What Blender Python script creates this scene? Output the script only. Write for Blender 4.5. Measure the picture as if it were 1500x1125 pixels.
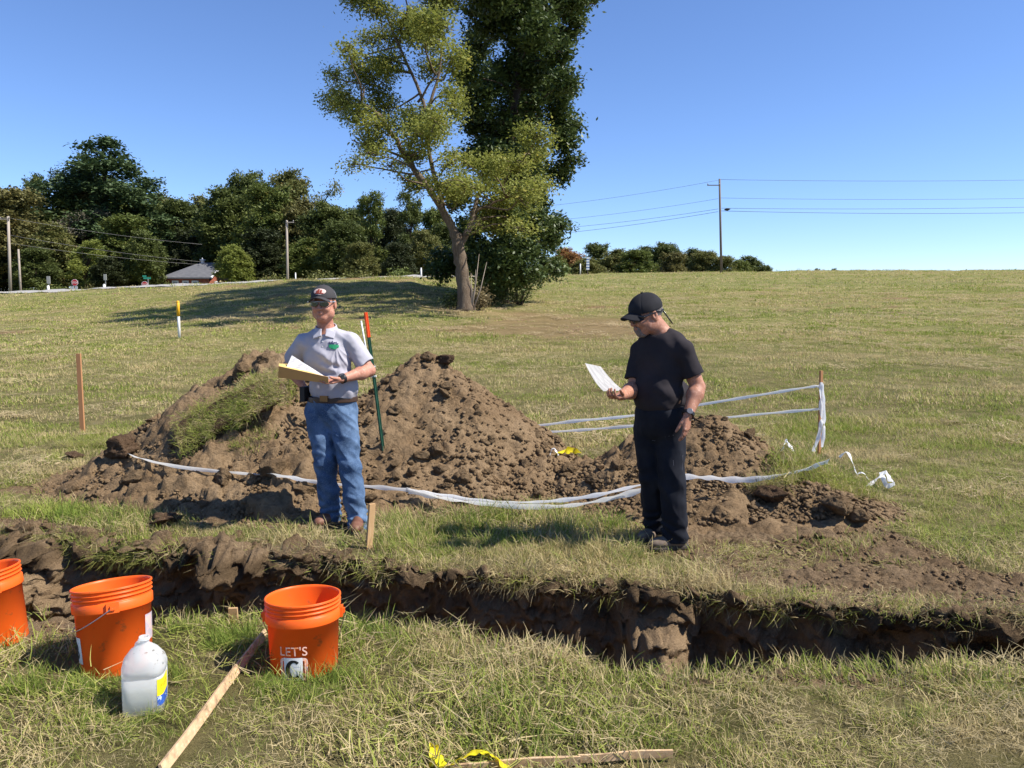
import bpy, math, random
import numpy as np
from mathutils import Vector, Matrix, Euler
rng = np.random.default_rng(7)
random.seed(7)
SC = bpy.context.scene
COL = SC.collection
for o in list(bpy.data.objects): bpy.data.objects.remove(o)
R_ = math.radians
# ------------------------------------------------------------ camera, sky, sun, exposure
CAM_Z = 1.72
PITCH = R_(6.2)
cd = bpy.data.cameras.new('camera'); cam = bpy.data.objects.new('camera', cd); COL.objects.link(cam)
cam.location = (0, 0, CAM_Z); cam.rotation_euler = (math.pi/2 - PITCH, 0, 0)
cd.sensor_fit = 'HORIZONTAL'; cd.sensor_width = 36; cd.lens = 27.05
cd.clip_start = 0.05; cd.clip_end = 6000
SC.camera = cam
SUN_EL, SUN_AZ = R_(50), R_(-12)          # azimuth measured from +X (right), negative = towards the camera
sdir = Vector((math.cos(SUN_EL)*math.cos(SUN_AZ), math.cos(SUN_EL)*math.sin(SUN_AZ), math.sin(SUN_EL)))
w = bpy.data.worlds.new('World'); SC.world = w; w.use_nodes = True
nt = w.node_tree; bg = nt.nodes['Background']
sky = nt.nodes.new('ShaderNodeTexSky'); sky.sky_type = 'NISHITA'; sky.sun_disc = False
sky.sun_elevation = SUN_EL; sky.sun_rotation = math.atan2(sdir.x, sdir.y)
sky.altitude = 0; sky.air_density = 0.8; sky.dust_density = 0.0; sky.ozone_density = 8
tint = nt.nodes.new('ShaderNodeMix'); tint.data_type = 'RGBA'; tint.blend_type = 'MULTIPLY'; tint.inputs[0].default_value = 1; tint.inputs[7].default_value = (1.04, .995, 1.05, 1)
nt.links.new(sky.outputs[0], tint.inputs[6]); nt.links.new(tint.outputs[2], bg.inputs[0]); bg.inputs[1].default_value = 0.108
sl = bpy.data.lights.new('sun', 'SUN'); so = bpy.data.objects.new('sun', sl); COL.objects.link(so)
sl.energy = 5.0; sl.angle = R_(0.53); sl.color = (1.0, 0.94, 0.85)
so.rotation_euler = sdir.to_track_quat('Z', 'Y').to_euler()
SC.view_settings.view_transform = 'Standard'; SC.view_settings.look = 'None'
SC.view_settings.exposure = 0.80; SC.view_settings.gamma = 1.0; SC.view_settings.use_curve_mapping = False
SC.render.engine = 'CYCLES'
SC.cycles.max_bounces = 6; SC.cycles.transparent_max_bounces = 8
SC.cycles.diffuse_bounces = 3; SC.cycles.glossy_bounces = 2; SC.cycles.transmission_bounces = 6

def P(px, py, d):
    """world point on the sight line of photo pixel (1500 x 1125) at depth y = d"""
    X = (px-750)/1127.0; Y = -(py-562.5)/1127.0
    dy = math.cos(PITCH)+Y*math.sin(PITCH); dz = -math.sin(PITCH)+Y*math.cos(PITCH)
    return np.array([X/dy*d, d, CAM_Z+dz/dy*d])
# ------------------------------------------------------------ noise
def _hash(i, j, k, s=0):
    h = (i.astype(np.int64)*374761393 + j.astype(np.int64)*668265263 + k.astype(np.int64)*2147483647 + s*1274126177) & 0xffffffff
    h = ((h ^ (h >> 13))*1274126177) & 0xffffffff
    h = ((h ^ (h >> 16))*2246822519) & 0xffffffff
    return ((h ^ (h >> 15)) & 0xffffff)/float(0xffffff)
def vnoise(p, s=0):
    f = np.floor(p); t = p-f; t = t*t*(3-2*t)
    i, j, k = f[..., 0].astype(np.int64), f[..., 1].astype(np.int64), f[..., 2].astype(np.int64)
    tx, ty, tz = t[..., 0], t[..., 1], t[..., 2]
    def c(a, b, d): return _hash(i+a, j+b, k+d, s)
    x00 = c(0,0,0)*(1-tx)+c(1,0,0)*tx; x10 = c(0,1,0)*(1-tx)+c(1,1,0)*tx
    x01 = c(0,0,1)*(1-tx)+c(1,0,1)*tx; x11 = c(0,1,1)*(1-tx)+c(1,1,1)*tx
    return ((x00*(1-ty)+x10*ty)*(1-tz)+(x01*(1-ty)+x11*ty)*tz)*2-1
def fbm(p, octv=4, s=0, gain=0.5):
    a = 1.0; r = 0; q = np.asarray(p, float)
    for o in range(octv):
        r = r+a*vnoise(q, s+o*17); a *= gain; q = q*2.03+11.7
    return r
def worley(p, s=0):
    """distance to the nearest jittered cell centre, and that cell's random number (2-D in x,y + z)"""
    f = np.floor(p).astype(np.int64); best = np.full(p.shape[:-1], 9.0); rid = np.zeros(p.shape[:-1])
    zr = (-1, 0, 1)
    for a in (-1, 0, 1):
        for b in (-1, 0, 1):
            for c in zr:
                i, j, k = f[..., 0]+a, f[..., 1]+b, f[..., 2]+c
                cx = i+_hash(i, j, k, s+1); cy = j+_hash(i, j, k, s+2); cz = k+_hash(i, j, k, s+3)
                d = np.sqrt((p[..., 0]-cx)**2+(p[..., 1]-cy)**2+(p[..., 2]-cz)**2)
                m = d < best; best = np.where(m, d, best); rid = np.where(m, _hash(i, j, k, s+4), rid)
    return best, rid
def sstep(a, b, x):
    t = np.clip((x-a)/(b-a), 0, 1); return t*t*(3-2*t)
def v3(x, y, z=0):
    x, y, z = np.broadcast_arrays(x, y, z); return np.stack([x, y, z], -1).astype(float)
# ------------------------------------------------------------ objects
def mesh(name, V, F, mat=None, smooth=True, attrs=None):
    me = bpy.data.meshes.new(name)
    V = np.asarray(V, np.float32).reshape(-1, 3)
    if isinstance(F, np.ndarray):
        n, k = F.shape
        me.vertices.add(len(V)); me.vertices.foreach_set('co', V.ravel())
        me.loops.add(n*k); me.loops.foreach_set('vertex_index', F.astype(np.int32).ravel())
        me.polygons.add(n); me.polygons.foreach_set('loop_start', np.arange(0, n*k, k, dtype=np.int32))
        me.update(calc_edges=True)
    else:
        me.from_pydata([tuple(v) for v in V.tolist()], [], F)
    if smooth is not None:
        me.polygons.foreach_set('use_smooth', np.full(len(me.polygons), bool(smooth)))
    if attrs:
        for k_, a in attrs.items():
            a = np.asarray(a, np.float32)
            if a.ndim == 1:
                at = me.attributes.new(k_, 'FLOAT', 'POINT'); at.data.foreach_set('value', a)
            else:
                at = me.attributes.new(k_, 'FLOAT_VECTOR', 'POINT'); at.data.foreach_set('vector', a.ravel())
    if mat: me.materials.append(mat)
    me.validate(); me.update()
    return me
def link(name, me, parent=None, loc=None, rot=None, scale=None):
    o = bpy.data.objects.new(name, me); COL.objects.link(o)
    if parent is not None: o.parent = parent
    if loc is not None: o.location = tuple(loc)
    if rot is not None: o.rotation_euler = rot
    if scale is not None: o.scale = scale if hasattr(scale, '__len__') else (scale,)*3
    return o
def tag(o, label=None, cat=None, group=None, kind=None):
    if label: o['label'] = label
    if cat: o['category'] = cat
    if group: o['group'] = group
    if kind: o['kind'] = kind
    return o
def empty(name, loc, label, cat, group=None, rz=0):
    o = bpy.data.objects.new(name, None); COL.objects.link(o); o.location = tuple(loc); o.rotation_euler = (0, 0, rz)
    o.empty_display_size = 0.1
    return tag(o, label, cat, group)
def wpart(name, V, F, mat, parent, smooth=True, attrs=None):
    """a part given in world coordinates under an Empty that has only a location"""
    V = np.asarray(V, float).reshape(-1, 3)-np.array(parent_loc(parent))
    return link(name, mesh(name, V, F, mat, smooth, attrs), parent)
def parent_loc(o):
    l = np.zeros(3)
    while o is not None:
        l += np.array(o.location); o = o.parent
    return l
class MB:
    """collects shapes into one mesh"""
    def __init__(s): s.V = []; s.F = []; s.n = 0
    def add(s, V, F):
        V = np.asarray(V, float).reshape(-1, 3); s.V.append(V)
        s.F += [tuple(int(i)+s.n for i in f) for f in F]; s.n += len(V); return s
    def box(s, c, size, R=None):
        x, y, z = np.array(size)/2.0
        V = np.array([[-x,-y,-z],[x,-y,-z],[x,y,-z],[-x,y,-z],[-x,-y,z],[x,-y,z],[x,y,z],[-x,y,z]])
        if R is not None: V = V@np.array(R).T
        return s.add(V+np.array(c), [(0,3,2,1),(4,5,6,7),(0,1,5,4),(1,2,6,5),(2,3,7,6),(3,0,4,7)])
    def tube(s, pts, rad, n=8, cap=True):
        pts = [np.array(p, float) for p in pts]; m = len(pts)
        if not hasattr(rad, '__len__'): rad = [rad]*m
        V = []; up = np.array([0.12, 0.2, 1.0]) 
        for i, p in enumerate(pts):
            t = pts[min(i+1, m-1)]-pts[max(i-1, 0)]; t /= np.linalg.norm(t)+1e-12
            if i == 0:
                a = np.cross(t, up); 
                if np.linalg.norm(a) < .1: a = np.cross(t, [1, 0, 0])
            else: a = a-t*np.dot(a, t)
            a /= np.linalg.norm(a)+1e-12; b = np.cross(t, a)
            for k in range(n):
                th = 2*math.pi*k/n; V.append(p+rad[i]*(math.cos(th)*a+math.sin(th)*b))
        F = []
        for i in range(m-1):
            for k in range(n):
                k2 = (k+1) % n; F.append((i*n+k, i*n+k2, (i+1)*n+k2, (i+1)*n+k))
        if cap: F.append(tuple(range(n))[::-1]); F.append(tuple((m-1)*n+k for k in range(n)))
        return s.add(V, F)
    def build(s, name, mat, parent=None, smooth=False, world=True):
        V = np.concatenate(s.V)
        if parent is not None and world: V = V-parent_loc(parent)
        return link(name, mesh(name, V, s.F, mat, smooth), parent)
def lathe(prof, n=64, ax=None):
    prof = np.array(prof); m = len(prof); th = np.arange(n)*2*math.pi/n
    V = np.stack([prof[:, 0][:, None]*np.cos(th), prof[:, 0][:, None]*np.sin(th), np.repeat(prof[:, 1][:, None], n, 1)], -1).reshape(-1, 3)
    F = []
    for i in range(m-1):
        for k in range(n):
            k2 = (k+1) % n; F.append((i*n+k, i*n+k2, (i+1)*n+k2, (i+1)*n+k))
    return V, F
# ------------------------------------------------------------ materials
MATS = {}
def mat(name, col, rough=0.8, spec=0.3, noise=None, bump=None, trans=0.0, attr=None, metallic=0.0, sheen=0.0, sss=0.0):
    """noise: list of (scale, colour2, lo, hi) layers mixed in order; bump: (scale, strength, distance)"""
    if name in MATS: return MATS[name]
    m = bpy.data.materials.new(name); m.use_nodes = True; t = m.node_tree; N = t.nodes; L = t.links
    b = N['Principled BSDF']; b.inputs['Roughness'].default_value = rough
    b.inputs['Specular IOR Level'].default_value = spec; b.inputs['Metallic'].default_value = metallic
    if sss: 
        b.inputs['Subsurface Weight'].default_value = sss; b.inputs['Subsurface Radius'].default_value = (1, .35, .2); b.inputs['Subsurface Scale'].default_value = .006
    if sheen: b.inputs['Sheen Weight'].default_value = sheen
    b.inputs['Base Color'].default_value = (*col, 1)
    cur = None
    tc = N.new('ShaderNodeTexCoord')
    for (sc, c2, lo, hi, *rest) in (noise or []):
        src = tc.outputs['Object']
        if rest and rest[0] is not None:
            mp = N.new('ShaderNodeMapping'); mp.inputs['Scale'].default_value = rest[0]; L.new(src, mp.inputs[0]); src = mp.outputs[0]
        nz = N.new('ShaderNodeTexNoise'); nz.inputs['Scale'].default_value = sc; nz.inputs['Detail'].default_value = 6; nz.inputs['Roughness'].default_value = .6
        L.new(src, nz.inputs['Vector'])
        mr = N.new('ShaderNodeMapRange'); mr.inputs[1].default_value = lo; mr.inputs[2].default_value = hi; L.new(nz.outputs[0], mr.inputs[0])
        mx = N.new('ShaderNodeMix'); mx.data_type = 'RGBA'; L.new(mr.outputs[0], mx.inputs[0])
        if cur is None: mx.inputs[6].default_value = (*col, 1)
        else: L.new(cur, mx.inputs[6])
        mx.inputs[7].default_value = (*c2, 1); cur = mx.outputs[2]
    if cur is not None: L.new(cur, b.inputs['Base Color'])
    if bump:
        bumps = bump if isinstance(bump, list) else [bump]; prev = None
        for (sc, st, di) in bumps:
            nz = N.new('ShaderNodeTexNoise'); nz.inputs['Scale'].default_value = sc; nz.inputs['Detail'].default_value = 7; nz.inputs['Roughness'].default_value = .65
            L.new(tc.outputs['Object'], nz.inputs['Vector'])
            bp = N.new('ShaderNodeBump'); bp.inputs['Strength'].default_value = st; bp.inputs['Distance'].default_value = di
            L.new(nz.outputs[0], bp.inputs['Height'])
            if prev is not None: L.new(prev, bp.inputs['Normal'])
            prev = bp.outputs[0]
        L.new(prev, b.inputs['Normal'])
    if trans:
        tr = N.new('ShaderNodeBsdfTranslucent'); ms = N.new('ShaderNodeMixShader'); ms.inputs[0].default_value = trans
        L.new(b.outputs[0], ms.inputs[1]); L.new(tr.outputs[0], ms.inputs[2]); L.new(ms.outputs[0], N['Material Output'].inputs[0])
        if cur is not None: L.new(cur, tr.inputs[0])
        else: tr.inputs[0].default_value = (*col, 1)
    MATS[name] = m
    return m
def foliage_mat(name, c1, c2, c3=None, trans=0.3, patch=0.5, rough=0.6, tint=None, spec=.25):
    """leaf colour varies leaf by leaf (attribute tone), from one specimen to the next and in patches through the crown"""
    m = bpy.data.materials.new(name); m.use_nodes = True; t = m.node_tree; N = t.nodes; L = t.links
    b = N['Principled BSDF']; b.inputs['Roughness'].default_value = rough; b.inputs['Specular IOR Level'].default_value = spec
    at = N.new('ShaderNodeAttribute'); at.attribute_name = 'tone'
    geo = N.new('ShaderNodeNewGeometry')
    nz = N.new('ShaderNodeTexNoise'); nz.inputs['Scale'].default_value = patch; nz.inputs['Detail'].default_value = 4
    L.new(geo.outputs['Position'], nz.inputs['Vector'])
    mr = N.new('ShaderNodeMapRange'); mr.inputs[1].default_value = .36; mr.inputs[2].default_value = .64; L.new(nz.outputs[0], mr.inputs[0])
    mx = N.new('ShaderNodeMix'); mx.data_type = 'RGBA'; mx.inputs[6].default_value = (*c1, 1); mx.inputs[7].default_value = (*c2, 1)
    ad = N.new('ShaderNodeMath'); ad.operation = 'MULTIPLY_ADD'; ad.inputs[1].default_value = .55; ad.use_clamp = True
    h = N.new('ShaderNodeMath'); h.operation = 'MULTIPLY'; h.inputs[1].default_value = .5; L.new(mr.outputs[0], h.inputs[0])
    L.new(at.outputs['Fac'], ad.inputs[0]); L.new(h.outputs[0], ad.inputs[2]); L.new(ad.outputs[0], mx.inputs[0])
    cur = mx.outputs[2]
    if c3:
        g = N.new('ShaderNodeMath'); g.operation = 'GREATER_THAN'; g.inputs[1].default_value = .86; L.new(at.outputs['Fac'], g.inputs[0])
        m2 = N.new('ShaderNodeMix'); m2.data_type = 'RGBA'; L.new(g.outputs[0], m2.inputs[0]); L.new(cur, m2.inputs[6]); m2.inputs[7].default_value = (*c3, 1); cur = m2.outputs[2]
    L.new(cur, b.inputs['Base Color'])
    tr = N.new('ShaderNodeBsdfTranslucent'); L.new(cur, tr.inputs[0])
    ms = N.new('ShaderNodeMixShader'); ms.inputs[0].default_value = trans
    L.new(b.outputs[0], ms.inputs[1]); L.new(tr.outputs[0], ms.inputs[2]); L.new(ms.outputs[0], N['Material Output'].inputs[0])
    return m
# ------------------------------------------------------------ terrain functions
_U  = np.array([-3, -.80, -.67, -.43, -.30, -.13, -.03, .10, .25, .67, 3])
_DR = np.array([80,   70,   65,   50,   44,   44,   58,  92,  95,  95, 100.])
_ZR = np.array([1.9, 2.05, 2.27, 2.575, 2.76, 3.02, 3.40, 4.8, 5.25, 5.37, 5.4])
_PW = np.array([1.25, 1.25, 1.3, 1.45, 1.55, 1.35, 1.15, 1.03, 1.0, 1.0, 1.0])
def base_g(x, y):
    x = np.asarray(x, float); y = np.asarray(y, float)
    u = x/np.maximum(y, 9.0)
    dr = np.interp(u, _U, _DR); zr = np.interp(u, _U, _ZR); pw = np.interp(u, _U, _PW)
    t = np.clip((y-9)/(dr-9), 0, None)
    z = zr*np.power(np.clip(t, 0, 1), pw)
    over = np.clip(y-dr, 0, None)
    z = z+np.minimum(over, 6)*.012-np.clip(over-7, 0, 70)*.028
    z = z+.21*(1-sstep(3.25, 4.4, y))
    return z
def G(x, y):
    z = base_g(x, y)
    am = np.interp(y, [2, 6, 14, 40, 100], [.02, .03, .05, .10, .12])
    z = z+am*fbm(v3(x/1.3, y/1.3, 3.1), 3)*.6+am*.9*vnoise(v3(np.asarray(x)/6., np.asarray(y)/6., 9.))
    return z
_FX = np.array([-9, -5.2, -4.3, -3.72, -2.8, -2.3, -1.86, -1.17, -.21, .4, .79, 1.34, 1.65, 1.93, 2.24, 2.48, 3.1, 4.2, 9])
_FY = np.array([5.2, 5.3, 5.5, 5.45, 5.22, 5.1, 4.96, 4.87, 4.75, 4.55, 4.46, 4.32, 4.13, 3.94, 3.80, 3.74, 3.66, 3.6, 3.6])
_NX = np.array([-9, -5, -4, -2.4, -1.3, -.72, -.15, .145, .33, .67, 1.24, 1.64, 2.04, 2.6, 4.2, 9])
_NY = np.array([4.2, 3.9, 3.8, 3.60, 3.50, 3.48, 3.33, 3.19, 3.02, 2.92, 3.02, 3.0, 3.0, 3.1, 3.2, 3.2])
def far_edge(x):
    return np.interp(x, _FX, _FY)+.05*fbm(v3(np.asarray(x)*2.2, 0, 5), 3)
def near_edge(x):
    return np.interp(x, _NX, _NY)+.045*fbm(v3(np.asarray(x)*2.6, 0, 8), 3)
def trench_depth(x):
    return .66*(1-sstep(2.7, 3.9, x))*sstep(-5.4, -4.6, x)
# mounds -------------------------------------------------------------
def _cone(x, y, cx, cy, h, s, rd=.12, ex=1., ey=1.):
    r = np.sqrt(((x-cx)/ex)**2+((y-cy)/ey)**2)
    return h-s*(np.sqrt(r*r+rd*rd)-rd)
def _smax(vals, k=.10):
    vals = [np.asarray(v) for v in vals]; r = vals[0]
    for v in vals[1:]:
        h = np.clip(.5+.5*(r-v)/k, 0, 1); r = v*(1-h)+r*h+k*h*(1-h)
    return r
MOUND = {
 'left': lambda x, y: _smax([_cone(x,y,-2.36,7.55,1.16,.76,.22,1.,.85), _cone(x,y,-2.05,7.6,1.02,.80,.15), _cone(x,y,-2.95,7.5,.86,.70,.15), _cone(x,y,-3.5,7.45,.42,.5,.1), _cone(x,y,-2.75,6.75,.40,.62,.12),
        _cone(x,y,-1.85,6.55,.46,.62,.14), _cone(x,y,-1.75,7.35,.62,.6,.14), _cone(x,y,-3.35,6.75,.22,.5,.1), _cone(x,y,-1.35,6.35,.25,.5,.1)]),
 'middle': lambda x, y: _smax([_cone(x,y,-.92,7.78,1.15,.92,.24), _cone(x,y,-.60,7.65,1.0,.86,.2), _cone(x,y,-.25,7.55,.72,.80,.2), _cone(x,y,-1.2,7.6,.92,.84,.2), _cone(x,y,-1.35,7.3,.62,.66,.12), _cone(x,y,-.35,7.1,.42,.5,.2), _cone(x,y,-1.0,6.9,.42,.55,.2), _cone(x,y,.05,7.5,.46,.62,.15)]),
 'right': lambda x, y: _smax([_cone(x,y,1.80,6.85,.66,.72,.12), _cone(x,y,1.25,6.95,.50,.62,.12), _cone(x,y,.75,7.0,.27,.5,.12), _cone(x,y,1.75,6.15,.24,.34,.15), _cone(x,y,2.35,6.6,.36,.52,.12), _cone(x,y,2.45,6.1,.24,.5,.12), _cone(x,y,1.2,6.35,.2,.35,.1)]),
}
def mound_h(x, y, which):
    m = MOUND[which](x, y)
    p = v3(x, y, 0)
    m = m+.055*fbm(p*2.6, 3, s=3)+.02*fbm(p*9, 2, s=5)
    return m
def mound_noise(x, y, m):
    p = v3(x, y, m)
    p = p+.035*np.stack([fbm(p*7, 2, s=131), fbm(p*7, 2, s=132), fbm(p*7, 2, s=133)], -1)
    d, r = worley(p*9.0, 2); d2, r2 = worley(p*22.0, 5)
    rough = np.clip(.7+.6*vnoise(v3(x*1.6, y*1.6, 4), 9), 0.5, 1)
    d3, r3 = worley(p*np.array([3.4, 3.4, 3.4]), 9); blk = .10*(r3-.45)*sstep(-1.2, -1.8, x)+.05*(r3-.5)*sstep(.6, 1.2, x)
    return blk+(.075*(.55-d)*(r > .4)+.032*(.5-d2)*(r2 > .2))*rough+(.030*(r-.5)+.012*(r2-.5))*rough
def mounds(x, y):
    return np.maximum.reduce([MOUND[k](x, y) for k in MOUND])
def surf(x, y):
    """height of whatever soil surface is on top (outside the trench)"""
    g = G(x, y); r = g
    for k in MOUND:
        m = mound_h(x, y, k); r = np.maximum(r, g+m-.03)
    return r
def dirt_mask(x, y):
    """0 turf .. 1 bare soil"""
    x = np.asarray(x, float); y = np.asarray(y, float)
    n = fbm(v3(x*1.7, y*1.7, 1.3), 4, s=21)
    F = far_edge(x); Nn = near_edge(x)
    d = sstep(-.07, .05, mounds(x, y)+.08*n)
    # worn ground right of the standing man
    lim = np.interp(x, [.6, 1.2, 2.7, 3.0, 3.5, 5], [4.6, 6.0, 5.75, 5.0, 4.75, 4.6])
    a = sstep(.10, -.15, y-lim+.12+.30*n)*np.maximum(sstep(1.05, 1.75, x+.35*n), .95*sstep(.55, 1.1, x+.2*n)*sstep(5.0, 5.3, y+.15*n))*(y > F)
    strip = np.exp(-((y-F-.17)/.13)**2)*sstep(2.0, 1.6, x)
    d = np.maximum(d, a*np.clip(1-.65*strip, 0, 1)*.92)
    # lumps of soil thrown along the far bank on the left
    wdt = np.interp(x, [-9, -4, -3, -2, -1.1, -.5, 3, 9], [.8, .8, .36, .32, .18, .02, .03, .03])
    d = np.maximum(d, sstep(1, .55, (y-F+.12*n)/np.maximum(wdt, .03))*(y > F-.01))
    # near bank, left of the buckets
    d = np.maximum(d, sstep(.50, .36, np.sqrt(((x+2.25)/1.25)**2+((y-3.52)/.85)**2)+.14*n)*(y < F))
    d = np.maximum(d, sstep(.5, .3, np.sqrt(((x-1.45)/.8)**2+((y-3.0)/.3)**2)+.2*n)*(y < F)*.8)
    d = np.maximum(d, sstep(.42, .28, np.sqrt(((x+4.25)/1.1)**2+((y-6.9)/.7)**2)+.22*n)*.85)
    d = np.maximum(d, (y < Nn+.3)*(y > Nn-.06-.03*n)*.7*(y < F))
    return np.clip(d, 0, 1)
def field_bare(x, y):
    n = fbm(v3(x*.35, y*.35, 1.3), 4, s=33)
    u = x/np.maximum(y, 1)
    spots = sstep(.62, .95, fbm(v3(x*.55, y*.9, 4.3), 4, s=37)+.35*vnoise(v3(x*2.2, y*2.6, 1), 38))*(y > 7.5)*sstep(70, 40, y)
    return np.clip(spots+sstep(1.15, .45, np.sqrt(((u-.045)/.13)**2+((y-25)/7.0)**2)+.6*n)*(y > 12)*.7, 0, 1)
# ------------------------------------------------------------ ground sheet
def build_ground():
    nc = 600
    s = np.linspace(-1, 1, nc); xn = 8.6*(.55*s+.45*s**3)
    Fe = far_edge(xn); Ne = near_edge(xn); dep = trench_depth(xn)
    rowsY = []; rowsZ = []; kind = []; tt = []
    def add(Y, Z, k, t): rowsY.append(Y); rowsZ.append(Z); kind.append(k); tt.append(t)
    for y in np.concatenate([-np.geomspace(60, 1, 12), np.linspace(-.5, 1.5, 14)]): add(np.full(nc, y), None, 0, 0)
    for t in np.linspace(0, 1, 80)[1:]: add(1.5+(Ne-1.5)*t, None, 0, t)
    gN = G(xn, Ne); gF = G(xn, Fe)
    for t in np.linspace(0, 1, 16)[1:]: add(Ne+.10*t, gN+(-dep-gN)*t, 1, t)
    for t in np.linspace(0, 1, 18)[1:-1]: add(Ne+.10+(Fe+.06-Ne-.10)*t, -dep+0*xn+.05*fbm(v3(xn*4, t*5, 0), 3), 2, t)
    D = .13*np.exp(-((xn-.86)/.17)**2)
    for t in np.linspace(0, 1, 62):
        h = t*(2-t)*.2+t*.8
        under = .07*np.exp(-((t-.45)/.30)**2)+.0*t                       # the wall is undercut below the turf
        prot = (.46*np.exp(-((xn-.84)/.20)**2)*np.exp(-((t-.42)/.36)**2)
              + .30*np.exp(-((xn+1.95)/.20)**2)*np.exp(-((t-.80)/.22)**2)
              + .26*np.exp(-((xn+1.62)/.13)**2)*np.exp(-((t-.40)/.22)**2)
              + .55*np.exp(-((xn+3.45)/.30)**2)*np.exp(-((t-.45)/.45)**2)
              + .16*np.exp(-((xn-.30)/.14)**2)*np.exp(-((t-.55)/.3)**2)
              + .15*np.exp(-((xn-1.45)/.16)**2)*np.exp(-((t-.75)/.2)**2))
        add(Fe+under-prot*(dep/.66)-.015*np.sin(t*9), -dep+(gF+dep)*h, 3, t)
    for t in np.linspace(0, 1, 250)[1:]: add(Fe+(11-Fe)*t**1.12, None, 4, t)
    for y in np.geomspace(11, 1800, 210)[1:]: add(np.full(nc, y), None, 5, 0)
    Y = np.stack(rowsY); K = np.array(kind)[:, None]+np.zeros_like(Y); T = np.array(tt)[:, None]+np.zeros_like(Y)
    wfan = 1+np.clip(Y-11, 0, None)*.30+np.clip(1.5-Y, 0, None)*.6
    X = xn[None]*wfan
    gz = G(X, Y); Z = gz.copy()
    for i, z in enumerate(rowsZ):
        if z is not None: Z[i] = z
    dm = dirt_mask(X, Y); dm = np.where((K >= 1) & (K <= 3), 1.0, dm)
    far = K == 5
    dm = np.where(far, 0, dm)
    Pn = np.stack([X, Y, Z], -1)
    # relief of the trench walls and soil, in three dimensions
    near = (K <= 4)
    dist = np.where(K == 4, Y-Fe[None], np.where(K == 0, Ne[None]-Y, 0))
    am = np.where((K >= 1) & (K <= 3), 1.0, np.exp(-np.clip(dist, 0, 9)/.05)*.8)
    am = am*np.clip(dep[None]/.4, 0, 1)
    am = am+.5*dm*(K != 5)
    q = Pn*np.array([1, 1, 1.0])
    n1 = np.stack([fbm(q*3.2, 2, s=51), fbm(q*3.2, 2, s=52), fbm(q*3.2, 2, s=53)], -1)
    n2 = np.stack([fbm(q*10, 3, s=61), fbm(q*10, 3, s=62), fbm(q*10, 3, s=63)], -1)
    wq = q+.05*n1+.02*n2
    d, r = worley(wq*8.0, 7); d2, r2 = worley(wq*20.0, 8)
    lump = (.07*(.55-d)*(r > .35)+.03*(.5-d2)*(r2 > .3))
    wall = (K == 3) | (K == 2) | (K == 1)
    w3 = np.where(wall, am, 0)[..., None]
    disp = w3*(n1*np.array([.03, .06, .02])+n2*np.array([.015, .034, .018])+fbm(q*17, 3, s=67)[..., None]*np.array([.004, .026, .012])+fbm(q*45, 2, s=69)[..., None]*np.array([0, .009, .006]))
    d3, r3 = worley(wq*np.array([4.2, 4.2, 5.5])+3, 31); lump2 = .13*(r3-.5)+.05*(.5-d3); crk = -.03*(.5-np.abs(n2[..., 0])); disp[..., 1] -= np.where(wall, am, 0)*(lump*.45+.030*(r-.5)+.018*(r2-.5)+lump2*.25+crk*.6+.03*np.exp(-((T-.93)/.06)**2)*(K == 3)*(1+1.2*n2[..., 0])-.03*np.exp(-((T-.70)/.12)**2)*(K == 3))
    disp[..., 2] += np.where(wall, .3*lump, am*(lump*.75+.02*n2[..., 2]))
    fade = 1.0+0*T
    disp *= fade[..., None]
    # loose lumps heaped on the far bank, left
    bank = np.exp(-((Y-Fe[None]-.16)/.13)**2)*sstep(-1.0, -1.5, X)*(K == 4)
    disp[..., 2] += bank*(.0+.05*fbm(q*6, 4, s=71)+.06*(r3-.5)+lump*1.0)
    n4 = fbm(q*30, 3, s=68); disp[..., 2] += dm*(K == 4)*(.022*(r2-.5)+.05*(r-.5)*(r > .3)+.012*n4+.02*lump)+np.where((K == 3) & (T > .85), .02*n4, 0)
    disp[..., 1] += np.where(K == 4, np.exp(-np.clip(dist, 0, 9)/.05), 0)*(-.03*(1+1.2*n2[..., 0])-.04*(r-.5)-.03*n4)
    hump = np.exp(-((X+1.98)/.20)**2-((Y-5.12)/.15)**2)*.06*(K >= 3)
    disp[..., 2] += hump*np.where(K == 3, T**3, 1)
    Pn = Pn+disp*(K != 5)[..., None]
    nr = len(rowsY); idx = np.arange(nr*nc).reshape(nr, nc)
    Fq = np.stack([idx[:-1, :-1], idx[:-1, 1:], idx[1:, 1:], idx[1:, :-1]], -1).reshape(-1, 4)
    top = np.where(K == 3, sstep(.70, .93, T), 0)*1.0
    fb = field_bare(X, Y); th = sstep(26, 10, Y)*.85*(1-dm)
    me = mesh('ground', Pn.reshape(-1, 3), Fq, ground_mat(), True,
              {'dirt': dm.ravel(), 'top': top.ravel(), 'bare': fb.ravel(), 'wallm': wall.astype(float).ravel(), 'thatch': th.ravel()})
    o = link('ground', me); tag(o, kind='structure')
    return o
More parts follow.
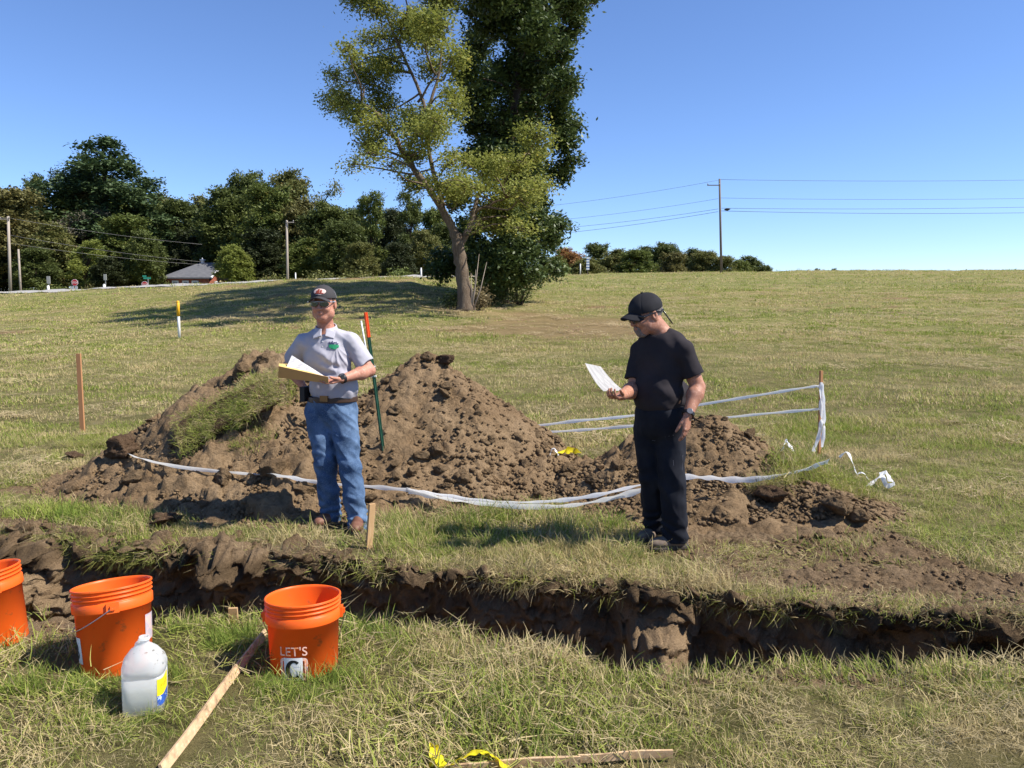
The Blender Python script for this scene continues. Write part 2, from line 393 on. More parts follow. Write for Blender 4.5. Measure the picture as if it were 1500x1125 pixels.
def ground_mat():
    m = bpy.data.materials.new('turf_and_soil'); m.use_nodes = True; t = m.node_tree; N = t.nodes; L = t.links
    b = N['Principled BSDF']; b.inputs['Roughness'].default_value = .95; b.inputs['Specular IOR Level'].default_value = .1
    geo = N.new('ShaderNodeNewGeometry'); pos = geo.outputs['Position']
    def noise(sc, det=6, scale=None, rough=.6):
        src = pos
        if scale:
            mp = N.new('ShaderNodeMapping'); mp.inputs['Scale'].default_value = scale; L.new(src, mp.inputs[0]); src = mp.outputs[0]
        n = N.new('ShaderNodeTexNoise'); n.inputs['Scale'].default_value = sc; n.inputs['Detail'].default_value = det; n.inputs['Roughness'].default_value = rough
        L.new(src, n.inputs['Vector']); return n.outputs[0]
    def rg(x, lo, hi):
        r = N.new('ShaderNodeMapRange'); r.inputs[1].default_value = lo; r.inputs[2].default_value = hi; L.new(x, r.inputs[0]); return r.outputs[0]
    def mix(f, a, c):
        x = N.new('ShaderNodeMix'); x.data_type = 'RGBA'
        for i, v in ((0, f), (6, a), (7, c)):
            if isinstance(v, tuple): x.inputs[i].default_value = (*v, 1)
            elif isinstance(v, float): x.inputs[i].default_value = v
            else: L.new(v, x.inputs[i])
        return x.outputs[2]
    def att(n):
        a = N.new('ShaderNodeAttribute'); a.attribute_name = n; return a.outputs['Fac']
    green = mix(rg(noise(1.1, 5), .38, .62), (.165, .175, .036), (.245, .230, .062))
    green = mix(rg(noise(14, 5), .35, .7), green, (.26, .23, .10))
    # mown field: pale drifts of cut grass in long streaks, bands of greener growth
    streak = mix(rg(noise(.55, 6, (.35, 1.3, 1), .7), .46, .66), green, (.33, .27, .13))
    streak = mix(rg(noise(.06, 4, (.5, 1.6, 1), .6), .45, .68), streak, (.13, .155, .035))
    fine = mix(rg(noise(5.0, 8, (.6, 1.0, 1), .8), .42, .66), streak, (.085, .10, .022))
    fine = mix(rg(noise(1.5, 9, (.35, 1.2, 1), .85), .52, .66), fine, (.40, .31, .16))
    fine = mix(rg(noise(.25, 5, (.6, 1.3, 1), .7), .54, .70), fine, (.30, .22, .115))
    soilspot = mix(rg(noise(1.3, 5, (.7, 1.2, 1), .7), .66, .72), fine, (.16, .11, .065))
    bare = mix(rg(noise(2.6, 7, (.5, 1.1, 1), .75), .35, .6), (.14, .085, .045), (.27, .18, .095))
    field = mix(att('bare'), soilspot, bare)
    field = mix(att('thatch'), field, mix(rg(noise(3.0, 6), .4, .65), (.115, .105, .038), (.240, .195, .095)))
    soil = mix(rg(noise(2.3, 6), .35, .68), (.200, .134, .075), (.285, .203, .122))
    soil = mix(rg(noise(34, 5), .45, .75), soil, (.10, .066, .038))
    wallc = mix(rg(noise(2.0, 5, (1, 1, 3)), .35, .65), (.255, .172, .098), (.34, .24, .142))
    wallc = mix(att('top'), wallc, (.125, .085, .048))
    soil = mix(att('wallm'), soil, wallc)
    d = rg(att('dirt'), .25, .6)
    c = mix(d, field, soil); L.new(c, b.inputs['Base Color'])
    n1 = noise(24, 9, None, .78); n2 = noise(110, 6)
    ad = N.new('ShaderNodeMath'); ad.operation = 'MULTIPLY_ADD'; ad.inputs[1].default_value = .35; L.new(n2, ad.inputs[0]); L.new(n1, ad.inputs[2])
    bp = N.new('ShaderNodeBump'); bp.inputs['Strength'].default_value = 1.0; bp.inputs['Distance'].default_value = .045; L.new(ad.outputs[0], bp.inputs['Height'])
    n3 = noise(2.5, 8, None, .75)
    bp2 = N.new('ShaderNodeBump'); bp2.inputs['Strength'].default_value = .7; bp2.inputs['Distance'].default_value = .10; L.new(n3, bp2.inputs['Height']); L.new(bp.outputs[0], bp2.inputs['Normal'])
    L.new(bp2.outputs[0], b.inputs['Normal'])
    return m
ground = build_ground()
# ------------------------------------------------------------ road along the ridge on the left
def build_road():
    us = np.concatenate([np.linspace(-1.6, -.80, 14), np.linspace(-.78, -.02, 80)])
    V = []; F = []
    for i, u in enumerate(us):
        dr = np.interp(u, _U, _DR)
        for k, off in enumerate((.3, 2.2, 4.2, 6.0)):
            y = dr+off; x = u*y; V.append((x, y, float(G(x, y))+(.03, .10, .15, .19)[k]))
    for i in range(len(us)-1):
        for k in range(3): F.append((i*4+k, (i+1)*4+k, (i+1)*4+k+1, i*4+k+1))
    o = link('road', mesh('road', V, F, mat('asphalt', (.36, .345, .32), .9, .2, [(3., (.29, .28, .26), .4, .7)], (60, .3, .01)), True))
    tag(o, kind='structure')
build_road()
# ------------------------------------------------------------ mounds of dug soil
def soil_mat(name, a, b_, c, bs=38):
    return mat(name, a, .97, .08, [(2.2, b_, .38, .66), (26, c, .50, .72), (70, tuple(v*1.25 for v in b_), .6, .75)], [(bs*.6, 1.0, .045), (110, .9, .012)])
SOIL = soil_mat('dug_soil', (.198, .131, .072), (.275, .193, .113), (.130, .086, .047))
SOIL_D = soil_mat('dark_topsoil', (.085, .053, .032), (.12, .078, .046), (.05, .032, .02))
def build_mound(which, x0, x1, y0, y1, label, step=.019):
    xs = np.arange(x0, x1, step); ys = np.arange(y0, y1, step); X, Y = np.meshgrid(xs, ys)
    m = mound_h(X, Y, which); g = G(X, Y)
    Z = g+m-.03+np.where(m > -.05, mound_noise(X, Y, m), 0)*sstep(-.05, .12, m)*1.15
    # sideways crumbling so that the slope is not a pure height field
    q = v3(X, Y, Z)
    X2 = X+.012*fbm(q*14, 2, s=81); Y2 = Y+.016*fbm(q*14, 2, s=82)
    idx = np.arange(X.size).reshape(X.shape)
    F = np.stack([idx[:-1, :-1], idx[:-1, 1:], idx[1:, 1:], idx[1:, :-1]], -1)
    keep = (m[:-1, :-1] > -.07)
    F = F[keep]
    used, inv = np.unique(F, return_inverse=True); F = inv.reshape(F.shape)
    V = np.stack([X2, Y2, Z], -1).reshape(-1, 3)[used]
    c = np.array([(x0+x1)/2, (y0+y1)/2, 0])
    o = link('dirt_mound', mesh('dirt_mound', V-c, F, SOIL, True), loc=c)
    tag(o, label, 'dirt mound', 'mounds of dug soil behind the trench')
build_mound('left', -4.6, -.9, 5.7, 9.0, 'left mound of dug brown soil, with an overturned sod slab on its slope')
build_mound('middle', -2.6, 1.2, 5.9, 9.4, 'tall middle mound of brown soil behind the man in jeans')
build_mound('right', .1, 3.4, 5.3, 8.0, 'low right mound of brown soil behind the man in black')
# ------------------------------------------------------------ clods of soil
def _ico(sub):
    import bmesh
    bm = bmesh.new(); bmesh.ops.create_icosphere(bm, subdivisions=sub, radius=1)
    V = np.array([v.co[:] for v in bm.verts]); F = np.array([[v.index for v in f.verts] for f in bm.faces]); bm.free(); return V, F
_I1, _I2, _I3, _I4 = _ico(1), _ico(2), _ico(3), _ico(4)
def clod_verts(base, seed, planes=9, noise=.10):
    r = np.random.default_rng(seed); V, F = base
    n = V/np.linalg.norm(V, axis=1, keepdims=True)
    rad = np.full(len(n), 1.05)
    for i in range(planes):
        k = r.normal(size=3); k /= np.linalg.norm(k); dk = r.uniform(.50, .85)
        dt = n@k; rad = np.where(dt > .05, np.minimum(rad, dk/np.maximum(dt, .05)), rad)
    rad = rad*(1+noise*fbm(n*2.2+seed, 3, s=seed % 50)+noise*.6*fbm(n*7+seed, 3, s=3))
    return n*rad[:, None]*np.array([1, r.uniform(.65, .95), r.uniform(.55, .8)]), F
def clod_mat(name, a, b_, c):
    return mat(name, a, .97, .08, [(1.1, b_, .38, .66), (6, c, .55, .75)], [(3, 1.0, .12), (11, .9, .04)])
SOIL_C = clod_mat('clod_soil', (.192, .128, .071), (.268, .190, .113), (.128, .084, .047)); SOIL_K = clod_mat('clod_topsoil', (.12, .075, .045), (.16, .105, .065), (.08, .05, .03))
CLODM = [mesh('dirt_clod', *clod_verts(_I4, 100+i, 12, .13), SOIL_C, True) for i in range(7)]
CLODS = [mesh('dirt_clod', *clod_verts(_I3, 200+i, 9, noise=.16), SOIL_C, True) for i in range(6)]
CLODD = [mesh('dirt_clod', *clod_verts(_I4, 300+i, 12, noise=.20), SOIL_K, True) for i in range(3)]
def put_clod(px, py, d, wpx, label, group=None, dark=False, flat=1., kind=None, stretch=1., sink=.25):
    p = P(px, py, d); r = wpx/1127.*d/2
    me = random.choice(CLODD if dark else CLODM)
    o = link('dirt_clod', me, loc=(p[0], p[1], float(surf(p[0], p[1]))+r*(.62*flat-sink)), rot=(random.uniform(-.3, .3), random.uniform(-.3, .3), random.uniform(0, 6.3)), scale=(r*stretch, r, r*flat))
    return tag(o, label, 'dirt clod', group)
def hit(px, py, y0=5.0, y1=9.0):
    """walk the sight line of a photo pixel until it meets the soil surface: gives the depth"""
    ds = np.arange(y0, y1, .02); p = P(px, py, 1.0); x = p[0]*ds; z = CAM_Z+(p[2]-CAM_Z)*ds
    s = surf(x, ds); b = np.nonzero(s >= z)[0]
    return float(ds[b[0]]) if len(b) else y1
def clod_at(px, py, wpx, label, **k):
    return put_clod(px, py, hit(px, py), wpx, label, **k)
clod_at(626, 529, 22, 'angular clod standing on the very peak of the middle mound', sink=.0)
clod_at(652, 537, 30, 'dark rounded clod hanging on the right shoulder of the middle mound top', dark=True, stretch=1.2, sink=.0)
clod_at(652, 572, 22, 'pointed clod high on the right side of the middle mound')
clod_at(640, 666, 32, 'largest angular clod low on the middle mound, right of the green post')
clod_at(616, 672, 32, 'wide flat clod touching the largest one on the middle mound', flat=.8)
clod_at(648, 692, 26, 'clod just below the two largest ones on the middle mound')
clod_at(603, 698, 24, 'blocky upright clod near the foot of the middle mound', flat=1.2)
clod_at(655, 716, 20, 'smooth oval clod just above the white tape on the middle mound')
clod_at(680, 738, 22, 'round clod under the white tape at the foot of the middle mound')
clod_at(697, 598, 13, 'small pointed clod on the right slope of the middle mound')
clod_at(701, 610, 16, 'flat clod half way up the right slope of the middle mound')
clod_at(720, 650, 22, 'dark low clod on the right flank of the middle mound')
clod_at(903, 692, 34, 'pale tan blocky clod between the mounds, left of the man in black', flat=1.1)
clod_at(868, 706, 24, 'flat pale stone-like clod beside the blocky one in the gap')
clod_at(1098, 640, 24, 'angular clod on the right slope of the right mound', flat=1.1)
clod_at(1062, 617, 16, 'dark clod on the crest of the right mound')
clod_at(1222, 756, 58, 'large square clod at the right end of the dug soil', flat=1.05, sink=.1)
clod_at(1258, 770, 38, 'clod leaning against the right side of the large square one', sink=.1)
clod_at(1200, 790, 26, 'round clod in front of the large square one')
clod_at(1130, 738, 62, 'wide dark sod clod with dry grass, right of the man in black', dark=True, flat=.9, sink=.1)
clod_at(110, 672, 44, 'dark sod clod in the grass left of the left mound', dark=True, flat=.6)
clod_at(178, 668, 70, 'dark sod lump where the white tape ends at the left mound', dark=True, flat=.7, sink=.1)
clod_at(200, 705, 46, 'broad clod at the left foot of the left mound', flat=.7)
clod_at(395, 695, 58, 'large rounded clod that takes the shadow of the man in jeans', flat=.9, sink=.3)
clod_at(440, 722, 50, 'broad crumbling clod beside the legs of the man in jeans', flat=.8, sink=.4)
clod_at(330, 705, 40, 'clod in the middle of the front slope of the left mound')
clod_at(356, 548, 34, 'clod on the upper left edge of the left mound')
clod_at(387, 535, 34, 'clod at the peak of the left mound', sink=.1)
clod_at(235, 770, 70, 'dark clod with its shadowed side to the trench, left far bank', dark=True, flat=.6, sink=.2, stretch=1.2)
clod_at(265, 640, 30, 'clod at the lower end of the grassy slab')
clod_at(830, 690, 24, 'clod in the hollow between middle and right mounds')
clod_at(880, 690, 20, 'dark clod left of the pale blocky one', dark=True)
# medium clods strewn over the slopes (10 px and a little more)
def strewn(which, n, x0, x1, y0, y1, lab, grp, rmin, rmax):
    k = 0; t = 0
    while k < n and t < 9000:
        t += 1
        x = random.uniform(x0, x1); y = random.uniform(y0, y1); m = float(MOUND[which](np.array(x), np.array(y)))
        low = math.exp(-max(m, 0)/.35)
        if m < .0 or random.random() > .15+.85*low: continue
        r = rmin+(rmax-rmin)*random.random()**2.2
        z = float(surf(x, y))
        o = link('dirt_clod', random.choice(CLODS), loc=(x, y, z+r*.25), rot=(random.uniform(-.6, .6), random.uniform(-.6, .6), random.uniform(0, 6.3)), scale=(r, r*random.uniform(.8, 1.2), r*random.uniform(.7, 1.1)))
        ht = 'near the foot' if m < .22 else 'half way up' if m < .6 else 'near the top'; mid = (x0+x1)/2; sd = 'left side' if x < mid-.35 else 'right side' if x > mid+.35 else 'front'
        sz = 'large' if r > rmin+.45*(rmax-rmin) else 'small'
        tag(o, '%s brown clod %s of the %s mound, on its %s' % (sz, ht, which, sd), 'dirt clod', grp); k += 1
strewn('middle', 95, -1.9, .8, 6.1, 7.7, 'fist-sized brown clod on the slope of the middle mound', 'loose clods on the middle mound', .028, .085)
strewn('left', 60, -4.0, -1.2, 5.9, 7.6, 'fist-sized brown clod on the slope of the left mound', 'loose clods on the left mound', .03, .07)
strewn('right', 60, .5, 2.9, 5.7, 6.9, 'fist-sized brown clod on the slope of the right mound', 'loose clods on the right mound', .025, .055)
def edge_clods(n, x0, x1, off0, off1, rmin, rmax, lab, grp, bias=0.0):
    for i in range(n):
        x = random.uniform(x0, x1); o_ = random.uniform(off0, off1); y = float(far_edge(np.array(x)))+o_
        r = rmin+(rmax-rmin)*random.random()**2; z = float(G(np.array(x), np.array(y)))+(.015 if x < -1.2 and o_ < .3 else 0)
        o = link('dirt_clod', random.choice(CLODS), loc=(x, y, z+r*.1+bias), rot=(random.uniform(-.6, .6), random.uniform(-.6, .6), random.uniform(0, 6.3)), scale=(r*1.1, r, r*.8))
        pos = ['at the far left', 'behind the left bucket', 'behind the tilted bucket', 'behind the gap between buckets', 'behind the C bucket', 'below the man in jeans', 'between the two men', 'below the man in black', 'right of the man in black'][int(np.searchsorted([-3.4, -2.9, -2.3, -1.8, -1.25, -.6, .6, 1.3], x))]
        tag(o, lab+', '+pos, 'dirt clod', grp)
edge_clods(70, -4.2, -1.1, -.05, .33, .03, .095, 'brown clod heaped on the far trench bank', 'clods heaped on the left part of the far bank')
edge_clods(30, -1.1, 2.2, -.05, .04, .018, .045, 'small clod at the turf lip of the trench', 'clods at the turf lip of the trench')
# crumbs: nobody could count them
def crumbs(name, n, sampler, rmin, rmax, matl, lab, power=3.0):
    V0 = [clod_verts(_I1, 400+i, planes=5, noise=.2)[0] for i in range(8)]; F0 = _I1[1]
    xy = sampler(n); n = len(xy); r = rmin+(rmax-rmin)*rng.random(n)**power
    z = surf(xy[:, 0], xy[:, 1])
    C = np.stack([xy[:, 0], xy[:, 1], z+r*.2], -1)
    th = rng.uniform(0, 6.28, n); vs = np.array(V0)[rng.integers(0, 8, n)]
    c, s = np.cos(th)[:, None], np.sin(th)[:, None]
    X = (vs[..., 0]*c-vs[..., 1]*s); Y = (vs[..., 0]*s+vs[..., 1]*c)
    V = np.stack([X, Y, vs[..., 2]], -1)*r[:, None, None]+C[:, None]
    F = (F0[None]+np.arange(n)[:, None, None]*V0[0].shape[0]).reshape(-1, 3)
    o = link(name, mesh(name, V.reshape(-1, 3), F, matl, True)); tag(o, lab, kind='stuff'); return o
def samp_mound(n):
    out = []
    while sum(map(len, out)) < n:
        x = rng.uniform(-4.6, 3.2, n*3); y = rng.uniform(5.6, 8.4, n*3); m = mounds(x, y)
        keep = (m > -.06) & (rng.random(n*3) < .25+.75*np.exp(-np.clip(m, 0, 9)/.3))
        cl = vnoise(v3(x*1.8, y*1.8, 2), 77) > rng.uniform(-1, .6, n*3)
        out.append(np.stack([x, y], -1)[keep & cl])
    return np.concatenate(out)[:n]
crumbs('soil_crumbs', 22000, samp_mound, .006, .034, SOIL, 'crumbs of brown soil strewn over the mounds')
def samp_dirt(n):
    x = rng.uniform(-4.5, 4.2, n*8); y = rng.uniform(2.9, 6.4, n*8); F = far_edge(x); Nn = near_edge(x)
    ok = ((y > F+.02) | (y < Nn-.02)) & (dirt_mask(x, y) > .55) & (mounds(x, y) < 0)
    ok &= vnoise(v3(x*2.5, y*2.5, 2), 78) > rng.uniform(-1, .8, n*8)
    return np.stack([x, y], -1)[ok][:n]
crumbs('loose_soil_crumbs', 6500, samp_dirt, .005, .026, SOIL, 'crumbs of soil on the worn ground and along the trench')
# ------------------------------------------------------------ grass
def blades(n, R, h0, h1, w, lean, curl, seed, flat=0.0, up0=0.0, seg=3):
    """a tuft of n bent blades inside radius R; returns verts, quads, tone per vertex"""
    r = np.random.default_rng(seed)
    a = r.uniform(0, 6.283, n); rr = R*np.sqrt(r.random(n)); x0 = rr*np.cos(a); y0 = rr*np.sin(a)
    H = r.uniform(h0, h1, n); th = r.uniform(0, 6.283, n); ln = np.abs(r.normal(lean, .28, n)); W = w*r.uniform(.6, 1.3, n)
    tone = r.random(n); V = []; T = []
    for i in range(n):
        dx, dy = math.cos(th[i]), math.sin(th[i]); sx, sy = -dy, dx
        tw = r.uniform(-.8, .8)
        ang = ln[i]; p = np.array([x0[i], y0[i], -.01 if not flat else r.uniform(.0, .025)]); L_ = H[i]/seg
        if flat: ang = math.pi/2-r.uniform(-.12, .30)
        for k in range(seg+1):
            ww = W[i]*(1-.22*k) if k < seg else W[i]*.12
            c, s = math.cos(tw), math.sin(tw)
            ox, oy, oz = sx*c, sy*c, s*.6
            V.append(p+np.array([ox, oy, oz])*ww/2); V.append(p-np.array([ox, oy, oz])*ww/2); T += [tone[i]]*2
            p = p+L_*np.array([dx*math.sin(ang), dy*math.sin(ang), math.cos(ang)])
            if not flat: ang += curl*r.uniform(.4, 1.6)
            else: ang += r.uniform(-.15, .15); th2 = r.uniform(-.2, .2); dx, dy = dx*math.cos(th2)-dy*math.sin(th2), dx*math.sin(th2)+dy*math.cos(th2)
    m = 2*(seg+1); F = []
    for i in range(n):
        for k in range(seg):
            b = i*m+2*k; F.append((b, b+1, b+3, b+2))
    return np.array(V), np.array(F), np.array(T)
def blade_mat(name, g1, g2, dry, bias, trans=.35):
    """bias: how much of the sward is dry; varies over the ground in patches"""
    m = bpy.data.materials.new(name); m.use_nodes = True; t = m.node_tree; N = t.nodes; L = t.links
    b = N['Principled BSDF']; b.inputs['Roughness'].default_value = .65; b.inputs['Specular IOR Level'].default_value = .12
    at = N.new('ShaderNodeAttribute'); at.attribute_name = 'tone'; geo = N.new('ShaderNodeNewGeometry'); oi = N.new('ShaderNodeObjectInfo')
    def nz(sc, lo, hi, scale=None):
        src = geo.outputs['Position']
        if scale:
            mp = N.new('ShaderNodeMapping'); mp.inputs['Scale'].default_value = scale; L.new(src, mp.inputs[0]); src = mp.outputs[0]
        n = N.new('ShaderNodeTexNoise'); n.inputs['Scale'].default_value = sc; n.inputs['Detail'].default_value = 4
        L.new(src, n.inputs['Vector']); r = N.new('ShaderNodeMapRange'); r.inputs[1].default_value = lo; r.inputs[2].default_value = hi; L.new(n.outputs[0], r.inputs[0]); return r.outputs[0]
    def math_(op, a, b_, clamp=False):
        x = N.new('ShaderNodeMath'); x.operation = op; x.use_clamp = clamp
        for i, v in enumerate((a, b_)):
            if isinstance(v, (int, float)): x.inputs[i].default_value = v
            else: L.new(v, x.inputs[i])
        return x.outputs[0]
    def mix(f, a, c):
        x = N.new('ShaderNodeMix'); x.data_type = 'RGBA'
        for i, v in ((0, f), (6, a), (7, c)):
            if isinstance(v, tuple): x.inputs[i].default_value = (*v, 1)
            else: L.new(v, x.inputs[i])
        return x.outputs[2]
    green = mix(nz(1.3, .35, .65), g1, g2)
    green = mix(math_('MULTIPLY', at.outputs['Fac'], .6), green, tuple(v*1.5 for v in g2))
    patch = nz(1.3, .38, .62, (.7, 1.2, 1)); patch2 = nz(.26, .42, .60, (.5, 1.3, 1)); 
    amt = math_('MULTIPLY_ADD', patch, .62); amt.node.inputs[2].default_value = bias-.22
    amt = math_('ADD', amt, math_('MULTIPLY', patch2, .52)); amt = math_('ADD', amt, math_('MULTIPLY', oi.outputs['Random'], .18))
    f = math_('GREATER_THAN', amt, at.outputs['Fac'])
    dryc = mix(oi.outputs['Random'], dry, tuple(v*.72 for v in dry))
    c = mix(f, green, dryc)
    L.new(c, b.inputs['Base Color']); tr = N.new('ShaderNodeBsdfTranslucent'); L.new(c, tr.inputs[0])
    ms = N.new('ShaderNodeMixShader'); ms.inputs[0].default_value = trans
    L.new(b.outputs[0], ms.inputs[1]); L.new(tr.outputs[0], ms.inputs[2]); L.new(ms.outputs[0], N['Material Output'].inputs[0])
    return m
GB = blade_mat('grass_blade', (.135, .185, .030), (.235, .270, .055), (.58, .47, .24), .13)
GL = blade_mat('lush_blade', (.090, .150, .024), (.19, .245, .048), (.50, .42, .19), -.08)
GS = blade_mat('straw_blade', (.18, .22, .05), (.30, .30, .08), (.55, .45, .25), .28)
def tuft_coll(name, specs, m):
    c = bpy.data.collections.new(name)
    for i, sp in enumerate(specs):
        V, F, T = blades(*sp[0], **sp[1]); o = bpy.data.objects.new(name+'_tuft', mesh(name+'_tuft', V, F, m, True, {'tone': T})); c.objects.link(o)
    return c
C_SHORT = tuft_coll('short_grass', [((46, .11, .03, .10, .0046, .50, .30, 10+i), {}) for i in range(6)], GB)
C_MID = tuft_coll('field_grass', [((40, .20, .035, .085, .0085, .60, .25, 30+i), dict(seg=2)) for i in range(5)], GB)
C_FAR = tuft_coll('far_grass', [((40, .40, .04, .10, .022, .65, .25, 50+i), dict(seg=2)) for i in range(5)], GB)
C_TALL = tuft_coll('tall_grass', [((34, .07, .10, .21, .0058, .35, .26, 70+i), {}) for i in range(5)], GL)
GD = blade_mat('drift_blade', (.30, .25, .12), (.36, .29, .15), (.56, .45, .27), .75)
C_DRIFT = tuft_coll('drift_grass', [((46, .30, .06, .16, .011, 1.2, .1, 130+i), dict(flat=1.0, seg=2)) for i in range(4)], GD)
C_STRAW = tuft_coll('cut_grass', [((40, .12, .03, .10, .0032, 1.2, .1, 90+i), dict(flat=1.0)) for i in range(5)], GS)
C_ROOT = tuft_coll('dry_roots', [((20, .05, .05, .15, .0028, .5, .35, 110+i), {}) for i in range(4)], GS)
def scatter(name, pts, rots, scales, coll, label, kind='stuff', parent=None):
    n = len(pts)
    if parent is not None: pts = np.asarray(pts)-parent_loc(parent)
    me = bpy.data.meshes.new(name); me.vertices.add(n); me.vertices.foreach_set('co', np.asarray(pts, np.float32).ravel())
    a = me.attributes.new('rot', 'FLOAT_VECTOR', 'POINT'); a.data.foreach_set('vector', np.asarray(rots, np.float32).ravel())
    a = me.attributes.new('siz', 'FLOAT', 'POINT'); a.data.foreach_set('value', np.asarray(scales, np.float32).ravel())
    a = me.attributes.new('idx', 'INT', 'POINT'); a.data.foreach_set('value', rng.integers(0, len(coll.objects), n).astype(np.int32))
    o = link(name, me, parent)
    ng = bpy.data.node_groups.new(name, 'GeometryNodeTree')
    ng.interface.new_socket('Geometry', in_out='INPUT', socket_type='NodeSocketGeometry'); ng.interface.new_socket('Geometry', in_out='OUTPUT', socket_type='NodeSocketGeometry')
    N = ng.nodes; L = ng.links; gi = N.new('NodeGroupInput'); go = N.new('NodeGroupOutput')
    ci = N.new('GeometryNodeCollectionInfo'); ci.inputs['Collection'].default_value = coll; ci.inputs['Separate Children'].default_value = True; ci.inputs['Reset Children'].default_value = True
    ip = N.new('GeometryNodeInstanceOnPoints'); ip.inputs['Pick Instance'].default_value = True
    def na(nm, ty):
        x = N.new('GeometryNodeInputNamedAttribute'); x.data_type = ty; x.inputs['Name'].default_value = nm; return x.outputs['Attribute']
    L.new(gi.outputs[0], ip.inputs['Points']); L.new(ci.outputs[0], ip.inputs['Instance'])
    L.new(na('idx', 'INT'), ip.inputs['Instance Index']); L.new(na('rot', 'FLOAT_VECTOR'), ip.inputs['Rotation']); L.new(na('siz', 'FLOAT'), ip.inputs['Scale'])
    L.new(ip.outputs[0], go.inputs[0])
    md = o.modifiers.new('scatter', 'NODES'); md.node_group = ng
    return tag(o, label, kind=kind)
def rand_rot(n, tilt=.12):
    return np.stack([rng.normal(0, tilt, n), rng.normal(0, tilt, n), rng.uniform(0, 6.283, n)], -1)
CLEAR = []       # (x, y, r) circles kept free of grass: things that stand on the ground
def turf_points(n, y0, y1, xw, thresh=True):
    y = np.sqrt(rng.uniform(y0*y0, y1*y1, n)); x = rng.uniform(-1, 1, n)*(xw[0]+xw[1]*y)
    return x, y
def ok_turf(x, y, lim=.5):
    F = far_edge(x); Nn = near_edge(x)
    ok = ((y > F-.02) | (y < Nn+.02)) & (mounds(x, y) < -.02)
    ok &= dirt_mask(x, y) < rng.uniform(lim-.35, lim+.25, len(x))
    for (cx, cy, r) in CLEAR: ok &= (x-cx)**2+(y-cy)**2 > r*r
    return ok
# ------------------------------------------------------------ figures: distance fields turned into one skin
def nrm(v): v = np.asarray(v, float); return v/(np.linalg.norm(v)+1e-12)
def smin(a, b, k):
    if k <= 0: return np.minimum(a, b)
    h = np.clip(.5+.5*(b-a)/k, 0, 1); return b*(1-h)+a*h-k*h*(1-h)
def s_cone(p, a, b, ra, rb):
    a = np.asarray(a, float); b = np.asarray(b, float); ab = b-a; t = np.clip(((p-a)@ab)/(ab@ab+1e-12), 0, 1)
    return np.linalg.norm(p-(a+t[:, None]*ab), axis=1)-(ra+(rb-ra)*t)
def s_ell(p, c, R, r):
    q = (p-np.asarray(c))@R if R is not None else p-np.asarray(c)
    r = np.asarray(r, float); k0 = np.linalg.norm(q/r, axis=1); k1 = np.linalg.norm(q/(r*r), axis=1)
    return k0*(k0-1)/(k1+1e-9)
def s_box(p, c, R, h, rd=.0):
    q = np.abs((p-np.asarray(c))@R if R is not None else p-np.asarray(c))-(np.asarray(h)-rd)
    return np.linalg.norm(np.maximum(q, 0), axis=1)+np.minimum(q.max(1), 0)-rd
def s_oval(p, a, b, R, ra, rb):
    """tapered limb with an elliptical section: ra, rb = (radius along R[:,0], radius along R[:,1])"""
    a = np.asarray(a, float); b = np.asarray(b, float); ab = b-a; L = np.linalg.norm(ab); t = np.clip(((p-a)@ab)/(L*L), 0, 1)
    q = (p-(a+t[:, None]*ab)); x = q@R[:, 0]; y = q@R[:, 1]; z = q@R[:, 2]
    rx = ra[0]+(rb[0]-ra[0])*t; ry = ra[1]+(rb[1]-ra[1])*t; m = np.minimum(rx, ry)
    k = np.sqrt((x/rx)**2+(y/ry)**2+(z/m)**2)
    return (k-1)*m
def frame(f, up=(0, 0, 1)):
    """columns: side, forward, up"""
    f = nrm(f); s = nrm(np.cross(f, up)); u = np.cross(s, f); return np.stack([s, f, u], 1)
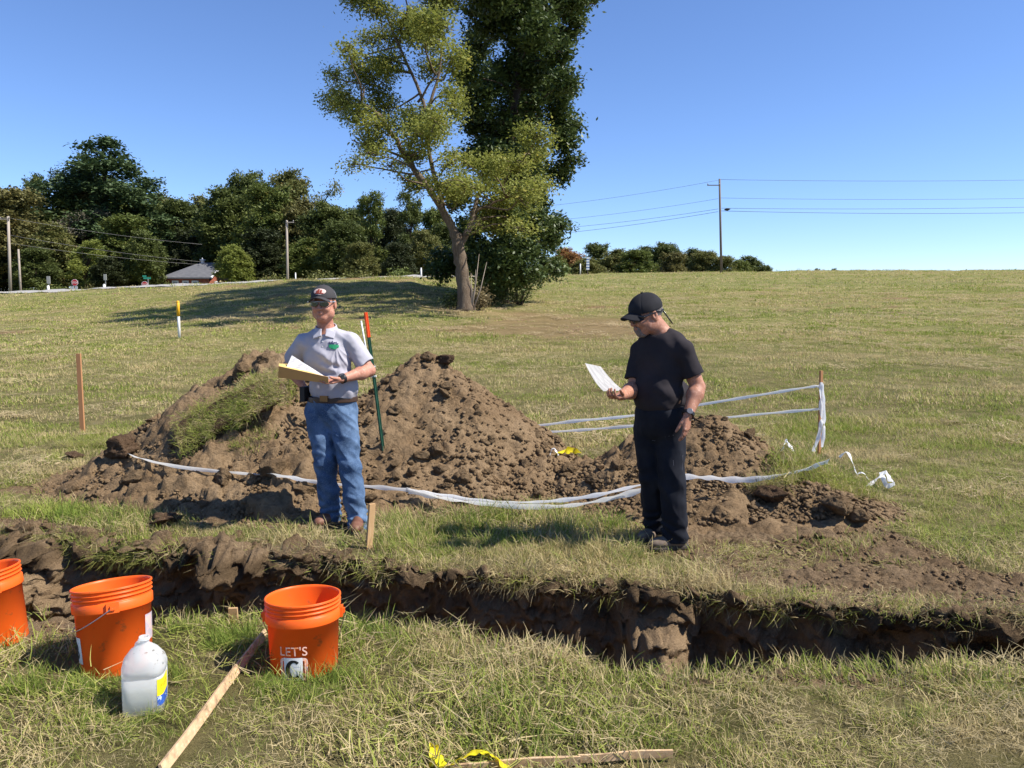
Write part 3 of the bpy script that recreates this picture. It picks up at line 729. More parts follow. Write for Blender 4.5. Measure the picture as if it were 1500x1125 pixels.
def surfnets(f, lo, hi, h, slack=8.0):
    lo = np.asarray(lo, float); hi = np.asarray(hi, float); n = np.ceil((hi-lo)/h).astype(int)+1; q = 4
    nc = n//q+2
    g = np.stack(np.meshgrid(*[np.arange(k)*h*q for k in nc], indexing='ij'), -1).reshape(-1, 3)+lo
    Dc = f(g).reshape(nc)
    ids = [np.clip(np.round(np.arange(k)/q).astype(int), 0, c-1) for k, c in zip(n, nc)]
    D = Dc[np.ix_(*ids)].astype(np.float32)
    mk = np.abs(D) < slack*h
    I = np.argwhere(mk); vals = np.empty(len(I), np.float32)
    for s in range(0, len(I), 400000): vals[s:s+400000] = f(I[s:s+400000]*h+lo)
    D[mk] = vals
    S = D < 0
    cnt = np.zeros(n-1, np.int8)
    for a in (0, 1):
        for b in (0, 1):
            for c in (0, 1): cnt += S[a:n[0]-1+a, b:n[1]-1+b, c:n[2]-1+c]
    act = np.argwhere((cnt > 0) & (cnt < 8)); idx = np.full(n-1, -1, np.int64); idx[tuple(act.T)] = np.arange(len(act))
    cv = np.empty((len(act), 8)); off = np.array([[a, b, c] for a in (0, 1) for b in (0, 1) for c in (0, 1)])
    for k, o in enumerate(off): cv[:, k] = D[tuple((act+o).T)]
    acc = np.zeros((len(act), 3)); m = np.zeros(len(act))
    for i in range(8):
        for j in range(i+1, 8):
            if np.abs(off[i]-off[j]).sum() != 1: continue
            x = (cv[:, i] < 0) != (cv[:, j] < 0); t = cv[:, i]/np.where(x, cv[:, i]-cv[:, j], 1)
            acc += np.where(x[:, None], off[i]+t[:, None]*(off[j]-off[i]), 0); m += x
    V = (act+acc/m[:, None])*h+lo; F = []
    for ax in range(3):
        sl = [slice(None)]*3; a = [slice(0, k) for k in n]; b = list(a); a[ax] = slice(0, n[ax]-1); b[ax] = slice(1, n[ax])
        x = S[tuple(a)] != S[tuple(b)]; E = np.argwhere(x); inside = S[tuple(a)][tuple(E.T)]
        u, v = (ax+1) % 3, (ax+2) % 3
        ok = (E[:, u] > 0) & (E[:, v] > 0) & (E[:, u] < n[u]-1) & (E[:, v] < n[v]-1); E = E[ok]; inside = inside[ok]
        def g_(du, dv):
            c = E.copy(); c[:, u] -= du; c[:, v] -= dv; return idx[tuple(c.T)]
        Q = np.stack([g_(1, 1), g_(0, 1), g_(0, 0), g_(1, 0)], 1); Q[~inside] = Q[~inside][:, ::-1]; F.append(Q)
    F = np.concatenate(F); F = F[(F >= 0).all(1)]
    return V, F
def skin(name, f, lo, hi, h, matl, parent, slack=8.0):
    V, F = surfnets(f, lo, hi, h, slack); return wpart(name, V, F, matl, parent, True)
def hand_prims(wrist, fdir, palm_n, thumb_side, curl, scale=1.0, spread=.10, thumb_curl=.5, thumb_out=.9, tw=None):
    """list of cones; fdir: towards the fingers, palm_n: out of the palm, thumb_side: direction on which the thumb sits"""
    w = np.asarray(wrist, float); f = nrm(fdir); n = nrm(np.asarray(palm_n)-f*np.dot(palm_n, f)); t = np.cross(n, f); t = t*np.sign(np.dot(t, thumb_side)+1e-9)
    s = scale; L = []
    for i, (off, pl, ln, r) in enumerate(((.030, .088, .074, .0092), (.010, .092, .082, .0096), (-.010, .088, .076, .0092), (-.028, .080, .060, .0082))):
        k0 = w+t*off*s*.62; k1 = w+(f*pl+t*off*1.05)*s
        L.append((k0, k1, .0165*s, .0125*s, 'p'))
        cu = curl[i] if hasattr(curl, '__len__') else curl
        d = nrm(f+t*spread*(1.5-i)*.5); p = k1; a = cu*.55
        for j, fr in enumerate((.45, .31, .24)):
            dd = d*math.cos(a)+n*math.sin(a); q = p+dd*ln*fr*s
            L.append((p, q, r*s*(1-.07*j), r*s*(.93-.08*j), 'f')); p = q; a += cu*(1.0 if j == 0 else .75)
    b0 = w+(t*.022+n*.006+f*.018)*s; d = nrm(t*thumb_out+f*.75+n*.35); b1 = b0+d*.040*s
    L.append((b0, b1, .0165*s, .013*s, 'p'))
    d2 = nrm(d*(1-thumb_curl*.5)+f*thumb_curl+n*thumb_curl*.35); b2 = b1+d2*.034*s; L.append((b1, b2, .0118*s, .0105*s, 'f'))
    d3 = nrm(d2+f*.35*thumb_curl+n*.2); L.append((b2, b2+d3*.027*s, .0105*s, .0085*s, 'f'))
    return L
def head_sdf(p, c, R, jaw=1.0, full=1.0):
    """R columns: side, forward, up; origin between the ears"""
    q = (p-c)@R/full; E = lambda cc, r: s_ell(q, cc, None, r)
    d = E((0, -.012, .035), (.074, .096, .088))
    d = smin(d, E((0, .022, -.030), (.063*jaw, .068, .082)), .03)
    d = smin(d, E((0, .052, -.092), (.034*jaw, .032, .026)), .025)
    for s in (-1, 1):
        d = smin(d, E((s*.050*jaw, .005, -.065), (.020, .040, .030)), .03)
        d = smin(d, E((s*.034, .070, -.028), (.024, .022, .020)), .018)
        d = smin(d, E((s*.030, .080, .020), (.026, .012, .009)), .010)
        d = np.maximum(d, -E((s*.030, .099, .002), (.017, .013, .010)))
        d = smin(d, E((s*.030, .080, .001), (.013, .012, .011)), .003)
        # ears
        e = E((s*.079, -.008, -.004), (.009, .020, .032)); e = np.maximum(e, -E((s*.088, -.004, .002), (.007, .010, .018))); d = smin(d, e, .006)
        d = smin(d, E((s*.010, .101, -.030), (.009, .010, .008)), .006)
    d = smin(d, s_cone(q, (0, .088, .012), (0, .108, -.026), .008, .0105), .008)
    if True: pass
    lips = smin(E((0, .088, -.054), (.018, .011, .005)), E((0, .087, -.063), (.016, .011, .006)), .002)
    d = smin(d, lips, .004); d = np.maximum(d, -E((0, .101, -.0585), (.017, .005, .0012)))
    return d*full
SKIN_A = mat('skin_ruddy', (.43, .20, .135), .55, .3, [(9, (.36, .145, .095), .45, .7), (60, (.56, .30, .21), .5, .7)], (220, .25, .0015), sss=.12)
SKIN_B = mat('skin_tanned', (.35, .165, .105), .55, .3, [(9, (.28, .125, .08), .45, .7), (60, (.50, .27, .19), .5, .7)], (220, .25, .0015), sss=.12)
# ------------------------------------------------------------ man in grey polo shirt and jeans
def man_a():
    d0 = 5.72
    foot_z = float(G(-1.36, 5.75))
    root = empty('person', (-1.31, d0, foot_z), 'man in grey polo shirt, cap and blue jeans reading a folder', 'person')
    def Q(px, py, dd=0.0): return P(px, py, d0+dd)
    X = np.array([1., 0, 0]); UP = np.array([0, 0, 1.])
    hc = Q(474, 445.5, -.02); hR = frame((-.07, -1, -.03)); HS = 1.07
    neck0 = Q(478, 487, .04); neck1 = Q(475, 462, .01)
    SR, SL = Q(446, 502, .03), Q(514, 500, .0)
    ER, EL = Q(423, 537, .17), Q(541, 543, .0)
    WR, WL = Q(444, 566, .10), Q(500, 555, -.20)
    hipR, hipL = Q(468, 600, .02), Q(502, 600, .0)
    KR, KL = Q(477, 678, -.03), Q(513, 684, -.08)
    AR, AL = Q(485, 752, .05), Q(525, 763, -.12)
    handL = hand_prims(WL, Q(478, 560.5, -.27)-WL, (0.05, -.1, 1.0), (0, -1, .3), (.25, .3, .35, .4), 1.0, .08, .3, .35)
    handR = hand_prims(WR, nrm(np.array([.35, -.4, -.75])), (.9, .5, .1), (0, -1, .4), .35, 1.0)
    def body(p):
        d = head_sdf(p, hc, hR, 1.05, HS)
        d = smin(d, s_cone(p, neck0, neck1, .063, .058), .03)
        t = smin(s_ell(p, Q(481, 522, .02), None, (.165, .10, .19)), s_ell(p, Q(486, 575, .02), None, (.145, .10, .14)), .06)
        for S_, E_, W_ in ((SR, ER, WR), (SL, EL, WL)):
            t = smin(t, s_cone(p, neck0+(S_-neck0)*.3, S_, .055, .058), .04)
            t = smin(t, s_cone(p, S_, E_, .055, .043), .03)
            m = E_+(W_-E_)*.30
            t = smin(t, s_cone(p, E_, m, .043, .046), .02); t = smin(t, s_cone(p, m, W_, .046, .028), .03)
        for h_, k_, a_ in ((hipR, KR, AR), (hipL, KL, AL)):
            t = smin(t, s_cone(p, h_, k_, .075, .052), .04); t = smin(t, s_cone(p, k_, a_, .05, .04), .03)
        d = smin(d, t, .03)
        for hd in (handL, handR):
            hh = None
            for (a, b, ra, rb, ty) in hd:
                c = s_cone(p, a, b, ra, rb); hh = c if hh is None else smin(hh, c, .010 if ty == 'p' else .0035)
            d = smin(d, hh, .012)
        return d
    skin('body', body, Q(405, 412, 0)-[0, .42, 0], Q(562, 774, 0)*[1, 1, 0]+[0, .42, 1.9], .0042, SKIN_A, root) if False else None
    lo = np.array([Q(405, 500)[0], d0-.48, foot_z+.05]); hi = np.array([Q(562, 500)[0], d0+.32, 1.86])
    skin('body', body, lo, hi, .0042, SKIN_A, root)
    # polo shirt
    poloM = mat('polo_cloth', (.40, .39, .43), .85, .15, [(5, (.36, .35, .40), .4, .65)], [(300, .15, .001), (14, .10, .01)])
    ax = nrm(EL-SL); axR = nrm(ER-SR); TA = frame((-.30, -1, 0))
    cuL = SL+ax*.195; cuR = SR+axR*.20
    belt = Q(487, 582)[2]
    def folds(p, a, f1, s): return a*(1-np.abs(fbm(p*np.array(f1), 2, s=s)))
    def shirt(p):
        t = s_ell(p, Q(480, 524, .02), TA, (.188, .125, .21)); t = smin(t, s_ell(p, Q(489, 567, .01), TA, (.184, .140, .17)), .05)
        t = smin(t, s_ell(p, Q(478, 495, .04), TA, (.13, .085, .058)), .05)
        for S_, E_, cu, a_ in ((SR, ER, cuR, axR), (SL, EL, cuL, ax)):
            t = smin(t, s_cone(p, neck0+(S_-neck0)*.25-UP*.012, S_, .062, .066), .04)
            sl_ = s_cone(p, S_, S_+a_*.32, .067, .078); sl_ = np.maximum(sl_, (p-cu)@a_)
            t = smin(t, sl_, .016)
        # folds: radiating from the raised left arm and blousing over the belt
        q = p-SL
        r1 = np.sin((q[:, 0]*.55+q[:, 2]*1.0)*62+3*vnoise(p*7, 3))*np.exp(-((q[:, 0]+.12)/.13)**2-((q[:, 2]+.16)/.16)**2)
        g = p-np.array([Q(497, 505)[0], d0, Q(0, 505)[2]]); th_ = np.arctan2(g[:, 0], -g[:, 2]-.0); rr_ = np.hypot(g[:, 0], g[:, 2])
        r3 = np.clip(np.cos(th_*17+3*vnoise(p*5, 46)), -.3, 1)*np.exp(-((rr_-.13)/.085)**2)*np.exp(-((th_-.1)/.75)**2)*(p[:, 1] < d0)
        bl = np.sin(p[:, 0]*70+4*vnoise(p*5, 4))*np.exp(-((p[:, 2]-belt-.05)/.05)**2)
        t = t-.0075*r1*(.4+.6*vnoise(p*5, 44))-.0035*bl-.012*(.5-np.abs(fbm(p*np.array([7, 7, 4])+p[:, [2, 2, 0]]*2.5, 2, s=5)))-.006*r3-.003*fbm(p*18, 2, s=6)
        t = np.maximum(t, belt+.004-p[:, 2]+.006*np.sin(p[:, 0]*38))
        nk = s_cone(p, neck0-UP*.03+np.array([0, -.025, 0]), neck1+UP*.03, .066, .064); t = np.maximum(t, -nk)
        return t
    skin('polo_shirt', shirt, lo+[0, 0, .7], hi-[0, 0, .2], .0046, poloM, root)
    sh = root.children[-1]
    # collar: band plus two points
    colM = mat('polo_collar', (.42, .41, .45), .85, .15, [(5, (.38, .37, .42), .4, .65)], (300, .15, .001))
    ncen = Q(478, 481.5, .02)
    def collar(p):
        q = p-ncen; ang = np.arctan2(q[:, 0], -q[:, 1]); r = np.hypot(q[:, 0]*1.0, q[:, 1])
        h = .004-.022*np.cos(ang)          # higher at the back
        rr = .079-.28*q[:, 2]
        band = np.maximum(np.abs(r-rr)-.0045, np.abs(q[:, 2]+.010-h)-.030)
        band = np.maximum(band, -(np.abs(ang)-.16))
        for s in (-1, 1):
            R = frame((s*.35, -1, .55), (s*.35, 0, 1)); c = ncen+np.array([s*.050, -.083, -.036])
            band = smin(band, s_box(p, c, R, (.034, .005, .030), .003), .006)
        return band
    skin('collar', collar, ncen-[.14, .14, .10], ncen+[.14, .14, .12], .004, colM, root)
    # placket, buttons, emblem on the chest
    def onshirt(px, py):
        dd = np.arange(-.45, .05, .004); pp = np.array([P(px, py, d0+a) for a in dd]); v = shirt(pp); b = np.nonzero(v < 0)[0]
        return pp[b[0]] if len(b) else Q(px, py, -.12)
    mb = MB()
    for y in (500, 507.5): mb.box(onshirt(472.5, y)-[0, .002, 0], (.008, .006, .008))
    mb.build('button', mat('button_white', (.75, .74, .72), .4), root)
    gm = mat('emblem_green', (.015, .22, .10), .7); nm = mat('emblem_navy', (.03, .04, .10), .7)
    def patch(quads, m_, name, off):
        mb = MB()
        for (x0, y0, x1, y1) in quads:
            c = [onshirt(a, b)-[0, off, 0] for a, b in ((x0, y0), (x1, y0), (x1, y1), (x0, y1))]
            c2 = [v+np.array([0, off-.001, 0]) for v in c]
            mb.add(c+c2, [(0, 3, 2, 1), (4, 5, 6, 7), (0, 1, 5, 4), (1, 2, 6, 5), (2, 3, 7, 6), (3, 0, 4, 7)])
        return mb.build(name, m_, root)
    patch([(482, 504.8, 484.5, 509.2), (484.5, 504.4, 488, 510.0), (488, 504.4, 492, 510.2), (492, 504.8, 494.5, 509.8), (494.5, 505.4, 496.6, 508.6), (485, 510.2, 493, 511.4)], gm, 'chest_emblem', .0075)
    patch([(482.3, 500.4, 483.5, 504.4), (484.6, 501.0, 485.6, 504.4), (485.6, 501.0, 487.4, 502.0), (486.8, 499.2, 487.8, 504.4), (489, 501, 490, 504.4), (490, 501.2, 491.6, 502.2), (492.4, 500.6, 493.6, 504.4), (494.2, 502.6, 495.8, 504.2)], nm, 'chest_lettering', .008)
    # jeans
    jm = mat('denim', (.045, .085, .165), .9, .12, [(3.2, (.115, .18, .29), .40, .62), (11, (.038, .07, .135), .46, .66), (170, (.15, .22, .33), .52, .75)], [(420, .35, .0012), (26, .15, .006)])
    cr = Q(487, 634)[2]
    def jeans(p):
        t = s_ell(p, Q(486, 602, .02), None, (.186, .130, .16))
        tw = np.maximum(s_ell(p, Q(487, 590, .015), None, (.180, .128, .20)), p[:, 2]-belt-.01); t = smin(t, tw, .02)
        for h_, k_, a_, s in ((hipR, KR, AR, -1), (hipL, KL, AL, 1)):
            l = s_cone(p, h_-UP*.03, k_, .106, .079); an = a_-UP*.035
            l = smin(l, s_cone(p, k_, k_+(an-k_)*.5, .079, .074), .02); l = smin(l, s_cone(p, k_+(an-k_)*.5, an, .074, .076), .03)
            g = (p-k_); kz = np.exp(-(g[:, 2]/.13)**2); az = np.exp(-((p[:, 2]-a_[2]-.02)/.085)**2)
            w_ = np.sin(p[:, 2]*55+p[:, 0]*26*s+3.5*vnoise(p*6, 11))*.0030*kz*(1+vnoise(p*4, 18))+np.sin(p[:, 2]*105+p[:, 0]*20*s+4*vnoise(p*8, 12))*.0055*az*(1+.8*vnoise(p*5, 19))
            l = l-w_; t = smin(t, l, .022) if s < 0 else smin(t, l, .018)
        q = p-np.array([Q(487, 634)[0], d0, cr])
        t = t-.0055*np.sin((q[:, 2]*.8+np.abs(q[:, 0])*1.0)*60+2*vnoise(p*6, 9))*np.exp(-(q[:, 0]/.10)**2-((q[:, 2]+.0)/.09)**2)
        t = t-.016*(.5-np.abs(fbm(p*np.array([8, 8, 6.5])+p[:, [2, 2, 0]]*4, 2, s=15)))+.006*(.5-np.abs(fbm(p*np.array([14, 14, 20])+p[:, [2, 2, 0]]*6, 2, s=17)))*np.clip(1.2-p[:, 2]/belt, 0, 1)-.0022*fbm(p*np.array([26, 26, 14]), 2, s=16)
        t = np.maximum(t, p[:, 2]-belt-.002); t = np.maximum(t, np.minimum(AR[2], AL[2]+.045)-.075-p[:, 2])
        return t
    skin('jeans', jeans, [lo[0], lo[1], foot_z-.02], [hi[0], hi[1], belt+.05], .005, jm, root)
    # belt with buckle, holder on the hip
    def beltf(p):
        t = s_ell(p, [Q(487, 583)[0], Q(0, 0, .012)[1], belt-.012], None, (.186, .134, .30))
        return np.maximum(np.maximum(t, -(t+.008)), np.abs(p[:, 2]-belt+.012)-.020)
    skin('belt', beltf, [lo[0], lo[1], belt-.06], [hi[0], hi[1], belt+.05], .0045, mat('belt_leather', (.045, .022, .012), .5, .5), root)
    mb = MB(); mb.box(P(474.5, 584, d0-.125), (.062, .014, .042), frame((-.25, -1, 0)))
    mb.build('belt_buckle', mat('buckle_brass', (.22, .13, .06), .35, .6, metallic=.7), root)
    mb = MB(); mb.box(P(447, 577, d0-.0), (.045, .07, .11), frame((-.5, -1, 0))); mb.build('belt_pouch', mat('pouch_black', (.015, .015, .017), .6), root)
    # boots
    bm_ = mat('boot_leather', (.13, .055, .033), .6, .35, [(16, (.22, .11, .07), .45, .7)], (90, .3, .003)); sm = mat('boot_sole', (.10, .075, .05), .9)
    for a_, dirv in ((AR, (-.30, -1, 0)), (AL, (.10, -1, 0))):
        R = frame(dirv); c = np.array([a_[0], a_[1]+.0, foot_z+.0])
        gz = float(G(c[0], c[1]-.08)); c[2] = gz
        def boot(p, c=c, R=R):
            q = (p-c)@R
            d = s_ell(q, (0, .135, .045), None, (.050, .085, .042)); d = smin(d, s_ell(q, (0, .03, .055), None, (.043, .08, .055)), .03)
            d = smin(d, s_cone(q, (0, -.01, .05), (0, -.02, .16), .046, .050), .03)
            return np.maximum(d, .016-q[:, 2])
        def sole(p, c=c, R=R):
            q = (p-c)@R; d = np.minimum(s_ell(q, (0, .125, .01), None, (.053, .100, .05)), s_ell(q, (0, -.01, .01), None, (.043, .055, .05)))
            d = smin(d, s_ell(q, (0, .05, .01), None, (.042, .09, .05)), .01)
            return np.maximum(np.maximum(d, q[:, 2]-.022), -.012-q[:, 2])
        skin('boot', boot, c-[.2, .3, .03], c+[.2, .2, .22], .005, bm_, root); b = root.children[-1]
        V, F = surfnets(sole, c-[.2, .3, .03], c+[.2, .2, .08], .005); wpart('sole', V, F, sm, b)
    # cap
    capM = mat('cap_charcoal', (.045, .043, .045), .85, .2, None, (260, .2, .001)); meshM = mat('cap_mesh', (.24, .24, .25), .9, .15, None, (500, .5, .002))
    def dome(q, o=0.0): return np.maximum(s_ell(q, (0, -.008, .040), None, (.086+o, .107+o, .092+o)), .040-q[:, 2])
    def H(p): return (p-hc)@hR/HS
    def front(p):
        q = H(p); d = dome(q); d = np.maximum(d, -(q[:, 1]+.02)); return np.maximum(d, -(dome(q, -.006)))
    def rear(p):
        q = H(p); d = dome(q, -.0015); d = np.maximum(d, q[:, 1]+.02); return np.maximum(d, -(dome(q, -.007)))
    def bill(p):
        q = H(p); t = q[:, 1]-.07; z0 = .052-.6*q[:, 0]**2/.09-.06*np.clip(t, 0, 1)
        pl = np.hypot(q[:, 0]/.074, (q[:, 1]-.075)/.082)-1
        return np.maximum(np.maximum(pl*.07, np.abs(q[:, 2]-z0)-.0045), .070-q[:, 1]-.0)
    def button(p): return s_ell(H(p), (0, -.008, .133), None, (.009, .009, .005))
    L0, L1 = hc-[.2, .24, .03], hc+[.2, .18, .16]
    skin('cap', front, L0, L1, .0035, capM, root); cap = root.children[-1]
    for nm_, f_, m_ in (('cap_mesh_panel', rear, meshM), ('cap_bill', bill, capM), ('cap_button', button, capM)):
        V, F = surfnets(f_, L0-[0, 0, .05], L1, .003); wpart(nm_, V, F, m_, cap)
    def badge(p): 
        q = H(p); return np.maximum(np.maximum(dome(q, .0022), np.hypot(q[:, 0]/.042, (q[:, 2]-.086)/.021)*.02-.02), .05-q[:, 1])
    V, F = surfnets(badge, L0, L1, .0025); wpart('cap_badge', V, F, mat('badge_pale', (.55, .42, .38), .8), cap)
    def badge2(p):
        q = H(p); s = np.minimum(np.minimum(s_box(q, (-.012, .1, .088), None, (.006, .08, .011)), s_box(q, (.004, .1, .091), None, (.007, .08, .013))), s_box(q, (.016, .1, .086), None, (.005, .08, .009)))
        s = np.minimum(s, s_box(q, (0, .1, .075), None, (.030, .08, .0035)))
        return np.maximum(np.maximum(dome(q, .0045), s), .05-q[:, 1])
    V, F = surfnets(badge2, L0, L1, .0025); wpart('badge_print', V, F, mat('badge_red', (.22, .04, .025), .8), cap)
    # hair: close cropped
    def hair(p):
        q = H(p); d = s_ell(q, (0, -.014, .030), None, (.078, .099, .090)); d = np.maximum(d, q[:, 2]-.04); d = np.maximum(d, q[:, 1]-.028+.4*np.clip(q[:, 2], -1, 0)); return np.maximum(d, -.045-q[:, 2]+.3*np.clip(q[:, 1], 0, 1))
    skin('hair', hair, L0-[0, 0, .06], L1, .004, mat('hair_brown', (.10, .06, .04), .8, None or .2, None, (400, .5, .003)), root)
    # sunglasses
    def lens(p):
        q = H(p); d = 9.
        for s in (-1, 1):
            e = s_ell(q, (s*.033, .097-.02*abs(1), .003), None, (.031, .028, .0185)); d = np.minimum(d, np.maximum(e, .0905-q[:, 1]-.32*(np.abs(q[:, 0])-.02)*-1))
        return d
    def lens2(p):
        q = H(p); ax_ = np.abs(q[:, 0]); y0 = .104-4.6*q[:, 0]**2
        return np.maximum(np.abs(q[:, 1]-y0)-.0025, np.hypot((ax_-.035)/.031, (q[:, 2]-.003)/.0175)*.018-.018)
    def frame_(p):
        q = H(p); ax_ = np.abs(q[:, 0]); y0 = .105-4.6*q[:, 0]**2
        a = np.maximum(np.abs(q[:, 1]-y0)-.0035, np.maximum(np.abs(q[:, 2]-.0195)-.0035, ax_-.068))
        y1 = np.minimum(q[:, 1], .09)
        b = np.maximum(np.maximum(np.abs(ax_-.0815)-.0025, np.abs(q[:, 2]-.017)-.003), np.maximum(-.01-q[:, 1], q[:, 1]-.088))
        b2 = s_cone(np.stack([ax_, q[:, 1], q[:, 2]], 1), (.066, .084, .018), (.081, .07, .017), .0035, .003)
        return np.minimum(np.minimum(a, b), b2)
    glM = mat('sunglass_lens_green', (.07, .09, .075), .12, .9, metallic=.45); frM = mat('sunglass_frame_silver', (.32, .37, .46), .3, .6, metallic=.3)
    skin('sunglasses', frame_, hc-[.13, .16, .05], hc+[.13, .1, .06], .0025, frM, root); sg = root.children[-1]
    V, F = surfnets(lens2, hc-[.13, .16, .05], hc+[.13, .1, .06], .0025); wpart('lens', V, F, glM, sg)
    # watch
    fd = nrm(WL-EL); wc = WL-fd*.012; wr = frame(fd)
    def band(p):
        q = (p-wc)@wr; r = np.hypot(q[:, 0], q[:, 2]); return np.maximum(np.abs(r-.0335)-.004, np.abs(q[:, 1])-.012)
    skin('watch', band, wc-.06, wc+.06, .003, mat('watch_black', (.012, .012, .014), .4), root); wt = root.children[-1]
    def face(p):
        return s_box(p, wc+np.array([0.0, -.034, .012]), wr, (.014, .020, .020), .005)
    V, F = surfnets(face, wc-.08, wc+.08, .003); wpart('watch_case', V, F, mat('watch_glass', (.015, .017, .02), .1, .8), wt)
    # folder and sheets, held in the left hand
    fm = mat('manila_folder', (.52, .31, .12), .7, .2); fi = mat('folder_inside', (.60, .45, .16), .7, .2); pm = paper_mat('printed_sheet')
    fo = empty('folder', Q(445, 553, -.26), 'open manila folder held level by the man in the polo shirt', 'folder')
    A = P(408, 534, 5.50); A2 = P(407.5, 553, 5.38); B = P(482, 561, 5.37); B2 = P(482, 551, 5.48)
    def slab(pts, th, name, m_, par):
        pts = [np.array(p) for p in pts]; n = nrm(np.cross(pts[1]-pts[0], pts[2]-pts[0])); 
        if n[2] < 0: n = -n
        V = pts+[p-n*th for p in pts]; k = len(pts)
        F = [tuple(range(k)), tuple(range(k, 2*k))[::-1]]+[(i, (i+1) % k+0, (i+1) % k+k, i+k) for i in range(k)]
        return wpart(name, V, F, m_, par, smooth=False)
    slab([P(408.5, 536, 5.43), P(481, 552, 5.375), P(481.5, 561, 5.40), P(407.5, 553, 5.48)], .003, 'front_cover', fm, fo)
    slab([P(408.5, 532.5, 5.63), P(420, 533, 5.63), P(478, 551.5, 5.56), P(480, 553.5, 5.42), P(408.5, 537.5, 5.480)], .0025, 'back_cover', fi, fo)
    ppr = slab([P(427.5, 520.5, 5.60), P(475, 550.6, 5.50), P(472, 556, 5.47), P(415.5, 546.5, 5.50)], .0015, 'sheet', pm, None)
    ppr.name = 'printed_sheet'; tag(ppr, 'white printed sheets lying on the open manila folder', 'papers')
def paper_mat(name, al=.80):
    m = bpy.data.materials.new(name); m.use_nodes = True; N = m.node_tree.nodes; L = m.node_tree.links; b = N['Principled BSDF']
    b.inputs['Roughness'].default_value = .8; b.inputs['Specular IOR Level'].default_value = .2
    tc = N.new('ShaderNodeTexCoord'); mp = N.new('ShaderNodeMapping'); L.new(tc.outputs['Object'], mp.inputs[0]); mp.inputs['Rotation'].default_value = (0, 0, -.25)
    br = N.new('ShaderNodeTexBrick'); br.inputs['Scale'].default_value = 38; br.inputs['Mortar Size'].default_value = .022; br.inputs['Row Height'].default_value = .42; br.inputs['Brick Width'].default_value = 1.4
    br.inputs['Color1'].default_value = (al*.4, al*.4, al*.42, 1); br.inputs['Color2'].default_value = (al, al*.985, al*.975, 1); br.inputs['Mortar'].default_value = (al, al*.985, al*.975, 1)
    L.new(mp.outputs[0], br.inputs[0]); 
    mx = N.new('ShaderNodeMix'); mx.data_type = 'RGBA'; mx.inputs[0].default_value = .5; mx.inputs[6].default_value = (al, al*.985, al*.975, 1); L.new(br.outputs[0], mx.inputs[7]); L.new(mx.outputs[2], b.inputs['Base Color'])
    tr = N.new('ShaderNodeBsdfTranslucent'); L.new(mx.outputs[2], tr.inputs[0]); ms = N.new('ShaderNodeMixShader'); ms.inputs[0].default_value = .25
    L.new(b.outputs[0], ms.inputs[1]); L.new(tr.outputs[0], ms.inputs[2]); L.new(ms.outputs[0], N['Material Output'].inputs[0])
    return m
man_a()
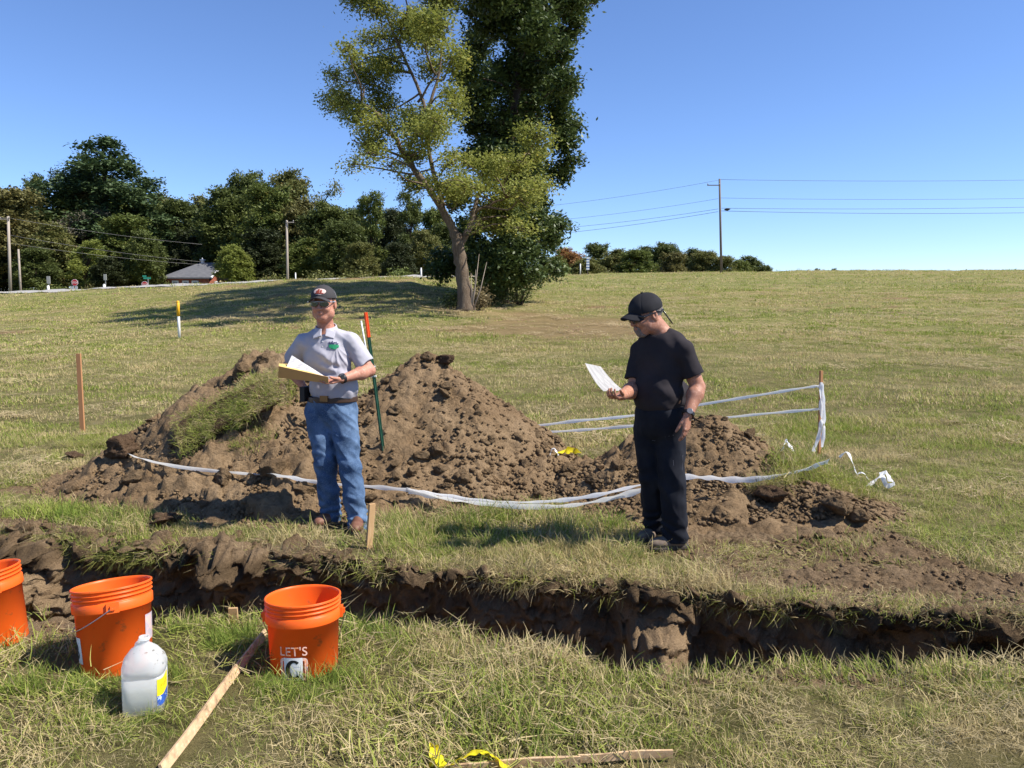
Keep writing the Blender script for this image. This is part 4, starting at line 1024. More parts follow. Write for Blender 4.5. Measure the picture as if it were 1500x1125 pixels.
# ------------------------------------------------------------ man in black
def man_b():
    d0 = 5.2; gx, gy = float(P(985, 805, 5.12)[0]), 5.14
    foot_z = float(G(gx, gy))
    root = empty('person', (gx, gy, foot_z), 'man in black T-shirt, black cap and dark trousers reading a sheet', 'person')
    def Q(px, py, dd=0.0): return P(px, py, d0+dd)
    UP = np.array([0, 0, 1.])
    hc = Q(946, 461.5, .02); hR = frame((-.90, -.42, -.30)); HS = 1.13
    fwd = nrm((-.62, -.78, 0)); lft = np.array([-fwd[1], fwd[0], 0])
    T = np.stack([lft, fwd, UP], 1)
    neck0 = Q(970, 489, .02); neck1 = Q(956, 471, .02)
    SL, SR = Q(1000, 512, -.10), Q(938, 514, .12)
    EL, ER = Q(1022, 567, -.10), Q(929, 570, .06)
    WL, WR = Q(1008, 607, -.22), Q(909, 580, -.19)
    hipL, hipR = Q(981, 622, -.03), Q(951, 622, .06)
    KL, KR = Q(985, 705, -.06), Q(955, 700, .06)
    AL, AR = Q(989, 787, -.05), Q(961, 770, .17)
    handL = hand_prims(WL+nrm(WL-EL)*.01, nrm(np.array([-.10, -.12, -1.0])), (-.75, .55, -.1), (-.6, -.7, 0), (.30, .36, .42, .5), 1.02, .05, .6, .35)
    handR = hand_prims(WR, Q(893, 583, -.30)-WR, (.2, .35, .85), (-.3, -.6, .8), (.75, .8, .85, .9), 1.02, .05, .5, .5)
    def body(p):
        d = head_sdf(p, hc, hR, 1.08, HS)
        d = smin(d, s_cone(p, neck0, neck1, .066, .062), .03)
        t = smin(s_ell(p, Q(968, 530, .02), T, (.165, .11, .19)), s_ell(p, Q(966, 580, .0), T, (.155, .12, .15)), .06)
        for S_, E_, W_ in ((SR, ER, WR), (SL, EL, WL)):
            t = smin(t, s_cone(p, neck0+(S_-neck0)*.3, S_, .055, .058), .04); t = smin(t, s_cone(p, S_, E_, .060, .048), .03)
            m = E_+(W_-E_)*.28; t = smin(t, s_cone(p, E_, m, .047, .052), .02); t = smin(t, s_cone(p, m, W_, .052, .031), .03)
        for h_, k_, a_ in ((hipR, KR, AR), (hipL, KL, AL)):
            t = smin(t, s_cone(p, h_, k_, .075, .055), .04); t = smin(t, s_cone(p, k_, a_, .05, .04), .03)
        d = smin(d, t, .03)
        for hd in (handL, handR):
            hh = None
            for (a, b, ra, rb, ty) in hd:
                c = s_cone(p, a, b, ra, rb); hh = c if hh is None else smin(hh, c, .010 if ty == 'p' else .0035)
            d = smin(d, hh, .012)
        return d
    lo = np.array([Q(868, 500)[0], d0-.55, foot_z+.05]); hi = np.array([Q(1050, 500)[0], d0+.36, 1.86])
    skin('body', body, lo, hi, .0042, SKIN_B, root)
    tm = mat('black_tshirt', (.025, .022, .025), .92, .12, [(6, (.034, .029, .032), .4, .7)], (300, .15, .001))
    ax = nrm(EL-SL); axR = nrm(ER-SR); cuL = SL+ax*.185; cuR = SR+axR*.20; hem = Q(966, 606)[2]
    def shirt(p):
        t = s_ell(p, Q(969, 526, .02), T, (.198, .132, .20)); t = smin(t, s_ell(p, Q(964, 575, .0), T, (.172, .155, .19)), .07); t = smin(t, s_ell(p, Q(985, 580, .12), None, (.13, .12, .13)), .05)
        t = smin(t, s_ell(p, Q(969, 498, .02), T, (.14, .09, .05)), .05)
        for S_, cu, a_ in ((SR, cuR, axR), (SL, cuL, ax)):
            t = smin(t, s_cone(p, neck0+(S_-neck0)*.25-UP*.01, S_, .066, .070), .04)
            sl_ = s_cone(p, S_, S_+a_*.30, .069, .074); sl_ = np.maximum(sl_, (p-cu)@a_)
            t = smin(t, sl_, .016)
        q = (p-Q(966, 560))@T
        t = t-.0035*np.sin((q[:, 2]*1.0+q[:, 0]*.8)*48+3*vnoise(p*6, 23))*np.exp(-((q[:, 0]-.12)/.1)**2)-.007*fbm(p*np.array([7, 7, 5]), 2, s=25)-.003*fbm(p*17, 2, s=26)
        t = np.maximum(t, hem-p[:, 2]+.007*np.sin(q[:, 0]*40))
        return np.maximum(t, -s_cone(p, neck0-UP*.045-np.array([.0, .02, 0]), neck1+UP*.04, .072, .066))
    skin('t_shirt', shirt, lo+[0, 0, .6], hi-[0, 0, .15], .0046, tm, root)
    pm = mat('dark_trousers', (.010, .011, .016), .9, .15, [(5, (.018, .020, .027), .42, .68)], [(300, .2, .001), (22, .15, .006)])
    def pants(p):
        t = s_ell(p, Q(966, 618, .01), T, (.180, .140, .15)); t = smin(t, s_ell(p, Q(966, 604, .01), T, (.175, .145, .12)), .02)
        for h_, k_, a_, s in ((hipR, KR, AR, -1), (hipL, KL, AL, 1)):
            an = a_-UP*.03
            l = s_cone(p, h_-UP*.03, k_, .105, .086); l = smin(l, s_cone(p, k_, an, .086, .083), .02)
            kz = np.exp(-((p[:, 2]-k_[2])/.16)**2); az = np.exp(-((p[:, 2]-a_[2]-.03)/.11)**2)
            l = l-np.sin(p[:, 2]*45+p[:, 0]*30*s+4*vnoise(p*5, 31))*.0028*kz*(1+vnoise(p*4, 38))-np.sin(p[:, 2]*75+p[:, 0]*30*s+4*vnoise(p*7, 32))*.0055*az*(1+vnoise(p*5, 39))
            t = smin(t, l, .02)
        t = t-.013*(.5-np.abs(fbm(p*np.array([8, 8, 4])+p[:, [2, 2, 0]]*2, 2, s=35)))-.0025*fbm(p*np.array([24, 24, 12]), 2, s=36)
        return np.maximum(np.maximum(t, p[:, 2]-hem-.05), foot_z+.055-p[:, 2])
    skin('trousers', pants, [lo[0], lo[1], foot_z], [hi[0], hi[1], hem+.08], .005, pm, root); tr = root.children[-1]
    # stitched pocket on the thigh
    mb = MB()
    def onp(px, py):
        dd = np.arange(-.4, .1, .004); pp = np.array([P(px, py, d0+a) for a in dd]); v = pants(pp); b = np.nonzero(v < 0)[0]; return pp[b[0]] if len(b) else pp[-1]
    for a, b in (((985.5, 664), (1000, 667)), ((985.5, 664), (987, 690)), ((1000, 667), (999.5, 691)), ((955, 645), (969, 647)), ((974, 640), (989, 637))):
        pts = [onp(a[0]+(b[0]-a[0])*t, a[1]+(b[1]-a[1])*t)-np.array([0, .0005, 0]) for t in np.linspace(0, 1, 6)]; mb.tube(pts, .0013, 5)
    V = np.concatenate(mb.V); wpart('stitching', V, mb.F, mat('stitch_grey', (.10, .10, .12), .8), tr)
    # shoes
    sh = mat('suede_shoe', (.13, .098, .075), .9, .2, [(14, (.19, .15, .12), .4, .7)], (120, .3, .002)); sm = mat('shoe_sole', (.055, .045, .038), .8)
    for a_, dirv in ((AL, (-1, -.28, 0)), (AR, (-.75, -.65, 0))):
        R = frame(dirv); c = np.array([a_[0]+.02, a_[1], 0]); c[2] = float(G(c[0]-.05, c[1]))+.008
        def boot(p, c=c, R=R):
            q = (p-c)@R
            d = s_ell(q, (0, .115, .045), None, (.050, .105, .040)); d = smin(d, s_ell(q, (0, .0, .05), None, (.044, .075, .05)), .03)
            d = smin(d, s_cone(q, (0, -.01, .05), (0, -.02, .13), .046, .050), .03); d = d-.003*np.sin(q[:, 1]*120)*np.exp(-((q[:, 1]-.08)/.04)**2-((q[:, 2]-.09)/.03)**2)
            return np.maximum(d, .018-q[:, 2])
        def sole(p, c=c, R=R):
            q = (p-c)@R; d = smin(s_ell(q, (0, .11, .01), None, (.053, .118, .06)), s_ell(q, (0, -.01, .01), None, (.046, .072, .06)), .02)
            return np.maximum(np.maximum(d, q[:, 2]-.024), -.008-q[:, 2])
        skin('shoe', boot, c-[.3, .3, .03], c+[.3, .3, .22], .005, sh, root); b = root.children[-1]
        V, F = surfnets(sole, c-[.3, .3, .03], c+[.3, .3, .08], .005); wpart('sole', V, F, sm, b)
    # cap
    cm = mat('cap_black', (.018, .018, .021), .9, .12, [(8, (.03, .03, .033), .4, .7)], (200, .2, .001))
    def H(p): return (p-hc)@hR/HS
    def dome(p):
        q = H(p); d = s_ell(q, (0, -.008, .040), None, (.088, .110, .094)); seam = np.minimum(np.abs(q[:, 0]), np.abs(np.abs(q[:, 0])-.9*np.abs(q[:, 1]+.01)))
        d = d+.0015*np.exp(-(seam/.004)**2); inner = s_ell(q, (0, -.008, .040), None, (.082, .104, .088))
        return np.maximum(np.maximum(d, .026-q[:, 2]), -inner)
    def bill(p):
        q = H(p); t = q[:, 1]-.07; z0 = .046-.8*q[:, 0]**2/.09-.06*np.clip(t, 0, 1)-1.2*np.clip(t, 0, 1)**2
        pl = np.hypot(q[:, 0]/.076, (q[:, 1]-.075)/.092)-1
        return np.maximum(np.maximum(pl*.07, np.abs(q[:, 2]-z0)-.0045), .066-q[:, 1])
    def button(p): return s_ell(H(p), (0, -.008, .135), None, (.009, .009, .005))
    L0, L1 = hc-[.24, .24, .12], hc+[.2, .2, .17]
    skin('cap', dome, L0, L1, .0035, cm, root); cap = root.children[-1]
    for nm_, f_ in (('cap_bill', bill), ('cap_button', button)):
        V, F = surfnets(f_, L0, L1, .003); wpart(nm_, V, F, cm, cap)
    def hair(p):
        q = H(p); d = s_ell(q, (0, -.016, .028), None, (.0785, .100, .090)); d = d-.002*vnoise(p*150, 5); d = np.maximum(d, q[:, 2]-.035); d = np.maximum(d, q[:, 1]-.022+.5*np.clip(q[:, 2], -1, 0)); return np.maximum(d, -.050-q[:, 2]+.3*np.clip(q[:, 1], 0, 1))
    skin('hair', hair, L0, L1, .004, mat('hair_grey', (.20, .18, .165), .8, .2, [(120, (.09, .08, .075), .45, .6)], (400, .6, .003)), root)
    def beard(p):
        q = H(p); d = smin(s_ell(q, (0, .052, -.092), None, (.039, .037, .031)), s_ell(q, (0, .083, -.062), None, (.030, .015, .022)), .02)
        for s in (-1, 1): d = smin(d, s_ell(q, (s*.052, .010, -.066), None, (.024, .042, .030)), .02)
        d = d-.0015*vnoise(p*170, 6); lips = s_ell(q, (0, .094, -.058), None, (.020, .02, .008))
        return np.maximum(np.maximum(d, -lips), q[:, 2]+.030+.0*q[:, 1])
    skin('beard', beard, L0-[0, 0, .03], L1, .0035, mat('beard_grey', (.24, .20, .18), .85, .2, [(150, (.12, .09, .08), .42, .6)], (400, .6, .002)), root)
    def lens(p):
        q = H(p); ax_ = np.abs(q[:, 0]); y0 = .105-4.8*q[:, 0]**2
        return np.maximum(np.abs(q[:, 1]-y0)-.0025, np.hypot((ax_-.035)/.033, (q[:, 2]-.001)/.020)*.02-.02)
    def fr(p):
        q = H(p); ax_ = np.abs(q[:, 0]); y0 = .106-4.8*q[:, 0]**2; q2 = np.stack([ax_, q[:, 1], q[:, 2]], 1)
        a = np.maximum(np.abs(q[:, 1]-y0)-.0035, np.maximum(np.abs(q[:, 2]-.019)-.0035, ax_-.069))
        b = np.minimum(s_cone(q2, (.067, .083, .015), (.083, .07, .012), .006, .006), s_cone(q2, (.083, .07, .012), (.084, -.02, .014), .0055, .003))
        return np.minimum(a, b)
    bl = mat('sunglass_black', (.008, .008, .010), .12, .6)
    skin('sunglasses', fr, hc-[.15, .16, .08], hc+[.15, .16, .08], .0025, bl, root); sg = root.children[-1]
    V, F = surfnets(lens, hc-[.15, .16, .08], hc+[.15, .16, .08], .0025); wpart('lens', V, F, mat('sunglass_lens_dark', (.01, .01, .013), .06, .9), sg)
    mb = MB(); e = hc+hR@np.array([.084, -.02, .014])*HS; er = hc+hR@np.array([-.084, -.02, .014])*HS; tail = P(985, 474, 5.26)
    mid = hc+hR@np.array([0, -.13, .005])
    mb.tube([e, (e+mid)/2+hR@np.array([.03, -.02, 0]), mid, P(974, 459, 5.25), tail], .005, 8); mb.tube([er, (er+mid)/2+hR@np.array([-.03, -.02, 0]), mid], .004, 8)
    V = np.concatenate(mb.V); wpart('glasses_strap', V, mb.F, bl, sg)
    fd = nrm(WL-EL); wc = WL-fd*.004; wr = frame(fd, (0, 1, 0))
    def band(p):
        q = (p-wc)@wr; r = np.hypot(q[:, 0], q[:, 2]); return np.maximum(np.abs(r-.0365)-.0045, np.abs(q[:, 1])-.013)
    skin('watch', band, wc-.07, wc+.07, .003, mat('watch_black', (.012, .012, .014), .4), root); wt = root.children[-1]
    on = nrm(np.array([-.15, -1, .15])); on = nrm(on-fd*np.dot(on, fd)); fr2 = frame(on, fd)
    V, F = surfnets(lambda p: np.minimum(np.maximum(np.hypot(((p-wc)@fr2)[:, 0], ((p-wc)@fr2)[:, 2])-.021, np.abs(((p-wc)@fr2)[:, 1]-.040)-.006), 9.), wc-.09, wc+.09, .003)
    wpart('watch_case', V, F, mat('watch_face', (.10, .10, .11), .15, .8), wt)
    # sheet of paper curving up out of the right hand
    V = []; F = []; A0 = P(884, 573, 4.93); A1 = P(913, 572, 5.06); B0 = P(857, 532, 4.90); B1 = P(880, 537, 5.10)
    n = 12; dirw = (A1-A0)
    for i in range(n+1):
        t = i/n; sag = .028*math.sin(math.pi*t)
        a = A0+(B0-A0)*t-UP*sag*.7+np.array([.0, 0, 0]); b = A1+(B1-A1)*t-UP*sag*.4
        V += [a, b]
    for i in range(n): F.append((2*i, 2*i+1, 2*i+3, 2*i+2))
    V = np.array(V); V2 = V+np.array([.001, -.001, .001]); nn = len(V)
    F2 = [tuple(nn+j for j in f)[::-1] for f in F]
    rim_ = [(0, 1, nn+1, nn), (2*n, 2*n+nn, 2*n+1+nn, 2*n+1)]+[(2*i, 2*i+2, nn+2*i+2, nn+2*i) for i in range(n)]+[(2*i+1, nn+2*i+1, nn+2*i+3, 2*i+3) for i in range(n)]
    o = link('paper_sheet', mesh('paper_sheet', V-A0, F+F2+rim_, paper_mat('printed_page_shaded', .50), True), loc=A0)  # paper colour greyed: the sheet's shade is put into its colour
    tag(o, 'curved white printed sheet in the right hand of the man in black', 'papers')
man_b()
# ------------------------------------------------------------ buckets
ORANGE = mat('orange_plastic', (.95, .165, .018), .40, .4, [(7, (.92, .145, .014), .4, .7), (23, (.45, .13, .04), .60, .72), (6, (.55, .17, .06), .62, .78)], (120, .06, .001), trans=.3)
WIRE = mat('wire_steel', (.42, .42, .42), .35, .6, metallic=.8)
def bucket(px, py_base, d, tilt, rz, label, h=.35, handle=None, sink=.02, smudge=None):
    c = P(px, 900, d); c[2] = float(G(c[0], c[1]))-sink
    root = empty('bucket', c, label, 'bucket', 'orange buckets on the near bank'); root.rotation_euler = tilt
    r0, r1 = .131, .147
    def rr(z): return r0+(r1-r0)*z/h
    prof = [(0, .004), (r0-.012, .004), (r0-.003, .0), (r0, .006)]
    z1 = h*.735
    prof += [(rr(z1), z1-.0005), (rr(z1)+.0075, z1), (rr(z1)+.0085, z1+.004), (rr(z1)+.009, z1+.036), (rr(z1)+.006, z1+.039), (rr(z1)+.0015, z1+.0395)]
    for k in range(3):
        zz = z1+.041+k*.0165
        prof += [(rr(zz)+.001, zz+.003), (rr(zz)+.001, zz+.0105), (rr(zz)+.0065, zz+.012), (rr(zz)+.0075, zz+.014), (rr(zz)+.0065, zz+.0158), (rr(zz)+.001, zz+.0165)]
    prof += [(r1+.001, h-.006), (r1+.0055, h-.004), (r1+.006, h), (r1+.002, h+.002), (r1-.002, h), (r1-.003, h-.01), (r0-.003, .010), (0, .009)]
    V, F = lathe(prof, 96); me = mesh('shell', V, F, ORANGE, True)
    sh = link('shell', me, root)
    # drip notches in the ring and the ears of the handle
    ea = handle['ear'] if handle else 0.0
    R_h = rr(z1)+.010; ears = []
    for k, a in enumerate((ea, ea+math.pi)):
        mb = MB(); dirv = np.array([math.cos(a), math.sin(a), 0]); Rm = np.stack([dirv, np.array([-dirv[1], dirv[0], 0]), [0, 0, 1]], 1)
        mb.box(dirv*(R_h+.001)+[0, 0, z1+.020], (.012, .046, .040), Rm); mb.box(dirv*(R_h+.008)+[0, 0, z1+.022], (.014, .018, .018), Rm)
        o = mb.build('handle_ear', ORANGE, root, world=False); ears.append(dirv*(R_h+.013)+[0, 0, z1+.022])
    # bail: semicircle between the ears, hanging down
    a0, a1 = ears; mid = (a0+a1)/2; ax = nrm(a0-a1); L = np.linalg.norm(a0-a1)/2
    drop = handle.get('drop', -1.15) if handle else -1.15
    side = np.array([-ax[1], ax[0], 0])*(handle.get('side', 1) if handle else 1)
    dn = math.cos(drop)*side+math.sin(drop)*np.array([0, 0, 1.])
    pts = []
    for t in np.linspace(0, math.pi, 40):
        q = mid+ax*math.cos(t)*L*1.0+dn*math.sin(t)*(L*1.06); rad = np.hypot(q[0], q[1]); lim = rr(max(q[2], 0))+.010
        if rad < lim and q[2] < h: q[:2] *= lim/max(rad, 1e-6)
        pts.append(q)
    mb = MB(); mb.tube(pts, .0021, 6); mb.build('handle', WIRE, root, True, world=False)
    return root, rr, z1, h
def on_bucket(root, rr, obj_pts, name, m, off, faces):
    """wrap flat points (s along the wall, z) round the bucket: angle measured from the camera side"""
def wrap_flat(V, rr, a0, off):
    V = np.asarray(V, float); out = []
    for s, z, e in V:
        r = rr(z)+off+e; a = a0+s/rr(z); out.append((r*math.cos(a), r*math.sin(a), z))
    return np.array(out)
def flat_rect(s0, s1, z0, z1, n=10):
    V = []; F = []
    for i in range(n+1):
        s = s0+(s1-s0)*i/n
        for z in np.linspace(z0, z1, 4): V.append((s, z, 0))
    for i in range(n):
        for j in range(3): a = i*4+j; F.append((a, a+4, a+5, a+1))
    return np.array(V), F
def text_flat(txt, size, sx=1.0, bold=.0):
    cu = bpy.data.curves.new('lettering', 'FONT'); cu.body = txt; cu.size = size; cu.offset = bold; cu.resolution_u = 4; cu.align_x = 'CENTER'; cu.space_character = 1.05
    o = bpy.data.objects.new('lettering', cu); COL.objects.link(o); bpy.context.view_layer.update()
    me = bpy.data.meshes.new_from_object(o.evaluated_get(bpy.context.evaluated_depsgraph_get()))
    import bmesh
    bm = bmesh.new(); bm.from_mesh(me); bmesh.ops.triangulate(bm, faces=bm.faces)
    bmesh.ops.subdivide_edges(bm, edges=[e for e in bm.edges if e.calc_length() > size*.18], cuts=2, use_grid_fill=False)
    V = np.array([[v.co.x*sx, v.co.y, 0] for v in bm.verts]); F = [tuple(v.index for v in f.verts) for f in bm.faces]; bm.free()
    bpy.data.objects.remove(o); bpy.data.curves.remove(cu); bpy.data.meshes.remove(me); return V, F
PRINT = mat('white_print', (.80, .52, .42), .6, .3, [(60, (.84, .30, .12), .50, .62)])
STICK = mat('white_sticker', (.78, .76, .74), .5, .4); BLK = mat('black_print', (.012, .012, .014), .5, .3)
# bucket with the sticker C
b, rr, z1, h = bucket(444, 985, 3.03, (R_(-4.5), R_(-1.0), 0), 0, 'orange bucket with a black letter C sticker, right of the wooden lath', handle=dict(ear=R_(8), drop=-1.25, side=1), sink=.06)
# +s must run to the right as seen from the camera: angle grows counter-clockwise, so from -90 deg towards 0 it runs right
A0 = R_(-90)-.07
V, F = text_flat("LET'S", .050, .98, .0004); V[:, 1] += .150; link('lettering', mesh('lettering', wrap_flat(V[:, [0, 1, 2]], rr, A0+.02, .0008), F, PRINT, False), b)
def rrect_ring(s0, s1, z0, z1_, w, n=8):
    """rounded-rectangle ring: the hollow letters D and O of the stencil"""
    V = []; F = []; r = .014; pts = []
    for cx, cz, a in ((s1-r, z1_-r, 0), (s0+r, z1_-r, 90), (s0+r, z0+r, 180), (s1-r, z0+r, 270)):
        for k in range(n+1):
            t = R_(a+90*k/n); pts.append((cx, cz, math.cos(t), math.sin(t)))
    m = len(pts)
    for (cx, cz, c, s_) in pts: V += [(cx+r*c, cz+r*s_, 0), (cx+max(r-w, .002)*c, cz+max(r-w, .002)*s_, 0)]
    for i in range(m): j = (i+1) % m; F.append((2*i, 2*j, 2*j+1, 2*i+1))
    return np.array(V), F
for (s0, s1) in ((-.056, -.004), (.004, .056)):
    V, F = rrect_ring(s0, s1, .048, .140, .012); link('lettering', mesh('lettering', wrap_flat(V, rr, A0+.02, .0008), F, PRINT, False), b)
V, F = flat_rect(-.038, .037, .046, .142); st = link('sticker', mesh('sticker', wrap_flat(V, rr, A0+.02, .0018), F, STICK, False), b)
V = []; F = []; n = 40
for i in range(n+1):
    t = R_(48+(312-48)*i/n); wd = .0125+.0065*max(0, -math.cos(t))
    for k in (-.5, .5):
        V.append(((.022+.0)*math.cos(t)*1.12+k*wd*math.cos(t)+.002, .094+.034*math.sin(t)+k*wd*math.sin(t)*.8, 0))
for i in range(n): F.append((2*i, 2*i+1, 2*i+3, 2*i+2))
link('letter', mesh('letter', wrap_flat(V, rr, A0+.02, .0026), F, BLK, False), b)
CLEAR.append((b.location.x, b.location.y, .155))
# middle bucket
b, rr, z1, h = bucket(168, 985, 3.03, (R_(-8.5), R_(-5.5), 0), 0, 'orange bucket tilted to the left with its wire handle hanging down, behind the jug', handle=dict(ear=R_(-62), drop=-.55, side=-1))
V, F = text_flat("B", .085, 1.0, .002); V[:, 1] += .08; A1 = R_(-143)
Vs, Fs = flat_rect(-.045, .045, .06, .165); st = link('sticker', mesh('sticker', wrap_flat(Vs, rr, A1, .0015), Fs, STICK, False), b)
link('letter', mesh('letter', wrap_flat(V, rr, A1, .0026), F, BLK, False), b)
Vs, Fs = flat_rect(-.05, .03, .11, .215); st = link('printed_label', mesh('printed_label', wrap_flat(Vs, rr, R_(12), .0013), Fs, mat('label_grey', (.42, .38, .42), .5, .4, [(30, (.75, .45, .40), .5, .6)]), False), b)
CLEAR.append((b.location.x, b.location.y, .155))
# left bucket, cut by the frame
b, rr, z1, h = bucket(-10, 950, 3.28, (R_(-2), R_(-8.5), 0), 0, 'orange bucket leaning to the left, cut off by the left picture edge', handle=dict(ear=R_(-40), drop=-.9, side=-1), sink=.03)
CLEAR.append((b.location.x, b.location.y, .155))
# ------------------------------------------------------------ jug
def jug():
    c = P(213, 1030, 2.70); c[2] = float(G(c[0], c[1]))-.012; CLEAR.append((c[0], c[1], .085))
    root = empty('plastic_jug', c, 'open translucent gallon jug half full, in front of the tilted bucket', 'jug', rz=.25); root.rotation_euler[1] = R_(1.5); root.scale = (.95, .95, .96)
    prof = [(0, .0, 4), (.066, .0, 4), (.074, .006, 5), (.0745, .10, 5), (.0745, .150, 5), (.071, .153, 5), (.071, .158, 4), (.0765, .161, 4), (.078, .185, 3), (.072, .212, 2.3), (.050, .243, 2), (.026, .262, 2), (.0185, .267, 2), (.0185, .279, 2), (.021, .280, 2), (.021, .284, 2), (.0185, .285, 2), (.0185, .293, 2), (.0165, .293, 2), (.0165, .268, 2)]
    n = 56; V = []; F = []
    for (r, z, e) in prof:
        for k in range(n):
            t = 2*math.pi*k/n; cs, sn = math.cos(t), math.sin(t); k_ = (abs(cs)**e+abs(sn)**e)**(-1/e); V.append((r*k_*cs, r*k_*sn, z+.0008*math.sin(7*t)*(r > .05)))
    for i in range(len(prof)-1):
        for k in range(n): k2 = (k+1) % n; F.append((i*n+k, i*n+k2, (i+1)*n+k2, (i+1)*n+k))
    m = bpy.data.materials.new('milky_plastic'); m.use_nodes = True; N = m.node_tree.nodes; L = m.node_tree.links; b_ = N['Principled BSDF']
    b_.inputs['Base Color'].default_value = (.90, .91, .90, 1); b_.inputs['Roughness'].default_value = .32; b_.inputs['Specular IOR Level'].default_value = .5
    tr = N.new('ShaderNodeBsdfTranslucent'); tr.inputs[0].default_value = (.92, .92, .90, 1); tp = N.new('ShaderNodeBsdfTransparent'); tp.inputs[0].default_value = (.86, .88, .88, 1)
    m1 = N.new('ShaderNodeMixShader'); m1.inputs[0].default_value = .5; L.new(b_.outputs[0], m1.inputs[1]); L.new(tr.outputs[0], m1.inputs[2])
    m2 = N.new('ShaderNodeMixShader'); m2.inputs[0].default_value = .38; L.new(m1.outputs[0], m2.inputs[1]); L.new(tp.outputs[0], m2.inputs[2]); L.new(m2.outputs[0], N['Material Output'].inputs[0])
    tc = N.new('ShaderNodeTexCoord'); nz = N.new('ShaderNodeTexNoise'); nz.inputs['Scale'].default_value = 40; L.new(tc.outputs['Object'], nz.inputs[0]); rp = N.new('ShaderNodeMapRange'); rp.inputs[1].default_value = .66; rp.inputs[2].default_value = .72; L.new(nz.outputs[0], rp.inputs[0])
    mx = N.new('ShaderNodeMix'); mx.data_type = 'RGBA'; mx.inputs[6].default_value = (.90, .91, .90, 1); mx.inputs[7].default_value = (.25, .21, .17, 1); L.new(rp.outputs[0], mx.inputs[0]); L.new(mx.outputs[2], b_.inputs['Base Color'])
    bp = N.new('ShaderNodeBump'); bp.inputs['Strength'].default_value = .3; bp.inputs['Distance'].default_value = .004; n2 = N.new('ShaderNodeTexNoise'); n2.inputs['Scale'].default_value = 25; L.new(tc.outputs['Object'], n2.inputs[0]); L.new(n2.outputs[0], bp.inputs['Height']); L.new(bp.outputs[0], b_.inputs['Normal'])
    link('jug_shell', mesh('jug_shell', V, F, m, True), root)
    # handle at the back shoulder, water inside, wrap-round label
    mb = MB(); mb.tube([(-.035, .060, .165), (-.045, .078, .20), (-.036, .070, .235), (-.018, .040, .255)], .012, 10); mb.build('handle', m, root, True, world=False)
    V = []; zs = (.006, .118); F = []
    for z in zs:
        for k in range(n):
            t = 2*math.pi*k/n; cs, sn = math.cos(t), math.sin(t); k_ = (abs(cs)**5+abs(sn)**5)**(-.2); V.append((.071*k_*cs, .071*k_*sn, z))
    F = [(k, (k+1) % n, n+(k+1) % n, n+k) for k in range(n)]+[tuple(range(n))[::-1], tuple(range(n, 2*n))]
    link('water', mesh('water', V, F, mat('cloudy_water', (.80, .81, .72), .2, .5, trans=.6), False), root)
    def lab(name, z0, z1_, m_, off, t0, t1):
        V = []; F = []
        for i in range(13):
            t = t0+(t1-t0)*i/12; cs, sn = math.cos(t), math.sin(t); k_ = (abs(cs)**5+abs(sn)**5)**(-.2); r = (.0745+off)*k_
            V += [(r*cs, r*sn, z0), (r*cs, r*sn, z1_)]
        for i in range(12): F.append((2*i, 2*i+2, 2*i+3, 2*i+1))
        return link(name, mesh(name, V, F, m_, False), root)
    t0, t1 = R_(-52), R_(12)
    lab('yellow_label', .083, .148, mat('label_yellow', (.85, .66, .02), .45, .4), .0012, t0, t1)
    lab('blue_label', .045, .083, mat('label_blue', (.03, .10, .42), .45, .4, [(55, (.5, .6, .75), .58, .62)]), .0012, t0, t1)
    lab('label_lines', .108, .128, mat('label_lines', (.60, .42, .01), .45, .4, [(90, (.85, .66, .02), .45, .55, (1, 1, 3))]), .0018, t0+.15, t1-.2)
jug()
# ------------------------------------------------------------ wooden pieces
WOOD = mat('weathered_pine', (.47, .30, .15), .8, .2, [(6, (.36, .22, .10), .4, .7, (1, 1, .15)), (40, (.55, .38, .21), .5, .7, (1, 1, .1))], (60, .3, .002))
WOODR = mat('reddish_pine', (.44, .22, .10), .8, .2, [(6, (.33, .16, .075), .4, .7, (1, 1, .15))], (60, .3, .002))
LATH = mat('raw_lath', (.55, .38, .22), .85, .2, [(5, (.44, .29, .16), .4, .7), (60, (.62, .46, .30), .5, .7), (18, (.30, .20, .12), .50, .66)], (60, .3, .002))
def stake(a, b, w, t, name, label, m, yaw=0.0, pointed=False, parts=None):
    a = np.array(a, float); b = np.array(b, float); ax = nrm(b-a); s = nrm(np.cross(ax, (math.sin(yaw), -math.cos(yaw), 0))); u = np.cross(s, ax)
    L = np.linalg.norm(b-a); mb = MB(); n = 7; V = []
    for i in range(n):
        c = a+ax*L*i/(n-1)+u*.004*math.sin(i*1.3)*(t < .02); k = 1.0 if i < n-1 or not pointed else .3
        for (p, q) in ((-1, -1), (1, -1), (1, 1), (-1, 1)): V.append(c+s*p*w/2*k+u*q*t/2)
    F = [(0, 3, 2, 1), tuple(4*(n-1)+k for k in range(4))]
    for i in range(n-1):
        for k in range(4): F.append((4*i+k, 4*i+(k+1) % 4, 4*i+4+(k+1) % 4, 4*i+4+k))
    o = link(name, mesh(name, np.array(V)-a, F, m, False), loc=a)
    return tag(o, label, 'stake')
def gp(px, py, d, dz=0.0):
    p = P(px, py, d); p[2] = float(surf(p[0], p[1]))+dz; return p
stake(gp(121, 632, 10.0, -.1), P(115, 518, 10.0), .055, .030, 'wooden_stake', 'tall reddish wooden stake standing in the grass at the far left', WOODR)
stake(gp(539, 810, 5.1, -.08), P(545, 738, 5.1), .045, .020, 'wooden_stake', 'short wooden stake at the trench edge in front of the man in jeans', WOOD, .75)
stake(gp(1200, 668, 8.4, -.1), P(1203, 543, 8.4), .030, .028, 'wooden_stake', 'thin wooden stake on the right, holding the white tapes', WOODR, .3)
c = P(342, 902, 3.44); zz = P(342, 890, 3.44)[2]
